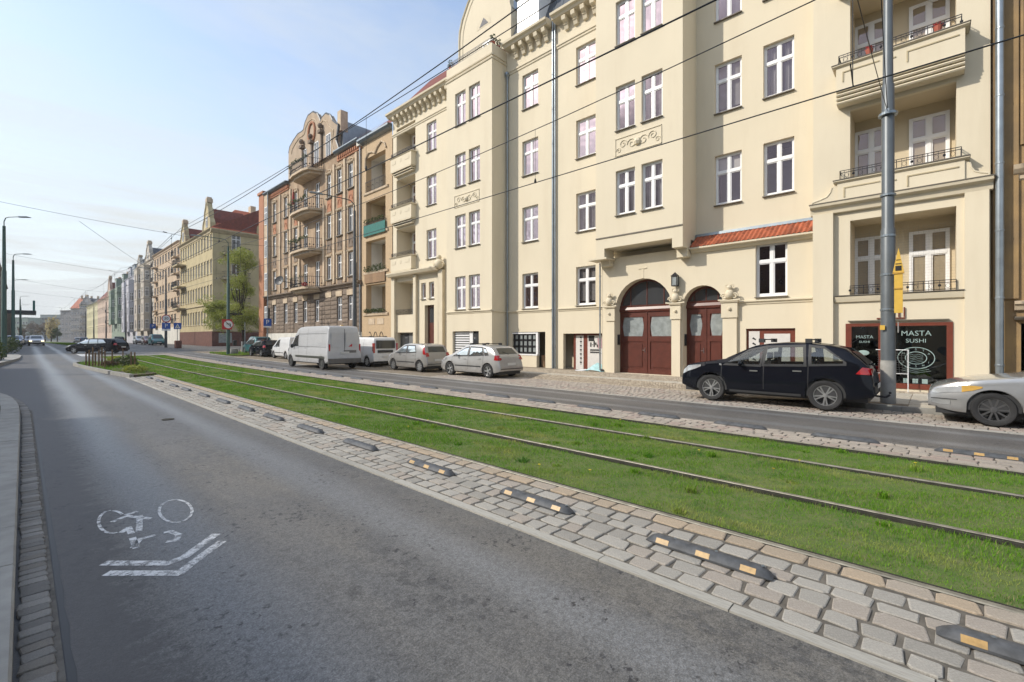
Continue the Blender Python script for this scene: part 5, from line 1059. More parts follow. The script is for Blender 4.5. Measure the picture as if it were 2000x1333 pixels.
# ---------------------------------------------------------------- brown house with the curved gable
hb = thing('brown_gabled_house', 'weathered brown tenement with a tall curved gable, rusticated ground floor and stacked balconies', 'apartment house', (W, 45, 0))
cols = [38.1, 40.2, 42.3, 50.1, 52.8, 56.1]; cw = .95
bz = [(3.4, 2.15), (7.35, 2.1), (11.25, 2.25), (15.15, 2.2)]
mb = MB(); hl = [(c - cw / 2, c + cw / 2, E(c) * .3 + z, E(c) * .3 + z + h) for c in cols for z, h in bz[1:]]
hd = [(c - .5, c + .5, z - .55, z + 2.05) for c in (44.9, 47.7) for z in (7.35, 11.25, 15.15)]
hl = [(a, b, round(c, 2), round(d, 2)) for a, b, c, d in [(c - cw / 2, c + cw / 2, z, z + h) for c in cols for z, h in bz[1:]]]
wall(mb, fW, 36.2, 58.7, 6.7, 18.9, holes=hl + hd); mb.build('wall', M['brown_w'], hb)
mb = MB(); hg = [(c - cw / 2, c + cw / 2, 3.4, 5.55) for c in cols if c != 42.3] + [(c - .48, c + .48, 3.4, 5.6) for c in (44.9, 47.7)]
wall(mb, fW, 36.2, 58.7, 2.3, 6.7, holes=hg); mb.build('ground_floor_wall', M['brown_g'], hb)
MB().fbox(fW, 36.2, 58.7, -.2, .06, -.2, 2.3).build('plinth', M['offwhite'], hb)
# rustication blocks between the ground floor windows
edges = sorted([h for h in hg], key=lambda h: h[0]); cur = 36.25; bm_ = MB().box(-.5, .5, 0, .06, -.5, .5).me('stone_block', M['brown_g']); nblk = 0
gaps = []
for h in edges: gaps.append((cur, h[0])); cur = h[1]
gaps.append((cur, 58.65))
for a, b in gaps:
    n = max(1, round((b - a) / 1.1))
    for k in range(9):
        z = 2.55 + k * .42
        for i in range(n):
            if nblk > 290: continue
            u0 = a + (b - a) * i / n; o = at('stone_block', bm_, hb, pt(fW, u0 + (b - a) / n / 2, .0, z)); o.scale = ((b - a) / n - .06, 1, .36); o.rotation_euler = (0, 0, math.pi / 2); nblk += 1
for c in cols + [44.9, 47.7]:
    if c != 42.3: simple_window(hb, fW, c, 3.4, cw, 2.15)
    MB().fbox(fW, c - .6, c + .6, 0, .12, 5.62, 6.1).build('keystone', M['beige_d'], hb)
for c in cols:
    for z, h in bz[1:]:
        simple_window(hb, fW, c, z, cw, h)
        s_ = MB(); s_.fbox(fW, c - .62, c - cw / 2, 0, .07, z, z + h + .05); s_.fbox(fW, c + cw / 2, c + .62, 0, .07, z, z + h + .05); s_.prof(fW, [(0, z + h + .05), (.09, z + h + .08), (.14, z + h + .22), (0, z + h + .28)], c - .66, c + .66)
        if z > 15: s_.path([pt(fW, c + .6 * math.cos(a), .1, z + h + .1 + .32 * math.sin(a)) for a in [k * math.pi / 8 for k in range(9)]], .05, 6)
        s_.build('window_surround', M['beige_d'], hb); MB().fbox(fW, c - .6, c + .6, 0, .16, z - .1, z - .02).build('sill', M['sillz'], hb)
        pp = MB(); pp.fbox(fW, c - .42, c + .42, 0, .04, z - 1.35, z - .25)
        pp.path([pt(fW, c + .3 * math.cos(a), .05, z - 1.05 + .45 * math.sin(a)) for a in [k * math.pi / 8 for k in range(9)]], .04, 6); pp.build('apron_panel', M['brown_g'] if z < 12 else M['brickor'], hb)
for c in (37.05, 39.15, 41.25, 43.35, 49.1, 51.45, 54.4, 57.6): MB().fbox(fW, c - .17, c + .17, 0, .13, 6.9, 14.6 if 43 < c < 50 else 18.0).build('lesene', M['beige_d'], hb)
for c in (44.9, 47.7):
    for z in (7.35, 11.25, 15.15): simple_window(hb, fW, c, z - .55, 1.0, 2.6)
MB().prof(fW, [(0, 6.3), (.15, 6.35), (.2, 6.5), (.4, 6.6), (.42, 6.72), (0, 6.78)], 36.2, 58.8).build('string_course', M['brown_g'], hb)
for a, b in ((36.2, 40.6), (51.9, 58.7)):
    MB().fbox(fW, a, b, .0, .10, 18.1, 18.62).build('brick_frieze', M['brickor'], hb); MB().prof(fW, [(0, 18.6), (.35, 18.68), (.5, 18.85), (.5, 18.95), (0, 19.0)], a, b).build('gutter', M['zinc'], hb)
    n = int((b - a) / .35)
    dm_ = MB()
    for i in range(n): dm_.fbox(fW, a + .1 + i * .35, a + .27 + i * .35, .1, .2, 18.25, 18.55)
    dm_.build('dentils', M['brickor'], hb)
# curved gable
go = [P(u, v, 19.9) for u, v in ((565, 300), (567, 288), (574, 275), (583, 262), (590, 258), (594, 254), (597, 240), (603, 226), (612, 219), (620, 222), (625, 232), (627, 238), (630, 230), (637, 222), (645, 225), (650, 235), (655, 240), (661, 244), (659, 262), (657, 275), (662, 290), (668, 297))]
gp_ = [(51.95, 18.85)] + [(min(51.95, max(40.0, a)), b) for a, b in go] + [(40.1, 18.85)]
gh = MB().prism(fW, gp_, .08, -.35).build('gable', M['gable_b'], hb)
cp = MB()
for p, q in zip(gp_[1:-2], gp_[2:-1]): cp.tube(pt(fW, p[0], .0, p[1]), pt(fW, q[0], .0, q[1]), .11, n=6)
cp.build('coping', M['slate'], gh); c2 = MB(); cen = (46.2, 19.5)
for p, q in zip(gp_[1:-2], gp_[2:-1]): c2.tube(pt(fW, cen[0] + (p[0] - cen[0]) * .86, .08, cen[1] + (p[1] - cen[1]) * .86), pt(fW, cen[0] + (q[0] - cen[0]) * .86, .08, cen[1] + (q[1] - cen[1]) * .86), .07, n=6)
c2.build('moulding', M['beige_d'], gh)
oc = P(611, 260, 19.9); mb = MB(); mb.path([pt(fW, oc[0] + .75 * math.cos(a), .12, oc[1] + 1.0 * math.sin(a)) for a in [k * math.pi / 10 for k in range(21)]], .13, 6); mb.build('oval_frame', M['brickor'], gh)
for c in (44.9, 47.7, 42.3): simple_window(hb, fW, c, 19.2 - .2, .95, 2.2, depth=-.1)
for u, v in ((631, 262), (612, 282), (594, 292)):
    a, b = P(u, v, 19.9); MB().fbox(fW, a - .12, a + .12, .08, .25, 18.9, b).fbox(fW, a - .3, a + .3, .08, .45, b, b + .3).ball(pt(fW, a, .3, b + .7), .26, n=8).build('pilaster', M['brown_g'], gh)
MB().box(20.25, 27, 40.3, 51.9, 18.8, 22).build('gable_block', M['zinc'], hb)
MB().mesh([(19.6, 36.2, 18.95), (19.6, 58.7, 18.95), (23.5, 58.7, 22.4), (23.5, 36.2, 22.4)], [(0, 1, 2, 3)]).build('tiled_roof', M['tiled'], hb)
MB().box(20.0, 20.7, 40.25, 40.9, 21.0, 22.9).build('chimney', M['beige_d'], hb)
# balconies
for k, z in enumerate((6.55, 10.25, 14.15, 18.0)):
    b = MB(); pl_ = [(19.9, 43.6), (18.6, 44.1), (18.4, 45.0), (18.4, 47.4), (18.6, 48.4), (19.9, 48.9)]; b.slab(pl_, z, z + .22); lo = [((x - 19.9) * .8 + 19.9, 46.25 + (y - 46.25) * .9) for x, y in pl_]; b.slab(lo, z - .25, z); b = b.build('balcony', M['beige_d'], hb)
    mb = MB()
    for (ax, ay), (bx, by) in zip(pl_[:-1], pl_[1:]):
        for zz in (z + .3, z + 1.18): mb.tube((ax, ay, zz), (bx, by, zz), .025, n=4)
        n = max(2, int(math.hypot(bx - ax, by - ay) / .16))
        for i in range(n): x, y = ax + (bx - ax) * i / n, ay + (by - ay) * i / n; mb.tube((x, y, z + .2), (x, y, z + 1.18), .012, n=4)
        for i in range(n // 2):
            x, y = ax + (bx - ax) * (i + .5) * 2 / n, ay + (by - ay) * (i + .5) * 2 / n; mb.ball((x, y, z + .55), .08, n=6)
    mb.build('railing', M['iron'], b)
    bl = [(18.35, 44.2 + j * .9, z + 1.15 + .1 * math.sin(j * 2 + k), .22, .45, .22) for j in range(5)]
    pf = leaves('balcony_plants', bl, M['leafd'], None, .14, 260 if k else 60, k + 3, kind=None); tag(pf, ['sparse plants with red blooms on the lowest balcony of the brown house', 'plants trailing along the second lowest balcony of the brown house', 'leafy plants on the third balcony of the brown house, with red parasol', 'plants along the top balcony below the curved gable'][k], 'plant')
MB().lathe((18.9, 48.3, 15.5), [(.02, 1.6), (.10, .8), (.14, 0), (.03, 0)], 8).build('folded_parasol', M['flower']); tag(bpy.data.objects['folded_parasol'], 'folded red parasol standing on the third balcony of the brown house', 'parasol')
leaves('red_flowers', [(18.4, 44.3, 6.95, .25, .5, .2)], M['flower'], None, .12, 120, 9); tag(bpy.data.objects['red_flowers'], 'red flowers hanging at the right end of the lowest balcony', 'flowers')
dd = P(547, 548, 18.6); sd = thing('satellite_dish', 'dark round satellite dish on the brown house above the ground floor', 'satellite dish', (18.6, dd[0], dd[1]))
c = (18.5, dd[0], dd[1]); d0 = Vector((-.8, -.45, .25)).normalized(); a_ = d0.orthogonal().normalized(); b_ = d0.cross(a_); mb = MB(); vs = []
for rr, off in ((0.01, -.12), (.3, -.08), (.5, 0), (.52, -.03), (.3, -.12), (.01, -.16)):
    for i in range(18): t_ = i / 18 * 2 * math.pi; vs.append(Vector(c) + (a_ * math.cos(t_) + b_ * math.sin(t_)) * rr * 1.0 + d0 * off)
mb.mesh(vs, [(j * 18 + i, j * 18 + (i + 1) % 18, (j + 1) * 18 + (i + 1) % 18, (j + 1) * 18 + i) for j in range(5) for i in range(18)]); mb.build('dish', M['darkpole'], sd, smooth=True); MB().tube(c, (19.9, dd[0], dd[1] - .2), .04).build('arm', M['darkpole'], sd)
# loggia section in yellow brick
LB = [(3.85, 6.25), (7.35, 9.95), (10.6, 13.3), (14.1, 17.0)]; mb = MB(); wall(mb, fW, 31.45, 36.2, -.1, 18.6, holes=[(32.45, 35.5, a, b) for a, b in LB], reveal=.5); mb.build('loggia_wall', M['brick'], hb)
for k, (a, b) in enumerate(LB):
    mb = MB(); u0, u1 = 32.45, 35.5
    for q in ([(u0, -.5, a), (u0, -1.6, a), (u0, -1.6, b), (u0, -.5, b)], [(u1, -.5, a), (u1, -1.6, a), (u1, -1.6, b), (u1, -.5, b)], [(u0, -1.6, a), (u1, -1.6, a), (u1, -1.6, b), (u0, -1.6, b)], [(u0, -.5, a), (u1, -.5, a), (u1, -1.6, a), (u0, -1.6, a)], [(u0, -.5, b), (u1, -.5, b), (u1, -1.6, b), (u0, -1.6, b)]): mb.poly([pt(fW, *p) for p in q])
    mb.build('loggia', [M['offwhite'], M['offwhite'], M['cream_in'], M['offwhite']][k], hb); simple_window(hb, fW, 33.1, a + .1, .9, 2.2, d=-1.6, depth=-.03)
    MB().prof(fW, [(0, a - .25), (.1, a - .2), (.12, a - .05), (0, a)], 32.0, 35.8).build('sill', M['beige_d'], hb)
MB().prof(fW, [(0, 18.3), (.3, 18.4), (.45, 18.55), (.45, 18.7), (0, 18.75)], 31.45, 36.3).build('gutter', M['zinc'], hb)
mb = MB(); mb.path([pt(fW, u, .06, z) for u, z in ((35.6, 16.2), (35.5, 17.0), (35.0, 17.4), (34.4, 17.3), (34.0, 17.1), (33.6, 17.5), (33.0, 17.8), (32.5, 17.5), (32.3, 17.1))], .07, 6); mb.build('arch_moulding', M['beige_d'], hb)
railing(hb, fW, 32.5, 35.5, .1, 14.1, .85, mat='iron'); 
tb = MB().fbox(fW, 32.3, 35.65, .1, .16, 10.35, 11.25).build('balcony_sheet', M['teal'], hb); railing(hb, fW, 32.3, 35.65, .12, 11.25, .25)
pk_ = MB().fbox(fW, 32.4, 35.6, .02, .04, 6.35, 7.3).build('balcony_front', M['plank'], hb)
pm_ = MB().box(-.13, .13, 0, .03, 0, .9).me('plank', M['plank'])
for i in range(12): o = at('plank', pm_, pk_, pt(fW, 32.55 + i * .265, .07, 6.38)); o.rotation_euler = (0, 0, math.pi / 2)
for k, (z, lab) in enumerate(((3.95, 'long box of green plants on the lowest loggia of the brown house'), (7.45, 'bushy plants spilling over the planked loggia balcony'), (11.5, 'thin plants above the green balcony sheet'))):
    pf = leaves('balcony_plants', [(19.75, 32.8 + j * .6, z + .1, .18, .5, .2 + .12 * (k == 1)) for j in range(5)], M['leafd'], None, .12, [500, 400, 260][k], 20 + k); tag(pf, lab, 'plant')
for u in (33.2, 34.6): MB().fbox(fW, u - .5, u + .5, .0, .03, 2.9, 3.4).build('panel', M['beige_d'], hb)
gf = MB(); gf.path([pt(fW, 32.6 + t_ * .32, .01, 1.4 + .9 * abs(math.sin(t_ * 1.1))) for t_ in [k * .5 for k in range(16)]], .03, 4); gf.build('graffiti', M['signblack'], hb)
MB().box(20.1, 21.3, 58.7, 58.72, 0, 18.8).box(21.45, 31, 31.4, 58.7, 0, 18.8).build('rear_block', M['brick'], hb)
MB().mesh([(19.7, 31.4, 18.7), (19.7, 36.2, 18.8), (23.5, 36.2, 22.4), (23.5, 31.4, 22.2)], [(0, 1, 2, 3)]).build('tiled_roof', M['tiled'], hb)
# brick corner strip at its far end
MB().fbox(fW, 58.7, 60.3, -.9, .35, 0, 19.0).fbox(fW, 58.6, 60.4, -1, .5, 19.0, 19.3).build('corner_bay', M['brickor'], hb)
MB().fbox(fW, 57.35, 58.7, -.1, .3, 6.7, 18.9).build('corner_strip', M['beige_d'], hb)
for z in (3.4, 7.35, 11.25, 15.15): simple_window(hb, ((19.9, 58.7, 0), (1, 0, 0), (0, -1, 0)), -.15, z, .3, 2.1) if False else simple_window(hb, fW, 58.0, z, .8, 2.1, d=.33, depth=-.0)
t = downpipe('downpipe', 'zinc downpipe between the window bays and the brick loggias of the brown house', W - .1, 36.35, 2, 18.5, .07); MB().box(W - .3, W, 36.1, 36.6, 18.3, 18.9).build('hopper', M['offwhite'], t)
downpipe('downpipe', 'thin downpipe near the far end of the brown house', W - .4, 57.2, 0, 18.8, .06)
# ---------------------------------------------------------------- houses further up the street
def row_house(name, label, a, y0, y1, zt, mat, trim, floors, cols, sill0=3.4, fh=3.75, ww=1.05, wh=2.0, roofm='tiled', roofh=3.5, oriels=(), balcs=(), gables=(), plinth=None, pz_=2.3, cross=True, fr=None, depth=12, side=True, dormers=(), group=None, skip=(), wmat='white', cat='house', eave=.4):
    fr = fr or street(a); e = E((y0 + y1) / 2); root = thing(name, label, cat, pt(fr, (y0 + y1) / 2, 0, e), group=group)
    n = cols; us = [y0 + (y1 - y0) * (i + .5) / n for i in range(n)]; mb = MB(); hs = []; inor = lambda u: any(o[0] < u < o[1] for o in oriels)
    for f in range(floors):
        for i, u in enumerate(us):
            if inor(u) or (i, f) in skip: continue
            hs.append((u - ww / 2, u + ww / 2, e + sill0 + f * fh, e + sill0 + f * fh + wh))
    wall(mb, fr, y0, y1, e - .5, e + zt, holes=hs, reveal=.15)
    if side:
        mb.poly([pt(fr, y0, 0, e - .5), pt(fr, y0, -depth, e - .5), pt(fr, y0, -depth, e + zt), pt(fr, y0, 0, e + zt)]); mb.poly([pt(fr, y1, 0, e - .5), pt(fr, y1, -depth, e - .5), pt(fr, y1, -depth, e + zt), pt(fr, y1, 0, e + zt)])
    mb.poly([pt(fr, y0, -.2, e), pt(fr, y1, -.2, e), pt(fr, y1, -.2, e + zt), pt(fr, y0, -.2, e + zt)]) if False else None
    mb.build('wall', M[mat], root)
    for h in hs:
        simple_window(root, fr, (h[0] + h[1]) / 2, h[2], ww, wh, cross=cross, mat=wmat)
    sm = MB()
    for h in hs: sm.fbox(fr, h[0] - .12, h[1] + .12, 0, .1, h[2] - .12, h[2] - .02); sm.fbox(fr, h[0] - .12, h[1] + .12, 0, .08, h[3] + .04, h[3] + .18)
    if hs:
        o = sm.build('window_trim', M[trim], root); o['kind'] = 'stuff'
    MB().prof(fr, [(0, e + zt - .6), (.1, e + zt - .55), (.15, e + zt - .3), (eave, e + zt - .1), (eave + .05, e + zt), (0, e + zt + .05)], y0, y1).build('cornice', M[trim], root)
    MB().prof(fr, [(0, e + sill0 + fh - 1.05), (.15, e + sill0 + fh - .95), (.15, e + sill0 + fh - .8), (0, e + sill0 + fh - .75)], y0, y1).build('string_course', M[trim], root)
    if plinth: MB().fbox(fr, y0, y1, .0, .07, e - .5, e + pz_).build('plinth', M[plinth], root)
    if roofm:
        r = MB(); D = depth * .45
        r.mesh([pt(fr, y0, eave, e + zt), pt(fr, y1, eave, e + zt), pt(fr, y1 - .0, -D, e + zt + roofh), pt(fr, y0 + .0, -D, e + zt + roofh), pt(fr, y1, -depth, e + zt), pt(fr, y0, -depth, e + zt)], [(0, 1, 2, 3), (3, 2, 4, 5), (0, 3, 5), (1, 2, 4)]); rf = r.build('roof', M[roofm], root)
        for k in range(2):
            yy = y0 + (y1 - y0) * (.25 + .5 * k); x = pt(fr, yy, -D, 0); MB().box(x[0] - .4, x[0] + .4, x[1] - .6, x[1] + .6, e + zt + roofh - .8, e + zt + roofh + 1.3).build('chimney', M['beige_d'], rf)
    for (u0, u1, d, z0, z1) in oriels:
        o = MB(); wn = []; ow = min(ww, (u1 - u0) * .5)
        wn = [((u0 + u1) / 2 - ow / 2, (u0 + u1) / 2 + ow / 2, e + sill0 + f * fh, e + sill0 + f * fh + wh) for f in range(floors) if z0 <= sill0 + f * fh and sill0 + f * fh + wh <= z1]
        fo = (pt(fr, 0, d, 0), fr[1], fr[2]); wall(o, fo, u0, u1, e + z0, e + z1, holes=wn, reveal=.12)
        for u in (u0, u1): o.poly([pt(fo, u, 0, e + z0), pt(fo, u, -d, e + z0), pt(fo, u, -d, e + z1), pt(fo, u, 0, e + z1)])
        for z in (z0, z1): o.poly([pt(fo, u0, 0, e + z), pt(fo, u1, 0, e + z), pt(fo, u1, -d, e + z), pt(fo, u0, -d, e + z)])
        ob = o.build('oriel', M[mat], root)
        fs_ = ((*pt(fo, u0, 0, 0)[:2], 0), (-fr[2][0], -fr[2][1], 0), (-fr[1][0], -fr[1][1], 0))
        for h in wn: simple_window(root, fs_, d * .5, h[2], min(.8, d * .6), wh, depth=-.03); simple_window(root, fo, (h[0] + h[1]) / 2, h[2], ow, wh)
        for f in range(floors): MB().fbox(fo, u0 - .05, u1 + .05, -d, .08, e + sill0 + f * fh - .5, e + sill0 + f * fh - .35).build('string_course', M[trim], ob) if z0 < sill0 + f * fh - .4 < z1 else None
    for (u0, u1, z, d) in balcs:
        b = MB().fbox(fr, u0, u1, 0, d, e + z, e + z + .22).build('balcony', M[trim], root); q = MB()
        n2 = int((u1 - u0) / .22)
        for i in range(n2 + 1): u = u0 + (u1 - u0) * i / n2; q.tube(pt(fr, u, d - .03, e + z + .2), pt(fr, u, d - .03, e + z + 1.15), .02, n=4)
        for u in (u0, u1): q.tube(pt(fr, u, 0, e + z + 1.15), pt(fr, u, d, e + z + 1.15), .035, n=4)
        for zz in (.3, 1.15): q.tube(pt(fr, u0, d, e + z + zz), pt(fr, u1, d, e + z + zz), .035, n=4)
        q.build('railing', M['iron'], b)
    for g in gables:
        uc, gw, gh = g[:3]; gm = M[g[3]] if len(g) > 3 else M[mat]
        pts = [(-1, 0), (-.98, .22), (-.8, .34), (-.62, .40), (-.55, .62), (-.36, .76), (-.24, .80), (-.2, .9), (0, 1.0), (.2, .9), (.24, .80), (.36, .76), (.55, .62), (.62, .40), (.8, .34), (.98, .22), (1, 0)]
        gb = MB().prism(fr, [(uc + x * gw / 2, e + zt + y * gh) for x, y in pts], .12, -.5).build('gable', gm, root); c = MB()
        for p, q in zip(pts[:-1], pts[1:]): c.tube(pt(fr, uc + p[0] * gw / 2, .15, e + zt + p[1] * gh), pt(fr, uc + q[0] * gw / 2, .15, e + zt + q[1] * gh), .12, n=6)
        MB().prism(fr, [(uc + x * gw / 2 * .9, e + zt + y * gh * .93) for x, y in ((-.95, 0), (-.6, .45), (0, .85), (.6, .45), (.95, 0))], -.5, -5).build('gable_roof', M[roofm or 'slate'], gb); c.build('coping', M[trim], gb); MB().fbox(fr, uc - gw * .09, uc + gw * .09, -.6, .25, e + zt + gh * .97, e + zt + gh * 1.10).fbox(fr, uc - gw * .05, uc + gw * .05, -.5, .15, e + zt + gh * 1.1, e + zt + gh * 1.16).build('finial', M['beige_d'], gb); simple_window(root, fr, uc, e + zt + .5, .95, min(1.7, gh * .42), depth=-.16)
    for uc, dw, dh, dm in dormers:
        b = MB(); b.fbox(fr, uc - dw / 2, uc + dw / 2, -.1, -3, e + zt, e + zt + dh); b = b.build('dormer', M[dm], root); simple_window(root, fr, uc, e + zt + .3, dw * .6, dh * .65, d=-.1, depth=-.04); MB().fbox(fr, uc - dw / 2 - .1, uc + dw / 2 + .1, .0, -3.2, e + zt + dh, e + zt + dh + .12).build('dormer_roof', M['slate'], b)
    return root
# ochre corner house
eC = E(92)
oc_ = row_house('ochre_corner_house', 'ochre corner house with red tiled roof, ornate gables and balconies past the side street', W, 81.6, 102.8, 18.1, 'ochre', 'ochre_t', 4, 12, sill0=3.3, fh=3.95, ww=.85, wh=2.1, plinth='redstone', pz_=2.2, roofh=4.5, cross=False,
    side=False, gables=[(84.2, 4.4, 4.6), (99.8, 4.0, 3.9)], balcs=[(98.5, 102.5, 6.3, 1.3), (98.5, 102.5, 10.2, 1.3), (98.5, 102.5, 14.1, 1.3)], depth=16)
fS = ((19.9, 81.6, 0), (1, 0, 0), (0, -1, 0)); e = E(81.6)
mb = MB(); wall(mb, fS, 0, 16, e - .5, e + 18.1, holes=[(2.6, 3.9, e + 3.3 + k * 3.95, e + 6.0 + k * 3.95) for k in range(4)] + [(10.9, 12.1, e + 3.3, e + 5.2)]); mb.build('side_wall', M['ochre'], oc_)
for k in range(4): simple_window(oc_, fS, 3.25, e + 3.3 + k * 3.95, 1.3, 2.7)
simple_window(oc_, fS, 11.5, e + 3.3, 1.2, 1.9)
MB().prof(fS, [(0, e + 17.5), (.15, e + 17.6), (.5, e + 18.0), (.5, e + 18.15), (0, e + 18.2)], -.3, 16).build('cornice', M['ochre_t'], oc_); MB().fbox(fS, 0, 16, 0, .08, e - .5, e + 2.2).build('plinth', M['redstone'], oc_)
for z in (6.2, 2.3): MB().fbox(fS, 0, 16, .0, .15, e + z + .05, e + z + .3).build('string_course', M['ochre_t'], oc_)
MB().fbox(fS, 7.8, 10.6, -.0, -.1 + .16, e + 15.4, e + 17.2).build('blind_panel', M['ochre_t'], oc_)
for z in (6.4, 10.4, 14.3):
    b = MB().fbox(fS, 1.3, 5.0, 0, 1.1, e + z, e + z + .22).build('balcony', M['ochre_t'], oc_); q = MB()
    for zz in (.4, 1.2): q.tube(pt(fS, 1.3, 1.1, e + z + zz), pt(fS, 5.0, 1.1, e + z + zz), .03, n=4).tube(pt(fS, 1.3, 0, e + z + zz), pt(fS, 1.3, 1.1, e + z + zz), .03, n=4).tube(pt(fS, 5, 0, e + z + zz), pt(fS, 5, 1.1, e + z + zz), .03, n=4)
    for i in range(18): q.tube(pt(fS, 1.3 + i * .21, 1.1, e + z + .2), pt(fS, 1.3 + i * .21, 1.1, e + z + 1.2), .018, n=4)
    q.build('railing', M['iron'], b)
gpts = [(-1, 0), (-.98, .22), (-.8, .34), (-.62, .40), (-.55, .62), (-.36, .70), (-.3, .74), (-.45, .8), (-.2, .88), (0, 1.0), (.2, .88), (.45, .8), (.3, .74), (.36, .70), (.55, .62), (.62, .40), (.8, .34), (.98, .22), (1, 0)]
MB().prism(fS, [(9.2 + x * 3.0, e + 18.1 + y * 6.2) for x, y in gpts], .1, -.5).build('gable', M['ochre'], oc_); MB().fbox(fS, 8.6, 9.5, .1, .14, e + 19.2, e + 21.4).build('blue_window', plain('blue_shade', (0.05, 0.22, 0.36), 0.4), oc_)
MB().mesh([(19.5, 81.2, e + 18.1), (33, 81.2, e + 18.1), (30, 87, e + 23), (24.5, 87, e + 23)], [(0, 1, 2, 3)]).build('roof', M['tile'], oc_)
MB().fbox(fS, 0.8, 2.6, .09, .10, e + .5, e + 2.0).build('graffiti', M['frost'], oc_)
row_house('salmon_flat_block', 'plain salmon coloured flat block with square windows between two older houses', W, 102.9, 127.6, 19.3, 'salmon', 'salmon', 5, 9, sill0=4.2, fh=3.15, ww=1.5, wh=1.5, roofm=None, plinth='offwhite', pz_=3.2, cross=False, skip=[(0, 0)], balcs=[(103.6, 106, 3.6 + k * 3.15, .9) for k in range(5)] + [(123.5, 126, 3.6 + k * 3.15, .9) for k in range(5)])
row_house('grey_stone_house', 'pale grey house with oriels and a pointed gable past the salmon block', W, 127.7, 149.4, 19.0, 'pale', 'pale', 5, 7, ww=1.2, wh=2.1, fh=3.7, roofm='slate', roofh=3, oriels=[(132, 136, 1.2, 2.8, 18.0), (141, 145, 1.2, 2.8, 18.0)], gables=[(134, 6.5, 4.2), (146, 4.5, 2.6)])
row_house('lilac_house', 'pale lilac house with grey mansard dormers between the grey and the green houses', W, 149.5, 168.8, 17.6, 'lilac', 'lilac', 4, 6, ww=1.2, wh=2.1, fh=3.8, roofm='slate', roofh=4.5, oriels=[(153, 157, 1.3, 2.8, 16.5), (162, 166, 1.2, 2.8, 16.5)], dormers=[(156, 4, 3, 'zinc'), (163, 4, 3, 'lilac')])
row_house('green_house', 'narrow green rendered house with stacked oriels and dark roof', W, 168.9, 198.5, 16.8, 'greenw', 'greenw', 4, 7, ww=1.3, wh=2.1, fh=3.8, roofm='slate', roofh=5, oriels=[(173, 178, 1.4, 5.5, 16.0), (187, 192, 1.4, 5.5, 16.0)], dormers=[(175, 3, 3.2, 'greenw'), (190, 3, 3.2, 'greenw')])
row_house('pink_red_roof_house', 'tall pinkish house with steep dark red roof beyond the green house', W, 198.6, 240, 15.5, 'pinkw', 'pinkw', 4, 10, ww=1.3, wh=2.0, fh=3.6, roofm='tiled', roofh=8, balcs=[(202, 206, 6.2, 1), (202, 206, 9.8, 1)], gables=[(204, 8, 6)])
row_house('lemon_house', 'pale lemon house near the bend of the street', W, 240.1, 285, 15.5, 'lemon', 'lemon', 4, 9, ww=1.3, wh=2, fh=3.6, roofm='slate', roofh=3)
def facing(u0, u1, z):                # a facade that closes the view, square to the sight line, at depth z
    x0 = (u0 - 1000) / FP * z; x1 = (u1 - 1000) / FP * z; w = lambda x: ((FP * x + VXP * z) / LP, (-VXP * x + FP * z) / LP); a, b = w(x0), w(x1); L = math.hypot(b[0] - a[0], b[1] - a[1]); U = ((b[0] - a[0]) / L, (b[1] - a[1]) / L, 0)
    N = (U[1], -U[0], 0); N = N if (N[0] * a[0] + N[1] * a[1]) < 0 else (-N[0], -N[1], 0); return ((a[0], a[1], 0), U, N), L
f, L = facing(118, 141, 232); row_house('grey_corner_house', 'grey flat roofed house at the left end of the far group', 0, 0, L, 15.6, 'greyw', 'greyw', 5, 3, ww=.9, wh=1.6, fh=3.0, sill0=2, fr=f, roofm='slate', roofh=.6, depth=10)
f, L = facing(138, 160, 228); row_house('red_roofed_house', 'grey house with a bright red tiled roof at the end of the street', 0, 0, L, 16.5, 'greyw', 'pale', 4, 4, ww=.9, wh=1.7, fh=3.4, sill0=3, fr=f, roofm='tile', roofh=5.5, depth=10)
f, L = facing(155, 181, 215); row_house('gabled_house', 'grey gabled house with dark balconies closing the row at the bend', 0, 0, L, 17.5, 'greyw', 'pale', 5, 4, ww=.9, wh=1.7, fh=3.3, sill0=2.6, fr=f, roofm='slate', roofh=3, depth=10, gables=[(3.4, 5.5, 4)], balcs=[(1, 5.4, 5.2 + 3.3 * k, 1) for k in range(3)])
f, L = facing(50, 118, 420)
ob = row_house('office_block', 'long low green glass office block on the horizon', 0, L * .42, L, 23, 'frost', 'greenw', 4, 14, ww=1.6, wh=2.4, fh=5, sill0=3, fr=f, roofm=None, depth=15, cross=False)
row_house('office_block', 'dull brown green block on the horizon left of the glass office', 0, -6, L * .46, 20, 'greenw', 'greenw', 3, 8, ww=1.8, wh=2.2, fh=5, sill0=4, fr=((f[0][0] + f[2][0] * 12, f[0][1] + f[2][1] * 12, 0), f[1], f[2]), roofm=None, depth=15, cross=False)
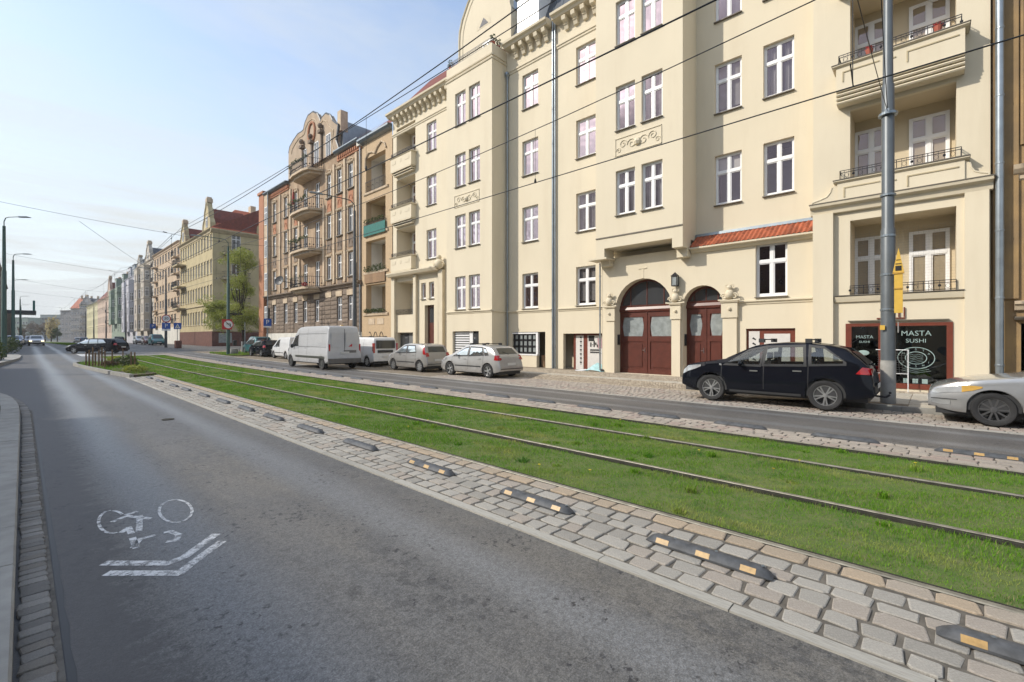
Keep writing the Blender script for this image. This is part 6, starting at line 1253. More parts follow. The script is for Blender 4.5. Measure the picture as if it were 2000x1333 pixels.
# ---- the opposite (left) side of the street
fLt = ((-16.0, 0, 0), (0, 1, 0), (1, 0, 0))  # unseen row, set back so sun reaches the road and low windows mirror it
for y0, y1, zt, mt, nm, lb in ((-16, 4.0, 14.8, 'salmon', 'tenement', 'salmon house on the near side of the street, behind the camera'), (4.1, 27, 15.2, 'pinkw', 'tenement', 'pink house opposite the arched doors'), (27.1, 50.5, 14.6, 'brown_w', 'tenement', 'brown house opposite the brown gabled tenement')):
    row_house(nm, lb, 0, y0, y1, zt, mt, 'ochre_t', 3, 8, fr=fLt, depth=11, roofh=1.2, roofm='tiled')
row_house('corner_house', 'dark corner house on the left past the junction with a jutting canopy', 0, 74, 190, 15, 'brown_g', 'brown_g', 4, 26, fr=((-3.3, 0, 0), (0, 1, 0), (1, 0, 0)), depth=14, roofm=None)
cn = thing('canopy', 'dark flat canopy jutting from the left hand house past the junction', 'canopy', (-2.5, 115, 4)); MB().box(-3.3, 2.6, 190, 200, 8.6, 9.6).build('roof_slab', M['darkpole'], cn); MB().box(-3.3, -2, 190, 200, 0, 8.6).build('support', M['brown_g'], cn); MB().box(1.9, 2.4, 192, 193, 9.6, 12.6).build('sign_box', M['teal'], cn)
# ---------------------------------------------------------------- vehicles
def interp(tab, x):
    if x >= tab[0][0]: return tab[0][1]
    for (a, za), (b, zb) in zip(tab[:-1], tab[1:]):
        if x >= b: t = (a - x) / (a - b + 1e-9); return za + (zb - za) * t
    return tab[-1][1]
def sinterp(tab, x, s=.05): return (interp(tab, x - s) + 2 * interp(tab, x) + interp(tab, x + s)) / 4
WH = {}
def wheel_meshes(r, w, style):
    k = (r, w, style)
    if k in WH: return WH[k]
    t = MB().lathe((0, 0, 0), [(r * .66, -w / 2 + .01), (r * .74, -w / 2), (r * .93, -w / 2), (r * .985, -w / 2 + .025), (r, -w / 4), (r, w / 4), (r * .985, w / 2 - .025), (r * .93, w / 2), (r * .74, w / 2), (r * .66, w / 2 - .02)], 32, 'Y', False).me('wheel', M['rubber'], True)
    rim = MB(); rr = r * .68; yo = w / 2 - .03
    rim.lathe((0, 0, 0), [(rr, -w / 2 + .02), (rr, yo + .012), (rr * .93, yo + .012), (rr * .9, yo - .03), (rr * .9, -w / 2 + .03)], 32, 'Y', False); rim.cur = 0
    n, sw, hub = {'five': (5, .07, .2), 'double': (10, .032, .2), 'ten': (10, .036, .22), 'six': (6, .055, .2), 'cover': (9, .075, .3), 'steel': (12, .06, .5)}[style]
    for i in range(n):
        a = 2 * math.pi * i / n + ((.14 if i % 2 else -.14) if style == 'double' else 0); ca, sa = math.cos(a), math.sin(a); vs = []
        for q, yy, ww in ((rr * .15, yo, sw * .9), (rr * .95, yo + .004, sw)):
            for s in (-1, 1):
                for dy in (0, -.03): vs.append((ca * q - sa * s * ww * r * 1.6 / 2 * 1.8, yy + dy, sa * q + ca * s * ww * r * 1.6 / 2 * 1.8))
        rim.mesh(vs, [(0, 1, 3, 2), (4, 6, 7, 5), (0, 2, 6, 4), (1, 5, 7, 3), (0, 4, 5, 1), (2, 3, 7, 6)])
    rim.lathe((0, 0, 0), [(rr * hub, yo - .03), (rr * hub, yo + .014), (rr * hub * .6, yo + .018), (0, yo + .018)], 16, 'Y')
    rm = rim.me('rim', M['aludark'] if style in ('ten', 'steel') else M['alu'])
    bk = MB().lathe((0, 0, 0), [(0, yo - .1), (rr * .92, yo - .1), (rr * .92, yo - .12), (0, yo - .12)], 20, 'Y').me('brake_disc', M['plastic'])
    WH[k] = (t, rm, bk); return WH[k]
def car(name, label, cat, L, Wd, hgt, wb, fo, top, belt, mat, r=.31, sill=.24, tumble=.30, wstyle='five', glassw=None, tail=None, head=True, group=None, lod=1.0, nose=.22, tailr=.12, extra=None, van=False, plate=True, rearglass=None, windscreen=None, door_x=(), moulding=False, dark_bumper=False, cabin=False):
    t = thing(name, label, cat, (0, 0, 0), group=group); hwid = Wd / 2; xf = L / 2 - fo; xr = xf - wb; ar = r + .055
    top = sorted(top, key=lambda p: -p[0]); belt = sorted(belt, key=lambda p: -p[0])
    def hw(x):
        f = max(0, (x - (L / 2 - .85)) / .85); b = max(0, (-x - (L / 2 - .6)) / .6); return hwid * (1 - nose * f ** 2.2 - tailr * b ** 2.4)
    def zt(x): return sinterp(top, x, .04)
    def zb(x): return min(interp(belt, x), zt(x) - .015)
    def sill_z(x):
        z = sill + .10 * max(0, (abs(x) - L / 2 + .5) / .5) ** 1.5
        for xc in (xf, xr):
            if abs(x - xc) < ar: z = max(z, r + math.sqrt(ar * ar - (x - xc) ** 2) - .0)
        return z
    def ysurf(x, z):                   # half width of the side at height z
        b = zb(x); w = hw(x)
        if z <= b:
            q = (z - sill) / (b - sill + 1e-6); return w * (.955 + .045 * math.sin(math.pi * min(1, max(0, q * .85 + .08))) - .012 * q)
        g = max(zt(x) - b, .001); yb = ysurf(x, b); f_ = (z - b) / g; return yb - tumble * g * (.22 * f_ + .78 * f_ * f_)
    xs = set([L / 2, -L / 2]); N = int((150 if cabin else 64) * lod)
    for i in range(N + 1): xs.add(round(L / 2 - L * i / N, 4))
    for xc in (xf, xr):
        for k in range(int(16 * lod) + 1): xs.add(round(xc + ar * math.cos(math.pi * k / int(16 * lod)), 4))
    for k in range(1, 8): xs.add(round(L / 2 - .012 * k * k * .5, 4)); xs.add(round(-L / 2 + .012 * k * k * .5, 4))
    xs = sorted([x for x in xs if -L / 2 <= x <= L / 2], reverse=True); rowsv = []
    for x in xs:
        z0, b, T = sill_z(x), zb(x), zt(x); z0 = min(z0, b - .02); row = [(x, 0, z0 + (.0 if z0 < sill + .12 else .0))]
        row = [(x, ysurf(x, z0) * .6, z0), (x, ysurf(x, z0) * .98, z0)]
        for f in (.12, .3, .5, .7, .86, 1.0): z = z0 + (b - z0) * f; row.append((x, ysurf(x, z), z))
        g = T - b
        for f in ([i / 13 for i in range(1, 13)] if cabin else (.2, .4, .6, .75, .88)): z = b + g * f; row.append((x, ysurf(x, z) if g > .12 else ysurf(x, b) * (1 - .05 * f), z))
        yt = row[-1][1]; cr = .018
        row += [(x, yt * .955, T - .004 * (g > .1) - .002), (x, yt * .8, T + cr * .4), (x, yt * .5, T + cr * .8), (x, 0, T + cr)]; rowsv.append(row)
    mb = MB(); k = len(rowsv[0]); vs = []
    for s in (1, -1):
        n0 = len(vs)
        for row in rowsv: vs += [(x, y * s, z) for x, y, z in row]
        def cut(j, i):
            if not cabin or not 6 < i < 20: return False
            a_, b_ = rowsv[j][i], rowsv[j + 1][i + 1]; X, Z = (a_[0] + b_[0]) / 2, (a_[2] + b_[2]) / 2
            for g_ in glassw:
                r_ = False
                for (x0, z0), (x1, z1) in zip(g_, g_[1:] + g_[:1]):
                    if ((z0 > Z) != (z1 > Z)) and X < (x1 - x0) * (Z - z0) / (z1 - z0 + 1e-9) + x0: r_ = not r_
                if r_: return True
            return False
        mb2 = [(n0 + j * k + i, n0 + j * k + i + 1, n0 + (j + 1) * k + i + 1, n0 + (j + 1) * k + i) for j in range(len(rowsv) - 1) for i in range(k - 1) if not cut(j, i)]
        mb.f += mb2; mb.m += [0] * len(mb2)
        cap0 = [n0 + i for i in range(k)]; cap1 = [n0 + (len(rowsv) - 1) * k + i for i in range(k)]
        mb.f += [tuple(cap0), tuple(cap1)]; mb.m += [0, 0]
    n0 = len(vs); mb.v = vs
    for j in (0, len(rowsv) - 1):
        a = rowsv[j]; mb.poly([a[0], a[-1], (a[-1][0], 0, a[-1][2]), (a[0][0], -a[0][1], a[0][2])]) if False else None
        mb.poly([(a[0][0], a[0][1], a[0][2]), (a[-1][0], 0, a[-1][2]), (a[0][0], -a[0][1], a[0][2])])
    mb.build('body', mat, t, smooth=True)
    MB().box(-L / 2 + .12, L / 2 - .12, -hwid * .8, hwid * .8, sill - .06, sill + .12).build('underbody', M['plastic'], t)
    ww = .20 if not van else .22
    for xc in (xf, xr):
        MB().box(xc - ar + .01, xc + ar - .01, -hwid * .93, hwid * .93, r * .9, r + ar * .8).build('wheel_well', M['plastic'], t)
        tm, rm, bk = wheel_meshes(r, ww, wstyle)
        for s in (1, -1):
            o = link('wheel', tm, t, loc=(xc, s * (hwid * .965 - ww / 2), r), rot=(0, 0, 0 if s > 0 else math.pi)); link('rim', rm, o, loc=(0, 0, 0)); link('brake_disc', bk, o, loc=(0, 0, 0))
    def patch_side(poly, nm, m, off=.006, parent=t, sub=5):
        for s in (1, -1):
            mb = MB(); pts = []
            for (xa, za), (xb, zb_) in zip(poly, poly[1:] + poly[:1]):
                for i in range(sub): f = i / sub; pts.append((xa + (xb - xa) * f, za + (zb_ - za) * f))
            c = (sum(p[0] for p in pts) / len(pts), sum(p[1] for p in pts) / len(pts)); n = len(pts); vs = []; K = 5
            for q in range(K): g_ = 1 - q / K; vs += [(c[0] + (x - c[0]) * g_, s * (ysurf(c[0] + (x - c[0]) * g_, c[1] + (z - c[1]) * g_) + off), c[1] + (z - c[1]) * g_) for x, z in pts]
            mb.mesh(vs + [(c[0], s * (ysurf(*c) + off), c[1])], [(q * n + i, q * n + (i + 1) % n, (q + 1) * n + (i + 1) % n, (q + 1) * n + i) for q in range(K - 1) for i in range(n)] + [((K - 1) * n + i, (K - 1) * n + (i + 1) % n, K * n) for i in range(n)]); mb.build(nm, m, parent, smooth=True)
    def ring_(g, nm, m):
        cx = sum(p[0] for p in g) / len(g); cz = sum(p[1] for p in g) / len(g); W_ = max(p[0] for p in g) - min(p[0] for p in g); H_ = max(p[1] for p in g) - min(p[1] for p in g); q = []
        for (xa, za), (xb, zb_) in zip(g, g[1:] + g[:1]):
            for i in range(6): f = i / 6; q.append((xa + (xb - xa) * f, za + (zb_ - za) * f))
        n = len(q); sc = lambda p, e: (cx + (p[0] - cx) * (1 + e * 2 / W_), cz + (p[1] - cz) * (1 + e * 2 / H_))
        for s in (1, -1):
            vs = []
            for e in (.03, -.035): vs += [(x, s * (ysurf(x, z) + .006), z) for x, z in [sc(p, e) for p in q]]
            MB().mesh(vs, [(i, (i + 1) % n, n + (i + 1) % n, n + i) for i in range(n)]).build(nm, m, t, smooth=True)
    if cabin:
        for g in glassw: ring_(g, 'window_seal', M['plastic']); patch_side(g, 'window', M['cabglass'], .002)
        fl = interp(belt, 0)
        MB().box(-L / 2 + .5, L / 2 - 1.5, -hwid * .78, hwid * .78, sill + .1, sill + .16).build('cabin_floor', M['plastic'], t)
        for sx, ys_ in ((.28, (-.36, .36)), (-.62, (-.42, 0, .42))):
            for y in ys_:
                st = MB(); w_ = .21 if sx > 0 else .19; st.mesh([(sx - .05 - (0 if i < 4 else .22), y + a * w_ * (1 if i < 4 else .82), b_ + (0 if i < 4 else .62)) for i, (a, b_) in enumerate([(-1, fl - .42), (1, fl - .42), (1, fl - .42), (-1, fl - .42)] * 2)], [(0, 1, 5, 4)])
                st.box(sx - .36, sx - .20, y - w_ * .9, y + w_ * .9, fl - .40, fl + .14); st.box(sx - .34, sx - .24, y - .11, y + .11, fl + .18, fl + .36).box(sx - .3, sx - .28, y - .05, y + .05, fl + .1, fl + .2); st.box(sx - .3, sx + .2, y - w_, y + w_, fl - .5, fl - .38); st.build('seat', M['seat'], t)
        MB().box(.85, 1.15, -hwid * .75, hwid * .75, fl - .3, fl + .02).build('dashboard', M['plastic'], t)
        MB().path([(.72 - .07 * math.sin(a), .36 + .18 * math.cos(a), fl + .02 + .17 * math.sin(a)) for a in [i * math.pi / 8 for i in range(17)]], .014, 5).build('steering_wheel', M['plastic'], t)
    for g in ([] if cabin else (glassw or [])):
        cx = sum(p[0] for p in g) / len(g); cz = sum(p[1] for p in g) / len(g); patch_side([(cx + (x - cx) * 1.045, cz + (z - cz) * 1.09) for x, z in g], 'window_seal', M['plastic'], .003); patch_side(g, 'window', M['carglass'], .007)
    def patch_top(x0, x1, w0, w1, nm, m, off=.008, n=8, mm=6):     # glass lying on the centre profile
        vs = []
        for i in range(n + 1):
            x = x0 + (x1 - x0) * i / n; w = w0 + (w1 - w0) * i / n; dz = (zt(x + .02) - zt(x - .02)) / .04; nl = math.hypot(1, dz)
            for j in range(mm + 1): y = -w + 2 * w * j / mm; vs.append((x - dz / nl * off * 1.5, y, zt(x) + .018 * (1 - (abs(y) / hwid) ** 2 * .9) + off / nl))
        return MB().mesh(vs, [(i * (mm + 1) + j, i * (mm + 1) + j + 1, (i + 1) * (mm + 1) + j + 1, (i + 1) * (mm + 1) + j) for i in range(n) for j in range(mm)]).build(nm, m, t, smooth=True)
    if windscreen: patch_top(*windscreen, 'windscreen', M['carglass'])
    if rearglass and len(rearglass) == 4: patch_top(*rearglass, 'rear_window', M['carglass'])
    if rearglass and len(rearglass) == 5: MB().box(-L / 2 - .012 + rearglass[4], -L / 2 + rearglass[4], -rearglass[0], rearglass[1], rearglass[2], rearglass[3]).build('rear_window', M['carglass'], t)
    for x in door_x:                    # shut lines
        for s in (1, -1):
            d = MB(); zz = [sill + .12 + (zt(x) - .12 - sill - .12) * i / 10 for i in range(11)]
            for a, b in zip(zz[:-1], zz[1:]): d.mesh([(x - .006, s * (ysurf(x, a) + .0025), a), (x + .006, s * (ysurf(x, a) + .0025), a), (x + .006, s * (ysurf(x, b) + .0025), b), (x - .006, s * (ysurf(x, b) + .0025), b)], [(0, 1, 2, 3)])
            d.build('shut_line', M['plastic'], t)
    if moulding: patch_side([(xf - ar - .05, .47), (xr + ar + .05, .47), (xr + ar + .05, .52), (xf - ar - .05, .52)], 'side_moulding', M['plastic'], .012)
    if tail:
        patch_side(tail, 'tail_light', M['redlamp'], .010)
    def xrear(z):
        x = -L / 2 + .9
        while x > -L / 2 and zt(x) > z: x -= .01
        return x
    def patch_rear(pts, nm, m, off=.015):
        mb = MB(); return mb.mesh([(xrear(z) - off, y, z) for y, z in pts], [tuple(range(len(pts)))]).build(nm, m, t)
    if plate:
        z = .62 if not van else .95; x = xrear(z) - .02; MB().box(x - .012, x, -.26, .26, z - .055, z + .055).build('number_plate', M['plate'], t); MB().box(L / 2 - .0, L / 2 + .015, -.26, .26, .40, .50).build('number_plate', M['plate'], t)
    def strip_(pts, nm, m, off=.012):   # a lamp that follows the curved corner of the body
        pts = sorted(pts, key=lambda p: -p[0]); q = []
        for (xa, la, ha), (xb, lb_, hb_) in zip(pts[:-1], pts[1:]):
            for i in range(4): f = i / 4; q.append((xa + (xb - xa) * f, la + (lb_ - la) * f, ha + (hb_ - ha) * f))
        q.append(pts[-1])
        for s in (1, -1):
            vs = []
            for x, lo, hi in q:
                for z in (lo, (lo + hi) / 2, hi): vs.append((x + off * .7, s * (ysurf(x, z) + off), z))
            MB().mesh(vs, [(3 * i + j, 3 * i + j + 1, 3 * i + j + 4, 3 * i + j + 3) for i in range(len(q) - 1) for j in range(2)]).build(nm, m, t, smooth=True)
    if head: strip_([(L / 2 - .05, zt(L / 2 - .05) - .14, zt(L / 2 - .05) - .03), (L / 2 - .22, zt(L / 2 - .22) - .19, zt(L / 2 - .22) - .03), (L / 2 - .45, zt(L / 2 - .45) - .17, zt(L / 2 - .45) - .05), (L / 2 - .62, zt(L / 2 - .62) - .12, zt(L / 2 - .62) - .07)], 'headlight', M['clearlamp'])
    if head:
        for s in ():
            mb = MB(); vs = []
            for x in (L / 2 - .06, L / 2 - .2, L / 2 - .36, L / 2 - .55):
                lo = .60 if x > L / 2 - .3 else .64
                for z in (lo, min(lo + .13, zt(x) - .05)): vs.append((x + .012, s * (ysurf(x, z) + .012), z))
            mb.mesh(vs, [(0, 1, 3, 2), (2, 3, 5, 4), (4, 5, 7, 6)]); mb.build('headlight', M['clearlamp'], t, smooth=True)
        MB().box(L / 2 - .05, L / 2 + .012, -hwid * .4, hwid * .4, .34, .40).box(L / 2 - .05, L / 2 + .012, -hwid * .35, hwid * .35, .55, .60).build('grille', M['plastic'], t)
    if dark_bumper:
        MB().box(-L / 2 - .03, -L / 2 + .22, -hwid * .97, hwid * .97, sill + .02, .62).build('rear_bumper', M['plastic'], t)
    for s in (1, -1):                   # mirrors
        mx = (windscreen[0] - .45 if windscreen else L / 2 - 1.5); z = interp(belt, mx) + .07; y = ysurf(mx, z)
        MB().ball((mx, s * (y + .11), z), .09, .55, 1.1, .75 if not van else 1.5, 8).tube((mx, s * y, z - .03), (mx, s * (y + .08), z - .02), .02, n=6).build('mirror', mat if not van else M['plastic'], t, smooth=True)
    for i in range(len(door_x) - 1):
        for s in (1, -1):
            x = door_x[i + 1] + .14; z = interp(belt, x) - .12; MB().box(x, x + .19, s * (ysurf(x, z) + .012) - .012, s * (ysurf(x, z) + .012) + .012, z - .015, z + .015).build('door_handle', M['alu'] if mat == M['p_black'] else mat, t)
    if extra: extra(t, dict(ysurf=ysurf, zt=zt, xrear=xrear, hw=hw, L=L, hwid=hwid, patch_rear=patch_rear, patch_side=patch_side, strip=strip_, xf=xf, xr=xr, ar=ar))
    return t
def park(t, x, y, heading=90, z=None):
    t.location = (x, y, (E(y) + .012) if z is None else z); t.rotation_euler = (0, 0, math.radians(heading)); return t
# coordinates: x forward, z up
def roofbars(t, xs_, z, w):
    for x in xs_:
        b = MB().box(x - .02, x + .02, -w, w, z + .045, z + .075); b = b.build('roof_bar', M['plastic'], t)
        for s in (1, -1): MB().box(x - .07, x + .07, s * w - .05, s * w + .05, z - .02, z + .085).build('foot', M['plastic'], b)
def suv_x(t, k):
    roofbars(t, (.12, -.95), 1.665, .62)
    MB().tube((-1.75, .2, 1.62), (-2.05, .2, 1.86), .006, n=4).build('aerial', M['iron'], t)
    MB().path([(-2.2, 0, .36), (-2.42, 0, .34), (-2.50, 0, .40)], .025, 6).ball((-2.5, 0, .45), .03).build('tow_bar', M['iron'], t)
    for s in (1, -1):
        mb = MB(); mb.mesh([(-2.10, s * (k['ysurf'](-2.10, .8) + .012), .86), (-2.00, s * (k['ysurf'](-2.0, .9) + .012), 1.02), (-2.24, s * (k['ysurf'](-2.24, 1) * .97 + .012), 1.08), (-2.262, s * .62, .90)], [(0, 1, 2, 3)])
        k['patch_rear']([(s * .60, .88), (s * .80, .88), (s * .80, 1.04), (s * .60, 1.06)], 'tail_light', M['redlamp'])
    MB().box(-2.27, -2.22, -.6, .6, .46, .62).build('bumper_insert', M['plastic'], t)
    k['patch_side']([(1.08, 1.0), (1.14, 1.02), (1.14, 1.06), (1.08, 1.05)], 'side_repeater', M['clearlamp'], .012)
    k['patch_side']([(k['xf'] - .5, .30), (k['xr'] + .5, .30), (k['xr'] + .5, .36), (k['xf'] - .5, .36)], 'side_moulding', M['plastic'], .014)
suv = car('black_suv', 'large black crossover with roof bars parked beside the sushi restaurant', 'car', 4.52, 1.86, 1.69, 2.69, .90,
    [(2.26, .58), (2.25, .76), (2.20, .89), (2.05, .99), (1.75, 1.06), (1.35, 1.12), (1.05, 1.17), (.75, 1.32), (.35, 1.52), (.05, 1.60), (-.4, 1.645), (-.95, 1.64), (-1.4, 1.58), (-1.72, 1.50), (-1.80, 1.44), (-2.12, 1.13), (-2.22, .98), (-2.25, .6), (-2.26, .5)],
    [(2.26, .68), (2.1, .88), (1.7, .96), (1.2, 1.0), (.5, 1.00), (-.6, 1.04), (-1.5, 1.09), (-2.0, 1.06), (-2.26, .7)], M['p_black'], r=.365, sill=.30, wstyle='double',
    glassw=[[(1.02, 1.04), (.38, 1.45), (.02, 1.53), (.10, 1.03)], [(-.03, 1.54), (-.88, 1.575), (-.92, 1.08), (.04, 1.05)], [(-1.00, 1.57), (-1.30, 1.54), (-1.72, 1.20), (-1.72, 1.13), (-1.02, 1.09)]],
    tail=[(-1.93, .92), (-2.23, .90), (-2.22, 1.05), (-2.05, 1.08)], windscreen=(1.02, .2, .62, .55), rearglass=(-1.82, -2.12, .52, .60), door_x=(1.08, .02, -.98), extra=suv_x, cabin=True)
park(suv, 14.18, 3.30, z=.025)
def sedan_x(t, k):
    k['strip']([(2.33, .60, .66), (2.25, .60, .70), (2.05, .64, .76), (1.88, .66, .79)], 'headlight', M['clearlamp'], .010); k['strip']([(1.88, .66, .79), (1.72, .70, .80), (1.58, .76, .79)], 'indicator', M['amber'], .010)
    k['strip']([(2.34, .40, .47), (2.2, .37, .475), (2.05, .38, .47)], 'fog_lamp', M['alu'], .008); k['strip']([(2.35, .485, .50), (2.1, .49, .505), (1.95, .495, .505)], 'lamp_trim', M['plastic'], .010)
    MB().box(2.30, 2.40, -.55, .55, .30, .55).build('grille', M['plastic'], t)
sed = car('silver_saloon', 'silver saloon with ten spoke wheels at the right edge, only its front in view', 'car', 4.80, 1.88, 1.48, 2.85, .97,
    [(2.40, .52), (2.38, .64), (2.28, .74), (2.0, .84), (1.6, .93), (1.2, .985), (.95, 1.02), (.2, 1.38), (-.3, 1.45), (-1.1, 1.42), (-1.9, 1.12), (-2.3, 1.05), (-2.38, .7), (-2.4, .5)],
    [(2.4, .6), (2.0, .74), (1.2, .84), (0, .90), (-1.5, .95), (-2.4, .75)], M['p_silver'], r=.335, sill=.24, wstyle='ten', head=False, nose=.26,
    glassw=[[(.75, .92), (.1, 1.28), (-.25, 1.33), (-.25, .93)], [(-.35, 1.33), (-1.0, 1.31), (-1.2, .97), (-.35, .94)]], windscreen=(.92, .25, .62, .55), door_x=(.95, -.3, -1.25), extra=sedan_x)
park(sed, 14.10, -2.28, z=.02)
def hatch_x(bars, badge=None):
    def f(t, k):
        if bars: roofbars(t, bars, k['zt'](bars[0]), .52)
        for s in (1, -1): k['patch_rear']([(s * .56, .82), (s * .78, .80), (s * .74, 1.02), (s * .58, 1.0)], 'tail_light', M['redlamp'], .02)
        MB().box(k['xrear'](.5) - .03, k['xrear'](.5), -.7, .7, .40, .43).build('bumper_seam', M['plastic'], t); MB().tube((k['xrear'](1.05) - .03, 0, 1.04), (k['xrear'](1.15) - .03, .3, 1.16), .012, n=4).build('wiper', M['plastic'], t)
    return f
cor = car('silver_hatchback', 'pale silver hatchback with roof bars, nearest of the two silver hatchbacks', 'car', 4.18, 1.71, 1.47, 2.60, .86,
    [(2.09, .5), (2.07, .62), (1.98, .74), (1.7, .86), (1.35, .95), (1.12, 1.0), (.3, 1.40), (-.1, 1.47), (-.9, 1.45), (-1.4, 1.38), (-1.55, 1.33), (-1.88, 1.02), (-1.98, .92), (-2.05, .6), (-2.09, .48)],
    [(2.09, .58), (1.6, .78), (1.0, .88), (0, .93), (-1.2, .97), (-1.8, .95), (-2.09, .6)], M['p_silver2'], r=.31, sill=.22, wstyle='five',
    glassw=[[(.98, .93), (.2, 1.31), (-.08, 1.37), (-.05, .96)], [(-.16, 1.37), (-.95, 1.35), (-1.12, 1.01), (-.14, .96)], [(-1.03, 1.33), (-1.2, 1.30), (-1.42, 1.03), (-1.2, 1.01)]], tail=[(-1.78, .80), (-2.03, .78), (-1.95, 1.0), (-1.80, 1.02)],
    windscreen=(1.08, .38, .58, .5), rearglass=(-1.58, -1.86, .5, .58), door_x=(1.05, -.1, -1.1), extra=hatch_x((.0, -.85)), moulding=True, cabin=True)
park(cor, 14.78, 15.85)
pun = car('grey_hatchback', 'small warm grey hatchback with tall red tail lamps parked second in the lay-by', 'car', 3.84, 1.66, 1.48, 2.46, .77,
    [(1.92, .5), (1.90, .62), (1.80, .76), (1.5, .90), (1.2, .98), (1.0, 1.03), (.25, 1.42), (-.2, 1.48), (-1.1, 1.46), (-1.5, 1.40), (-1.62, 1.34), (-1.80, 1.0), (-1.86, .85), (-1.9, .55), (-1.92, .48)],
    [(1.92, .58), (1.4, .80), (.9, .90), (0, .95), (-1.2, 1.0), (-1.7, .95), (-1.92, .6)], M['p_grey'], r=.295, sill=.22, wstyle='cover',
    glassw=[[(.90, .96), (.15, 1.33), (-.12, 1.38), (-.10, .98)], [(-.2, 1.38), (-.85, 1.37), (-1.02, 1.03), (-.19, .98)]], tail=[(-1.62, .92), (-1.80, .90), (-1.62, 1.35), (-1.50, 1.36)],
    windscreen=(.98, .32, .56, .5), rearglass=(-1.64, -1.79, .5, .56), door_x=(1.0, -.15, -1.0), extra=hatch_x(None), moulding=True, cabin=True)
park(pun, 14.85, 21.0)
def cad_x(t, k):
    x = -2.2; roofbars(t, (.3, -1.3), 1.80, .55)
    MB().box(x - .03, x + .05, -.64, .64, 1.12, 1.62).build('rear_window', M['carglass'], t); MB().box(x - .035, x + .05, -.5, .55, .86, 1.02).build('tailgate_panel', M['plastic'], t)
    for s in (1, -1): MB().box(x - .01, x + .14, s * .80 - .06, s * .80 + .045, .85, 1.45).build('tail_light', M['redlamp'], t)
cad = car('white_compact_van', 'white compact van with glazed tailgate and roof ladder bars parked behind the grey hatchback', 'van', 4.4, 1.80, 1.82, 2.75, .88,
    [(2.2, .55), (2.17, .72), (2.0, .92), (1.6, 1.08), (1.3, 1.16), (.7, 1.60), (.35, 1.76), (-.2, 1.82), (-1.9, 1.80), (-2.1, 1.72), (-2.17, 1.3), (-2.2, .6), (-2.2, .45)],
    [(2.2, .62), (1.5, .92), (.8, 1.02), (-2.2, 1.06)], M['p_white2'], r=.31, sill=.24, tumble=.14, wstyle='cover', tailr=.05, glassw=[[(1.15, 1.08), (.62, 1.5), (.12, 1.62), (.12, 1.08)]], windscreen=(1.25, .5, .62, .58), door_x=(1.1, .0, -1.0), extra=cad_x, van=False)
park(cad, 15.35, 27.2)
def van_x(t, k):
    x = -2.95
    for s in (1, -1):
        MB().box(x - .012, x + .03, s * .90 - .07, s * .90 + .02, .75, 1.42).build('tail_light', M['redlamp'], t)
        MB().box(x - .015, x - .0, s * .42 - .36, s * .42 + .36, 1.25, 2.05).build('door_recess', M['p_white'], t)
    MB().box(x - .02, x, -.008, .008, .62, 2.28).build('shut_line', M['plastic'], t); MB().box(x - .03, x, -.70, .05, .93, 1.08).build('plate_recess', M['aludark'], t)
    MB().mesh([(x - .018, -.45, 1.28), (x - .018, -.22, 1.28), (x - .018, -.45, 1.45)], [(0, 1, 2)]).build('sticker', M['signred'], t)
    MB().box(x - .10, x + .35, -.96, .96, .36, .62).build('rear_bumper', M['aludark'], t)
    for z in (1.25, 2.0): k['patch_side']([(1.0, z), (-2.75, z), (-2.75, z + .02), (1.0, z + .02)], 'swage_line', M['aludark'], .006)
    k['patch_side']([(1.3, .62), (-2.6, .62), (-2.6, .74), (1.3, .74)], 'side_moulding', M['aludark'], .012)
    MB().ball((-2.6, 0, 2.45), .11, 1, 1, .7).build('beacon', M['amber'], t)
van = car('white_panel_van', 'tall white long wheelbase panel van, dusty, standing in the right hand road', 'van', 5.95, 2.02, 2.45, 4.33, .84,
    [(2.97, .6), (2.95, .85), (2.85, 1.02), (2.45, 1.22), (2.15, 1.34), (1.55, 2.0), (1.25, 2.28), (.9, 2.40), (.3, 2.45), (-2.6, 2.45), (-2.85, 2.40), (-2.93, 2.2), (-2.96, .6), (-2.97, .5)],
    [(2.97, .7), (2.2, 1.12), (1.6, 1.22), (1.0, 1.30), (-2.97, 1.34)], M['p_white'], r=.345, sill=.36, tumble=.09, wstyle='steel', tailr=.02, van=True,
    glassw=[[(1.95, 1.28), (1.45, 1.85), (1.0, 1.95), (1.0, 1.30)]], windscreen=(2.1, 1.3, .80, .72), door_x=(1.95, .9, -.3), extra=van_x, nose=.16)
park(van, 12.35, 27.35)
cw2 = car('small_white_van', 'small clean white van parked ahead of the tall panel van', 'van', 4.1, 1.72, 1.80, 2.6, .8, [(2.05, .5), (2.0, .8), (1.6, 1.0), (1.2, 1.08), (.5, 1.62), (.1, 1.76), (-1.8, 1.78), (-2.0, 1.7), (-2.05, .5)], [(2.05, .6), (1.2, .92), (-2.05, 1.0)], M['p_white2'], r=.3, tumble=.16, wstyle='cover', tailr=.04, lod=.5, glassw=[[(.95, 1.0), (.4, 1.48), (-.05, 1.56), (-.05, 1.0)]], windscreen=(1.1, .35, .6, .54), door_x=(1.0, -.15), moulding=True)
park(cw2, 15.3, 39.9)
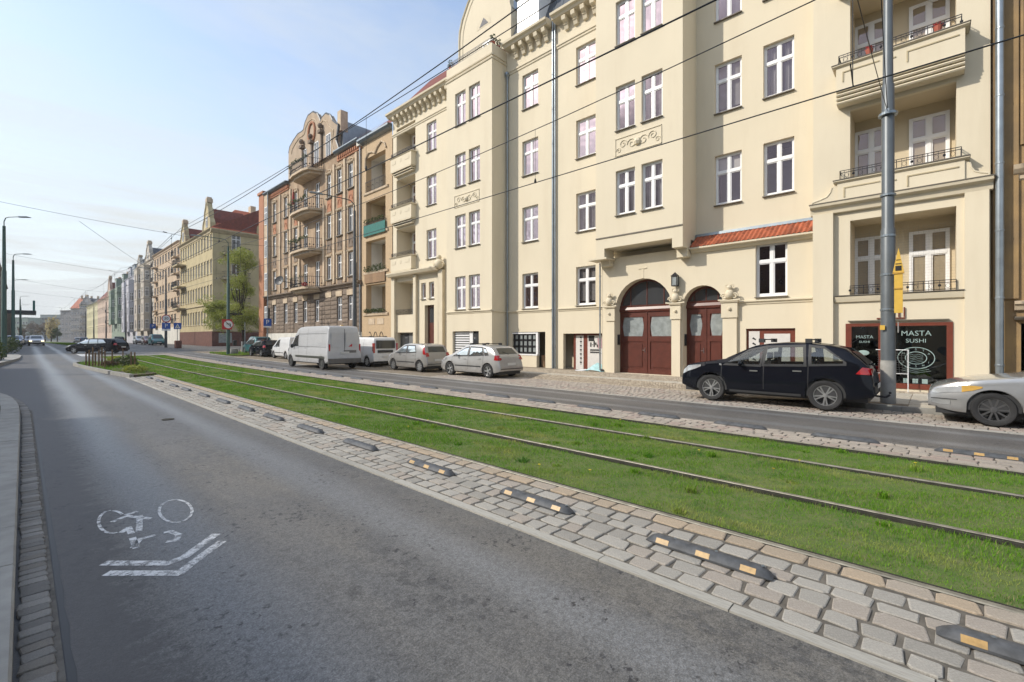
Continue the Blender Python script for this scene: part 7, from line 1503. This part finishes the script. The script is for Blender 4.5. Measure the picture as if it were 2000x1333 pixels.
def wagon(mat, name, label, cat='car', L=4.65, h=1.46, lod=.5, **kw):
    return car(name, label, cat, L, 1.78, h, 2.65, .9, [(L / 2, .5), (L / 2 - .03, .64), (L / 2 - .2, .78), (L / 2 - .6, .88), (L / 2 - 1.1, .98), (L / 2 - 1.95, h - .08), (L / 2 - 2.3, h), (-L / 2 + .9, h - .03), (-L / 2 + .5, h - .10), (-L / 2 + .14, 1.0), (-L / 2 + .04, .8), (-L / 2, .5)],
        [(L / 2, .6), (L / 2 - 1, .86), (0, .93), (-L / 2 + .4, .96), (-L / 2, .65)], mat, r=.31, lod=lod, glassw=[[(L / 2 - 1.2, .94), (L / 2 - 1.95, h - .14), (L / 2 - 2.25, h - .1), (L / 2 - 2.2, .95)], [(L / 2 - 2.32, h - .1), (L / 2 - 3.05, h - .1), (L / 2 - 3.15, .98), (L / 2 - 2.3, .96)], [(L / 2 - 3.13, h - .1), (L / 2 - 3.6, h - .13), (L / 2 - 3.9, 1.03), (L / 2 - 3.2, .98)]],
        tail=[(-L / 2 + .30, .82), (-L / 2 + .03, .80), (-L / 2 + .1, 1.0), (-L / 2 + .26, 1.0)], windscreen=(L / 2 - 1.15, L / 2 - 1.9, .58, .52), rearglass=(-L / 2 + .48, -L / 2 + .17, .5, .58), door_x=(L / 2 - 1.15, L / 2 - 2.27, L / 2 - 3.2), **kw)
wg = wagon(M['p_black'], 'black_estate_car', 'long black estate car crossing the junction from right to left', L=4.9, lod=.8)
park(wg, 5.0, 60.2, math.degrees(math.atan2(.7314, -.6814)) + 2)
far_cars = [('p_black', 'dark_hatchback', 'black car parked ahead of the small white van', 15.2, 45.2, 90), ('p_teal', 'teal_car', 'teal estate car parked beyond the junction on the right', 14.6, 91.5, -90), ('p_red', 'dark_red_car', 'dark red car parked just behind the teal one', 14.6, 98.0, -90), ('p_silver', 'silver_car', 'silver car parked third beyond the junction on the right', 14.5, 105.5, -90),
            ('p_black', 'dark_car', 'dark car parked far up the right side in front of the lilac house', 14.2, 131, 90), ('p_blue', 'dark_blue_car', 'dark blue car parked at the far right bend', 11.6, 176, 90), ('p_silver', 'silver_car', 'silver car parked farthest up the right side', 11.2, 190, 90),
            ('p_silver2', 'oncoming_car', 'pale car with glowing headlamps driving towards the camera on the left road', 1.35, 99, -90), ('p_grey', 'following_car', 'grey car following the oncoming one', .95, 112, -90), ('p_blue', 'blue_car', 'blue car parked at the left kerb past the junction', -.95, 92, -90), ('p_silver', 'grey_car', 'grey car parked behind the blue one at the left kerb', -.75, 104, -90), ('p_teal', 'teal_car', 'teal car half hidden behind the black parked car', 16.4, 51.0, 90)]
for m, n_, lb, x, y, hd in far_cars:
    w = wagon(M[m], n_, lb, L=4.3, lod=.35, h=1.75 if 'teal' in n_ else 1.48); park(w, x, y, hd)
lampm = bpy.data.materials.new('lit_headlamp'); lampm.use_nodes = True; bb_ = lampm.node_tree.nodes['Principled BSDF']; bb_.inputs['Emission Color'].default_value = (1, .75, .4, 1); bb_.inputs['Emission Strength'].default_value = 1.6
for s in (1, -1): MB().box(2.10, 2.16, s * .62 - .14, s * .62 + .14, .6, .78).me('lit_headlamp', lampm); o = link('headlight', MB().box(2.10, 2.16, s * .62 - .14, s * .62 + .14, .6, .78).me('headlight', lampm), bpy.data.objects['oncoming_car'], loc=(0, 0, 0))
# ---------------------------------------------------------------- poles, lamps, wires, signs
def pole(name, label, x, y, ztop, r0, r1, mat, arm=None, lamp_len=1.6, cat='pole', group=None, base=True, z0=None, collars=()):
    z0 = E(y) if z0 is None else z0; t = thing(name, label, cat, (x, y, z0), group=group); H1 = ztop - z0; secs = [(r0, 0), (r0, H1 * .36), (r0 * .87, H1 * .365), (r0 * .87, H1 * .66), (r0 * .72, H1 * .665), (r1, H1)]
    MB().lathe((x, y, z0), secs, 20).build('shaft', M[mat], t, smooth=True)
    for h in collars: MB().lathe((x, y, z0 + h), [(r0 + .006, -.03), (r0 + .014, -.02), (r0 + .014, .02), (r0 + .006, .03)], 20).build('collar', M['zinc'], t)
    if arm:
        dx, dy = arm; a = MB(); pts = [(x, y, ztop), (x, y, ztop + .35), (x + dx * .12, y + dy * .12, ztop + .62), (x + dx * .3, y + dy * .3, ztop + .68), (x + dx, y + dy, ztop + .72)]; a.path(pts, .032, 8); ob = a.build('arm', M[mat], t, smooth=True)
        L = math.hypot(dx, dy); ux, uy = dx / L, dy / L; c = (x + dx, y + dy, ztop + .70); n = (-uy, ux); vs = []
        for s_, w, h in ((0, .08, .05), (.15, .14, .07), (.75, .15, .06), (.9, .08, .02)):
            for q, zz in ((-1, 0), (1, 0), (1, h), (-1, h)): vs.append((c[0] + ux * s_ + n[0] * w * q, c[1] + uy * s_ + n[1] * w * q, c[2] - .03 + zz))
        MB().mesh(vs, [(j * 4 + i, j * 4 + (i + 1) % 4, (j + 1) * 4 + (i + 1) % 4, (j + 1) * 4 + i) for j in range(3) for i in range(4)] + [(0, 1, 2, 3), (12, 13, 14, 15)]).build('lamp_head', M['zinc'], t)
    return t
PZ = .118
bp_ = pole('tram_pole', 'thick grey steel pole with yellow advertising sign standing by the sushi restaurant', 15.2, .90, 12.5, .152, .09, 'steelpole', arm=(-2.2, 0), z0=PZ, collars=(3.3, 4.3, 5.35, 2.4))
MB().lathe((15.2, .90, PZ), [(.16, 0), (.16, 1.05), (.154, 1.06), (.157, 1.1)], 20).build('base_sleeve', M['concrete'], bp_, smooth=True)
MB().lathe((15.2, .90, 7.55), [(.17, -.04), (.2, -.03), (.2, .03), (.17, .04)], 20).box(14.94, 15.02, .86, .94, 7.5, 7.62).box(15.38, 15.48, .86, .94, 7.5, 7.62).build('clamp', M['zinc'], bp_)
MB().box(15.005, 15.02, .95, 1.05, 2.0, 2.12).build('sticker', M['yellow'], bp_); MB().box(15.15, 15.5, .70, .705, 1.93, 2.2).build('notice', M['paper'], bp_)
sg = thing('advertising_sign', 'tall yellow pencil shaped advertising sign strapped to the thick grey pole', 'sign', (15.5, .75, 2.4))
prf = [(.60, 2.42), (.765, 2.42), (.765, 3.42), (.79, 3.46), (.682, 4.05), (.575, 3.46), (.60, 3.42)]
mb = MB(); n = len(prf); mb.mesh([(14.93, y, z) for y, z in prf] + [(14.99, y, z) for y, z in prf], [tuple(range(n)), tuple(range(2 * n - 1, n - 1, -1))] + [(i, (i + 1) % n, n + (i + 1) % n, n + i) for i in range(n)]); mb.build('board', M['yellow'], sg)
MB().box(14.92, 14.93, .625, .74, 3.48, 3.60).build('print', M['signblack'], sg); MB().box(14.922, 14.93, .625, .74, 3.64, 3.66).box(14.922, 14.93, .64, .725, 3.74, 3.755).build('print', M['signblack'], sg); MB().box(14.91, 15.0, .57, .795, 3.40, 3.44).box(14.91, 15.0, .595, .77, 3.02, 3.05).build('band', M['amber'], sg)
for z in (2.55, 3.2): MB().box(14.99, 15.15, .72, .76, z, z + .04).build('strap', M['iron'], sg)
RP = [(15.2, .90, 'r0'), (15.2, 28.8, 'r1'), (13.2, 48.9, 'r2'), (13.3, 77.0, 'r3'), (14.6, 96, 'r4'), (15.0, 127, 'r5'), (13.7, 147, 'r6'), (13.7, 175, 'r7'), (13.7, 200, 'r8')]
pole('tram_pole', 'dark lamp and tram pole in front of the brown gabled house', 15.3, 28.8, 10.4, .15, .08, 'darkpole', arm=(-2.0, .3))
p2 = pole('tram_pole', 'dark lamp pole carrying the no left turn sign at the side street', 13.2, 48.9, 10.4, .15, .08, 'greenpole', arm=(-2.0, .3))
p3 = pole('tram_pole', 'dark lamp pole carrying the speed zone sign past the junction', 13.3, 77.0, 10.4, .16, .08, 'darkpole', arm=(-2.0, .3))
for i, (x, y, _) in enumerate(RP[4:]): pole('tram_pole', 'slim dark lamp pole, %s past the speed zone sign on the right' % ord_(i).replace('nearest', 'first'), x, y, 10.4, .15, .08, 'darkpole', arm=(-1.8, .2))
LPS = [(-1.25, 33), (-1.0, 52.5), (-.75, 75), (-.9, 92), (-.45, 150), (-.4, 190)]
ll = ['green lamp pole just outside the left edge before the side road', 'tall green lamp pole nearest the left edge of the view', 'second green lamp pole from the left, slimmer and further off', 'lamp pole half hidden behind the second green one', 'distant lamp pole at the left kerb', 'most distant lamp pole at the left kerb']
for (x, y), lb in zip(LPS, ll): pole('lamp_pole', lb, x, y, 10.4 if y != 92 else 9.0, .16, .09, 'greenpole', arm=None if y == 33 else (.75, -.75))
def cable(name, label, pts, r=.011, sag=0.0, grp=None):
    P_ = []
    for a, b in zip(pts[:-1], pts[1:]):
        n = 10
        for i in range(n): t = i / n; P_.append((a[0] + (b[0] - a[0]) * t, a[1] + (b[1] - a[1]) * t, a[2] + (b[2] - a[2]) * t - sag * 4 * t * (1 - t)))
    P_.append(pts[-1]); o = MB().path(P_, r, 5).build(name, M['wire']); tag(o, label, 'wire', grp); return o
spans = [-25, .9, 28.8, 50, 76, 94, 127, 147, 175]
for x, nm in ((5.2, 'near'), (8.38, 'far')):
    c = thing('overhead_wire', 'tram contact wire and its carrier strung above the %s track' % nm, 'overhead wire', (x, 0, 5.5)); zc = lambda y: 5.52 + E(y)
    MB().path([(x, y, zc(y)) for y in range(-25, 200, 5)], .011, 5).build('contact_wire', M['wire'], c)
    pts = []
    for a, b in zip(spans[:-1], spans[1:]):
        for i in range(10): t = i / 10; pts.append((x, a + (b - a) * t, zc(a + (b - a) * t) + 1.55 - 1.6 * t * (1 - t)))
    MB().path(pts, .010, 5).build('carrier_wire', M['wire'], c)
    dr = MB()
    for a, b in zip(spans[:-1], spans[1:]):
        for t in (.3, .7) if nm == 'near' else (.22, .62): y = a + (b - a) * t; dr.tube((x, y, zc(y)), (x, y, zc(y) + 1.55 - 1.6 * t * (1 - t)), .004, n=4).lathe((x, y, zc(y)), [(.02, -.01), (.03, .03), (.015, .1)], 6)
    dr.build('dropper', M['wire'], c)
cable('feeder_wire', 'thinner feeder wire above the near track', [(5.6, y, 7.5 + E(y)) for y in (-25, 28.8, 50, 76, 94)], .008, .5)
LX = [(-1.25, .9), (-1.25, 28.8)]
for i, (y, l, r) in enumerate(((.9, (-1.3, .9, 8.2), (15.2, .9, 7.6)), (28.8, (-1.25, 33, 8.4), (15.2, 28.8, 7.7)), (50, (-1.0, 52.5, 8.3), (13.2, 48.9, 7.9)), (76, (-.75, 75, 8.4), (13.3, 77, 8.3)), (94, (-.9, 92, 8.2), (14.6, 96, 8.4)), (127, (-.6, 125, 8.2), (15, 127, 8.4)))):
    nm = ['span wire crossing overhead beside the thick grey pole', 'span wire from the left edge to the pole before the brown house', 'span wire over the tracks at the no left turn sign', 'span wire over the junction', 'span wire beyond the junction', 'most distant span wire'][i]
    m1 = (5.2, y, 7.15 + E(y)); m2 = (8.38, y, 7.1 + E(y)); o = cable('span_wire', nm, [l, m1, m2, r], .008, .05, 'span wires across the street')
    iz = MB()
    for m in (m1, m2):
        iz.tube((m[0] - .35, m[1], m[2] + .05), (m[0] - .18, m[1], m[2] + .02), .018, n=6); iz.tube((m[0], m[1], m[2]), (m[0], m[1], 5.55 + E(y)), .008, n=4); iz.tube((m[0] - .25, m[1], 5.75 + E(y)), (m[0] + .05, m[1], 5.55 + E(y)), .009, n=5); iz.ball((m[0], m[1], 6.9 + E(y)), .03)
    iz.build('insulator', M['wire'], o)
cable('stay_wire', 'slanting stay wire joining the overhead node left of the brown house', [(1.9, 31.2, 7.6), (8.38, 50, 7.2)], .008, .1)
cable('stay_wire', 'thin wire running up from the clamp of the thick grey pole', [(15.05, .9, 7.6), (13.2, .9, 9.5), (8.4, .9, 11)], .009, .1)
# signs
def sign_post(name, label, x, y, h, cat='road sign'):
    t = thing(name, label, cat, (x, y, E(y))); MB().tube((x, y, E(y)), (x, y, E(y) + h), .035, n=8).build('post', M['zinc'], t); return t
NV = Vector((-.55, -.83, 0)).normalized()   # towards the camera
def plate_(t, x, y, z, w, h, mat, nm='plate', off=.05, nrm=(0, -1, 0), th=.015):
    n = Vector(nrm); u = Vector((0, 0, 1)).cross(n); c = Vector((x, y, z)) + n * off; vs = [c + u * a * w / 2 + Vector((0, 0, 1)) * b * h / 2 + n * d for d in (0, th) for a, b in ((-1, -1), (1, -1), (1, 1), (-1, 1))]
    return MB().mesh(vs, [(0, 1, 2, 3), (4, 5, 6, 7), (0, 1, 5, 4), (2, 3, 7, 6), (0, 3, 7, 4), (1, 2, 6, 5)]).build(nm, mat, t)
def disc_(t, x, y, z, r, mat, nm='disc', off=.05, nrm=(0, -1, 0), th=.01, r_in=0):
    n = Vector(nrm); u = Vector((0, 0, 1)).cross(n); c = Vector((x, y, z)) + n * off; m = 28; ring = lambda rr, d: [c + (u * math.cos(2 * math.pi * i / m) + Vector((0, 0, 1)) * math.sin(2 * math.pi * i / m)) * rr + n * d for i in range(m)]
    if r_in: vs = ring(r, th) + ring(r_in, th); return MB().mesh(vs, [(i, (i + 1) % m, m + (i + 1) % m, m + i) for i in range(m)]).build(nm, mat, t)
    vs = ring(r, 0) + ring(r, th); return MB().mesh(vs, [tuple(range(m)), tuple(range(m, 2 * m))] + [(i, (i + 1) % m, m + (i + 1) % m, m + i) for i in range(m)]).build(nm, mat, t)
def P_at(u, a): s, _ = P(u, 600, a); return s
y = P_at(522, 16.5); t = sign_post('parking_sign', 'blue parking sign on a thin post at the corner of the brown house', 16.5, y, 3.6)
zc = P(522, 630, 16.5)[1]; plate_(t, 16.5, y, zc, .72, .72, M['bluesign']); plate_(t, 16.5, y, zc - .44, .72, .14, M['signwhite'], 'lower_plate'); text('P', .62, M['signwhite'], parent=t, mtx=face_m((16.5, y - .07, zc), (0, -1, 0)))
s_ = thing('no_left_turn_sign', 'round red ringed no left turn sign on the pole at the side street', 'road sign', (13.2, 48.9, 2.9)); z = P(437, 632, 13.2)[1] if False else 3.05
plate_(s_, 13.05, 48.9, z, .82, .95, M['signred'], 'backing_board', .17); disc_(s_, 13.15, 48.9, z, .44, M['signred'], off=.19); disc_(s_, 13.15, 48.9, z, .36, M['signwhite'], off=.203, th=.006)
MB().path([(13.32, 48.68, z - .2), (13.32, 48.68, z + .05), (13.0, 48.68, z + .05)], .04, 4).path([(12.92, 48.675, z + .27), (13.4, 48.675, z - .25)], .03, 4).build('symbol', M['signblack'], s_)
MB().box(13.2, 14.4, 48.85, 48.9, 4.0, 4.12).build('street_name_plate', M['iron'], s_)
z = 4.3 + E(77) - .9; s_ = thing('speed_zone_sign', 'round 30 sign above a blue parking sign on the pole past the junction', 'road sign', (13.3, 77, 4))
disc_(s_, 13.3, 77, z + .55, .52, M['signred'], off=.18); disc_(s_, 13.3, 77, z + .55, .42, M['signwhite'], off=.192, th=.006); text('30', .5, M['signblack'], parent=s_, mtx=face_m((13.3, 76.79, z + .55), (0, -1, 0)))
plate_(s_, 13.3, 77, z - .45, .95, .85, M['bluesign'], off=.18); text('P', .7, M['signwhite'], parent=s_, mtx=face_m((13.3, 76.78, z - .45), (0, -1, 0))); plate_(s_, 13.3, 77, z - 1.0, .95, .2, M['signwhite'], 'lower_plate', .18)
x, y = 14.4, 76.0; t = sign_post('crossing_sign', 'blue pedestrian crossing sign on a thin post before the ochre house', x, y, 3.1); plate_(t, x, y, 2.95 + E(y), .85, .85, M['bluesign'])
MB().mesh([(x - .3, y - .075, 2.65 + E(y)), (x + .3, y - .075, 2.65 + E(y)), (x, y - .075, 3.25 + E(y))], [(0, 1, 2)]).build('triangle', M['signwhite'], t); MB().path([(x - .12, y - .085, 2.72 + E(y)), (x, y - .085, 2.95 + E(y)), (x + .1, y - .085, 2.72 + E(y))], .03, 4).ball((x, y - .085, 3.03 + E(y)), .05).build('symbol', M['signblack'], t)
x, y = 14.7, 95.5; t = sign_post('parking_sign', 'small blue parking sign by the pole in front of the salmon block', x, y, 3.4); plate_(t, x, y, 3.1 + E(y), .8, .8, M['bluesign'], off=.2); text('P', .6, M['signwhite'], parent=t, mtx=face_m((x, y - .22, 3.1 + E(y)), (0, -1, 0)))
x, y = 14.9, 50; t = sign_post('thin_post', 'thin pale post standing in the verge beside the side street', 15.4, 51.5, 3.2, 'post')
# street clutter
b = thing('concrete_block', 'squat round concrete block on the verge beside the side street', 'bollard', (13.9, 50.2, .1)); MB().lathe((14.1, 50.4, E(50)), [(.35, 0), (.4, .25), (.36, .55), (0, .58)], 10).build('block', M['concrete'], b)
b = thing('utility_box', 'grey utility box with pipes behind the verge', 'cabinet', (15.6, 54, .2)); MB().box(15.9, 16.8, 54, 54.4, E(54), E(54) + 1.2).build('cabinet', M['grey_pl'], b); MB().tube((15.6, 54, E(54)), (15.6, 54, E(54) + .5), .04).build('pipe', M['zinc'], b)
b = thing('stone_bollard', 'dark brown stone bollard under the crossing sign', 'bollard', (14.2, 74.8, .3)); MB().lathe((14.0, 73.5, E(74)), [(.4, 0), (.42, .9), (.36, 1.0), (0, 1.0)], 8).build('block', M['redstone'], b)
b = thing('litter_bin', 'black litter bin hanging beside the green pole', 'bin', (13.7, 49.3, 1.2)); MB().lathe((13.85, 49.3, E(49) + .9), [(.16, 0), (.2, .5), (0, .55)], 10).build('bin', M['plastic'], b)
MB().slab([(12.8, 46.9), (13.6, 46.3), (15.1, 47.5), (16.3, 50), (16.3, 56), (13.4, 56), (12.8, 54)], -.1, E(50) + .02).build('verge_soil', M['soil'], kind='structure')
gv = blades('verge_grass', [(12.9, 16.2, 46.8, 55.5, 9000, .06, .18, .02, 1)], M['grass'], mask=lambda x, y: inpoly(x, y, [(12.9, 47), (13.6, 46.6), (15.0, 47.7), (16.1, 50), (16.2, 56), (13.4, 56), (12.9, 54)])); gv.location.z = .065; tag(gv, 'patch of green grass on the verge by the side street', 'grass')
# garden bed stakes and shrubs
sx_ = [(168, 724), (173, 722), (178, 722), (181, 725), (186, 724), (191, 722), (194, 724)]; 
for i, u in enumerate((168, 174, 181, 186, 193, 199)):
    x, y = G(u, 714 + i % 3, .1); s = MB().lathe((x, y, E(y) + .08), [(.04, 0), (.035, .75 + .17 * (i % 3)), (.025, .8 + .17 * (i % 3)), (0, .8 + .17 * (i % 3))], 7).build('wooden_stake', M['stake']); tag(s, 'weathered wooden stake, %s from the left in the tight cluster of the garden bed' % ord_(i).replace('nearest', 'first'), 'stake', 'stakes at the tip of the garden bed')
for i, (u, v) in enumerate(((205, 719), (219, 714), (240, 711), (263, 724), (256, 722))):
    x, y = G(u, v, .1); s = MB().lathe((x, y, E(y) + .08), [(.035, 0), (.032, .95), (0, .97)], 7).build('wooden_stake', M['stake']); tag(s, 'weathered fence stake %s from the cluster along the garden bed' % ord_(i).replace('nearest', 'first'), 'stake', 'stakes along the garden bed')
for i, (u, v, rr, hh, m, lb) in enumerate(((236, 712, .45, .40, 'leafd', 'low grey green shrub in the middle of the garden bed'), (250, 718, .4, .70, 'leafd', 'dark green upright shrub near the right end of the garden bed'), (212, 716, .35, .3, 'leafb', 'dry brown shrub beside the stakes'), (262, 728, .5, .35, 'leaf', 'bright green weeds at the right end of the garden bed'), (225, 708, .5, .4, 'leaf', 'yellow green shrub at the back of the garden bed'))):
    x, y = G(u, v, .1); o = leaves('shrub', [(x, y, E(y) + .1 + hh * .5, rr, rr, hh * .6), (x + .3, y + .4, E(y) + .1 + hh * .4, rr * .7, rr * .7, hh * .45)], M[m], None, .09, 900, 40 + i); tag(o, lb, 'shrub')
for i, (x, y, rr) in enumerate(((-1.4, 46, .7), (-.9, 62, .9), (-1.2, 70, 1.0))):
    o = leaves('shrub', [(x, y, E(y) + .8, rr, rr * 1.5, .8)], M['leafd'], None, .14, 900, 60 + i); tag(o, ['shrub growing in the concrete planter', 'dark shrub behind the left island planter', 'dark shrub further back on the left pavement'][i], 'shrub')
b = MB(); rg = random.Random(3); pts = [(-.5, 0), (-.2, .28), (.05, .42), (.3, .30), (.5, .05), (.62, 0)]
vs = []; 
for j, dx in enumerate((-.05, -.22, -.42)):
    for y_, z_ in pts: vs.append((dx + rg.uniform(-.03, .03), y_ * (1 - j * .06) + rg.uniform(-.04, .04), max(.0, z_ * (1 - j * .42)) + rg.uniform(0, .02)))
sh_ = thing('torn_sheet', 'crumpled pale cyan sheet of packaging lying against the poster shopfront', 'rubbish', (19.2, 12.35, .13))
MB().mesh([(19.75 + x * 1.5, 12.5 - y * 1.2, .13 + z) for x, y, z in vs], [(j * 6 + i, j * 6 + i + 1, (j + 1) * 6 + i + 1, (j + 1) * 6 + i) for j in range(2) for i in range(5)]).build('sheet', M['cyanbag'], sh_)
MB().mesh([(19.3, 12.7, .135), (18.9, 13.2, .14), (19.2, 13.5, .15), (19.6, 13.1, .2)], [(0, 1, 2, 3)]).build('paper', M['signwhite'], sh_); MB().ball((19.3, 11.95, .2), .12, 1, 1.2, .6).build('bag', M['plastic'], sh_)
for i in range(9):
    x, y = R.uniform(4.6, 8.9), R.uniform(1.0, 9); 
dn = MB()
for i in range(14):
    x, y = R.choice([(6.9, 1.6), (7.3, 3.4)]) if i < 2 else (R.uniform(4.7, 8.9), R.uniform(.2, 12)); dn.lathe((x, y, .03), [(0, 0), (.018, .004), (.02, .008), (0, .012)], 8); dn.tube((x, y, -.04), (x, y, .03), .002, n=3)
dn.build('dandelions', plain('dandelion', (0.62, 0.50, 0.02), 0.7), kind='stuff'); tag(bpy.data.objects['dandelions'], 'a few yellow dandelion heads in the track grass', 'flowers')
# ---------------------------------------------------------------- trees
def tree(name, label, x, y, trunk_h, r, blobs, leafm, n=4000, size=.16, seed=1, group=None, lean=(0, 0)):
    z0 = E(y); t = thing(name, label, 'tree', (x, y, z0), group=group); rg = random.Random(seed); mb = MB(); tp = (x + lean[0], y + lean[1], z0 + trunk_h); mid = (x + lean[0] * .35, y + lean[1] * .35, z0 + trunk_h * .5)
    mb.tube((x, y, z0 - .1), mid, r, r * .8, 10); mb.tube(mid, tp, r * .8, r * .55, 10)
    for b in blobs:
        st = Vector(tp) if rg.random() < .6 else Vector(mid).lerp(Vector(tp), rg.uniform(.5, 1)); en = Vector(b[:3]); m = st.lerp(en, .5) + Vector((rg.uniform(-.4, .4), rg.uniform(-.4, .4), rg.uniform(-.2, .5))); rr = r * rg.uniform(.28, .45)
        mb.tube(st, m, rr, rr * .65, 6); mb.tube(m, en, rr * .65, rr * .25, 6)
        for k in range(7):
            d = Vector((rg.gauss(0, 1), rg.gauss(0, 1), rg.gauss(.2, .8))).normalized(); e2 = en + Vector((d.x * b[3], d.y * b[4], d.z * b[5])) * rg.uniform(.7, 1.1); mb.tube(m.lerp(en, rg.uniform(.3, 1)), e2, rr * .22, .008, 4, caps=False)
    mb.build('trunk', M['bark'], t)
    small = []
    for b in blobs:
        for k in range(13):
            d = Vector((rg.gauss(0, 1), rg.gauss(0, 1), rg.gauss(0, 1))).normalized() * rg.uniform(.25, 1.15); s = rg.uniform(.16, .5); small.append((b[0] + d.x * b[3], b[1] + d.y * b[4], b[2] + d.z * b[5], b[3] * s, b[4] * s, b[5] * s))
    leaves('crown', small, M[leafm], t, size, n, seed); return t
tx, ty = 19.0, 63.5; bl = []
rg = random.Random(11)
for i in range(24): zz = rg.uniform(3.2, 12.0); w_ = 1.0 - .45 * max(0, (zz - 8) / 4); bl.append((tx - .7 + rg.uniform(-2.7, 1.8) * w_, ty + rg.uniform(-2.2, 2.6) * w_, zz, rg.uniform(1.1, 1.9), rg.uniform(1.1, 1.9), rg.uniform(.9, 1.5)))
tree('street_tree', 'fresh green street tree in front of the ochre corner house side wall', tx, ty, 4.5, .22, bl, 'leaf', 42000, .12, 5, lean=(-.6, 0))
def far_tree(u, v0, v1, zd, wpx, leafm, label, seed, n=1400, size=.6, nm='bare_tree'):
    x = (u - 1000) / FP * zd; X, Y = (FP * x + VXP * zd) / LP, (-VXP * x + FP * zd) / LP; hz = (v1 - v0) / FP * zd; base = H + (660 - v1) * zd / FP; wr = wpx / FP * zd * .5 * .75; rg = random.Random(seed); bl = []
    for i in range(9): bl.append((X + rg.uniform(-wr, wr) * .7, Y + rg.uniform(-wr, wr) * .7, base + hz * rg.uniform(.35, .9), wr * .4, wr * .4, hz * .17))
    t = tree(nm, label, X, Y, hz * .35, .25, bl, leafm, n, size, seed); return t
far_tree(100, 618, 672, 200, 30, 'blossom', 'pale blossoming tree where the street bends', 21, 1400, .5)
far_tree(88, 630, 672, 205, 42, 'leafb', 'bare brownish tree left of the blossoming tree', 22, 1800, .5)
far_tree(70, 628, 668, 300, 50, 'leafb', 'brown hazy tree behind the oncoming car', 23, 1500, .8)
far_tree(55, 636, 668, 310, 40, 'leafd', 'dull green tree at the vanishing point of the road', 24, 1200, .8)
far_tree(112, 640, 672, 190, 22, 'leafd', 'green bush before the far grey houses', 25, 900, .4)
far_tree(40, 642, 670, 240, 24, 'leafb', 'twiggy tree at the left behind the parked cars', 26, 900, .6)
# low wooded ridge closing the view
f_, L_ = facing(-60, 130, 700); rid = MB(); vs = []; n = 40
for i in range(n + 1):
    u = L_ * i / n; h = 26 + 9 * math.sin(i * .45) + 4 * math.sin(i * 1.3); q = pt(f_, u, 0, 0); b2 = pt(f_, u, -60, 0); vs += [(q[0], q[1], -2), (b2[0], b2[1], h)]
rid.mesh(vs, [(2 * i, 2 * i + 2, 2 * i + 3, 2 * i + 1) for i in range(n)]).build('far_ridge', plain('far_wood', (0.10, 0.115, 0.085), 0.95, var=0.2, scale=.05), kind='structure')
# ---------------------------------------------------------------- light haze in the air of the street
hm = bpy.data.materials.new('haze_air'); hm.use_nodes = True; hn = hm.node_tree; hn.nodes.clear(); ho = hn.nodes.new('ShaderNodeOutputMaterial'); hv = hn.nodes.new('ShaderNodeVolumePrincipled')
hv.inputs['Color'].default_value = (.93, .96, 1, 1); hv.inputs['Density'].default_value = 0.0004; hv.inputs['Anisotropy'].default_value = .3; hn.links.new(hv.outputs[0], ho.inputs['Volume'])
MB().box(-950, 950, -350, 1550, -1.9, 48).build('haze', hm, kind='stuff')
SC.cycles.volume_bounces = 0
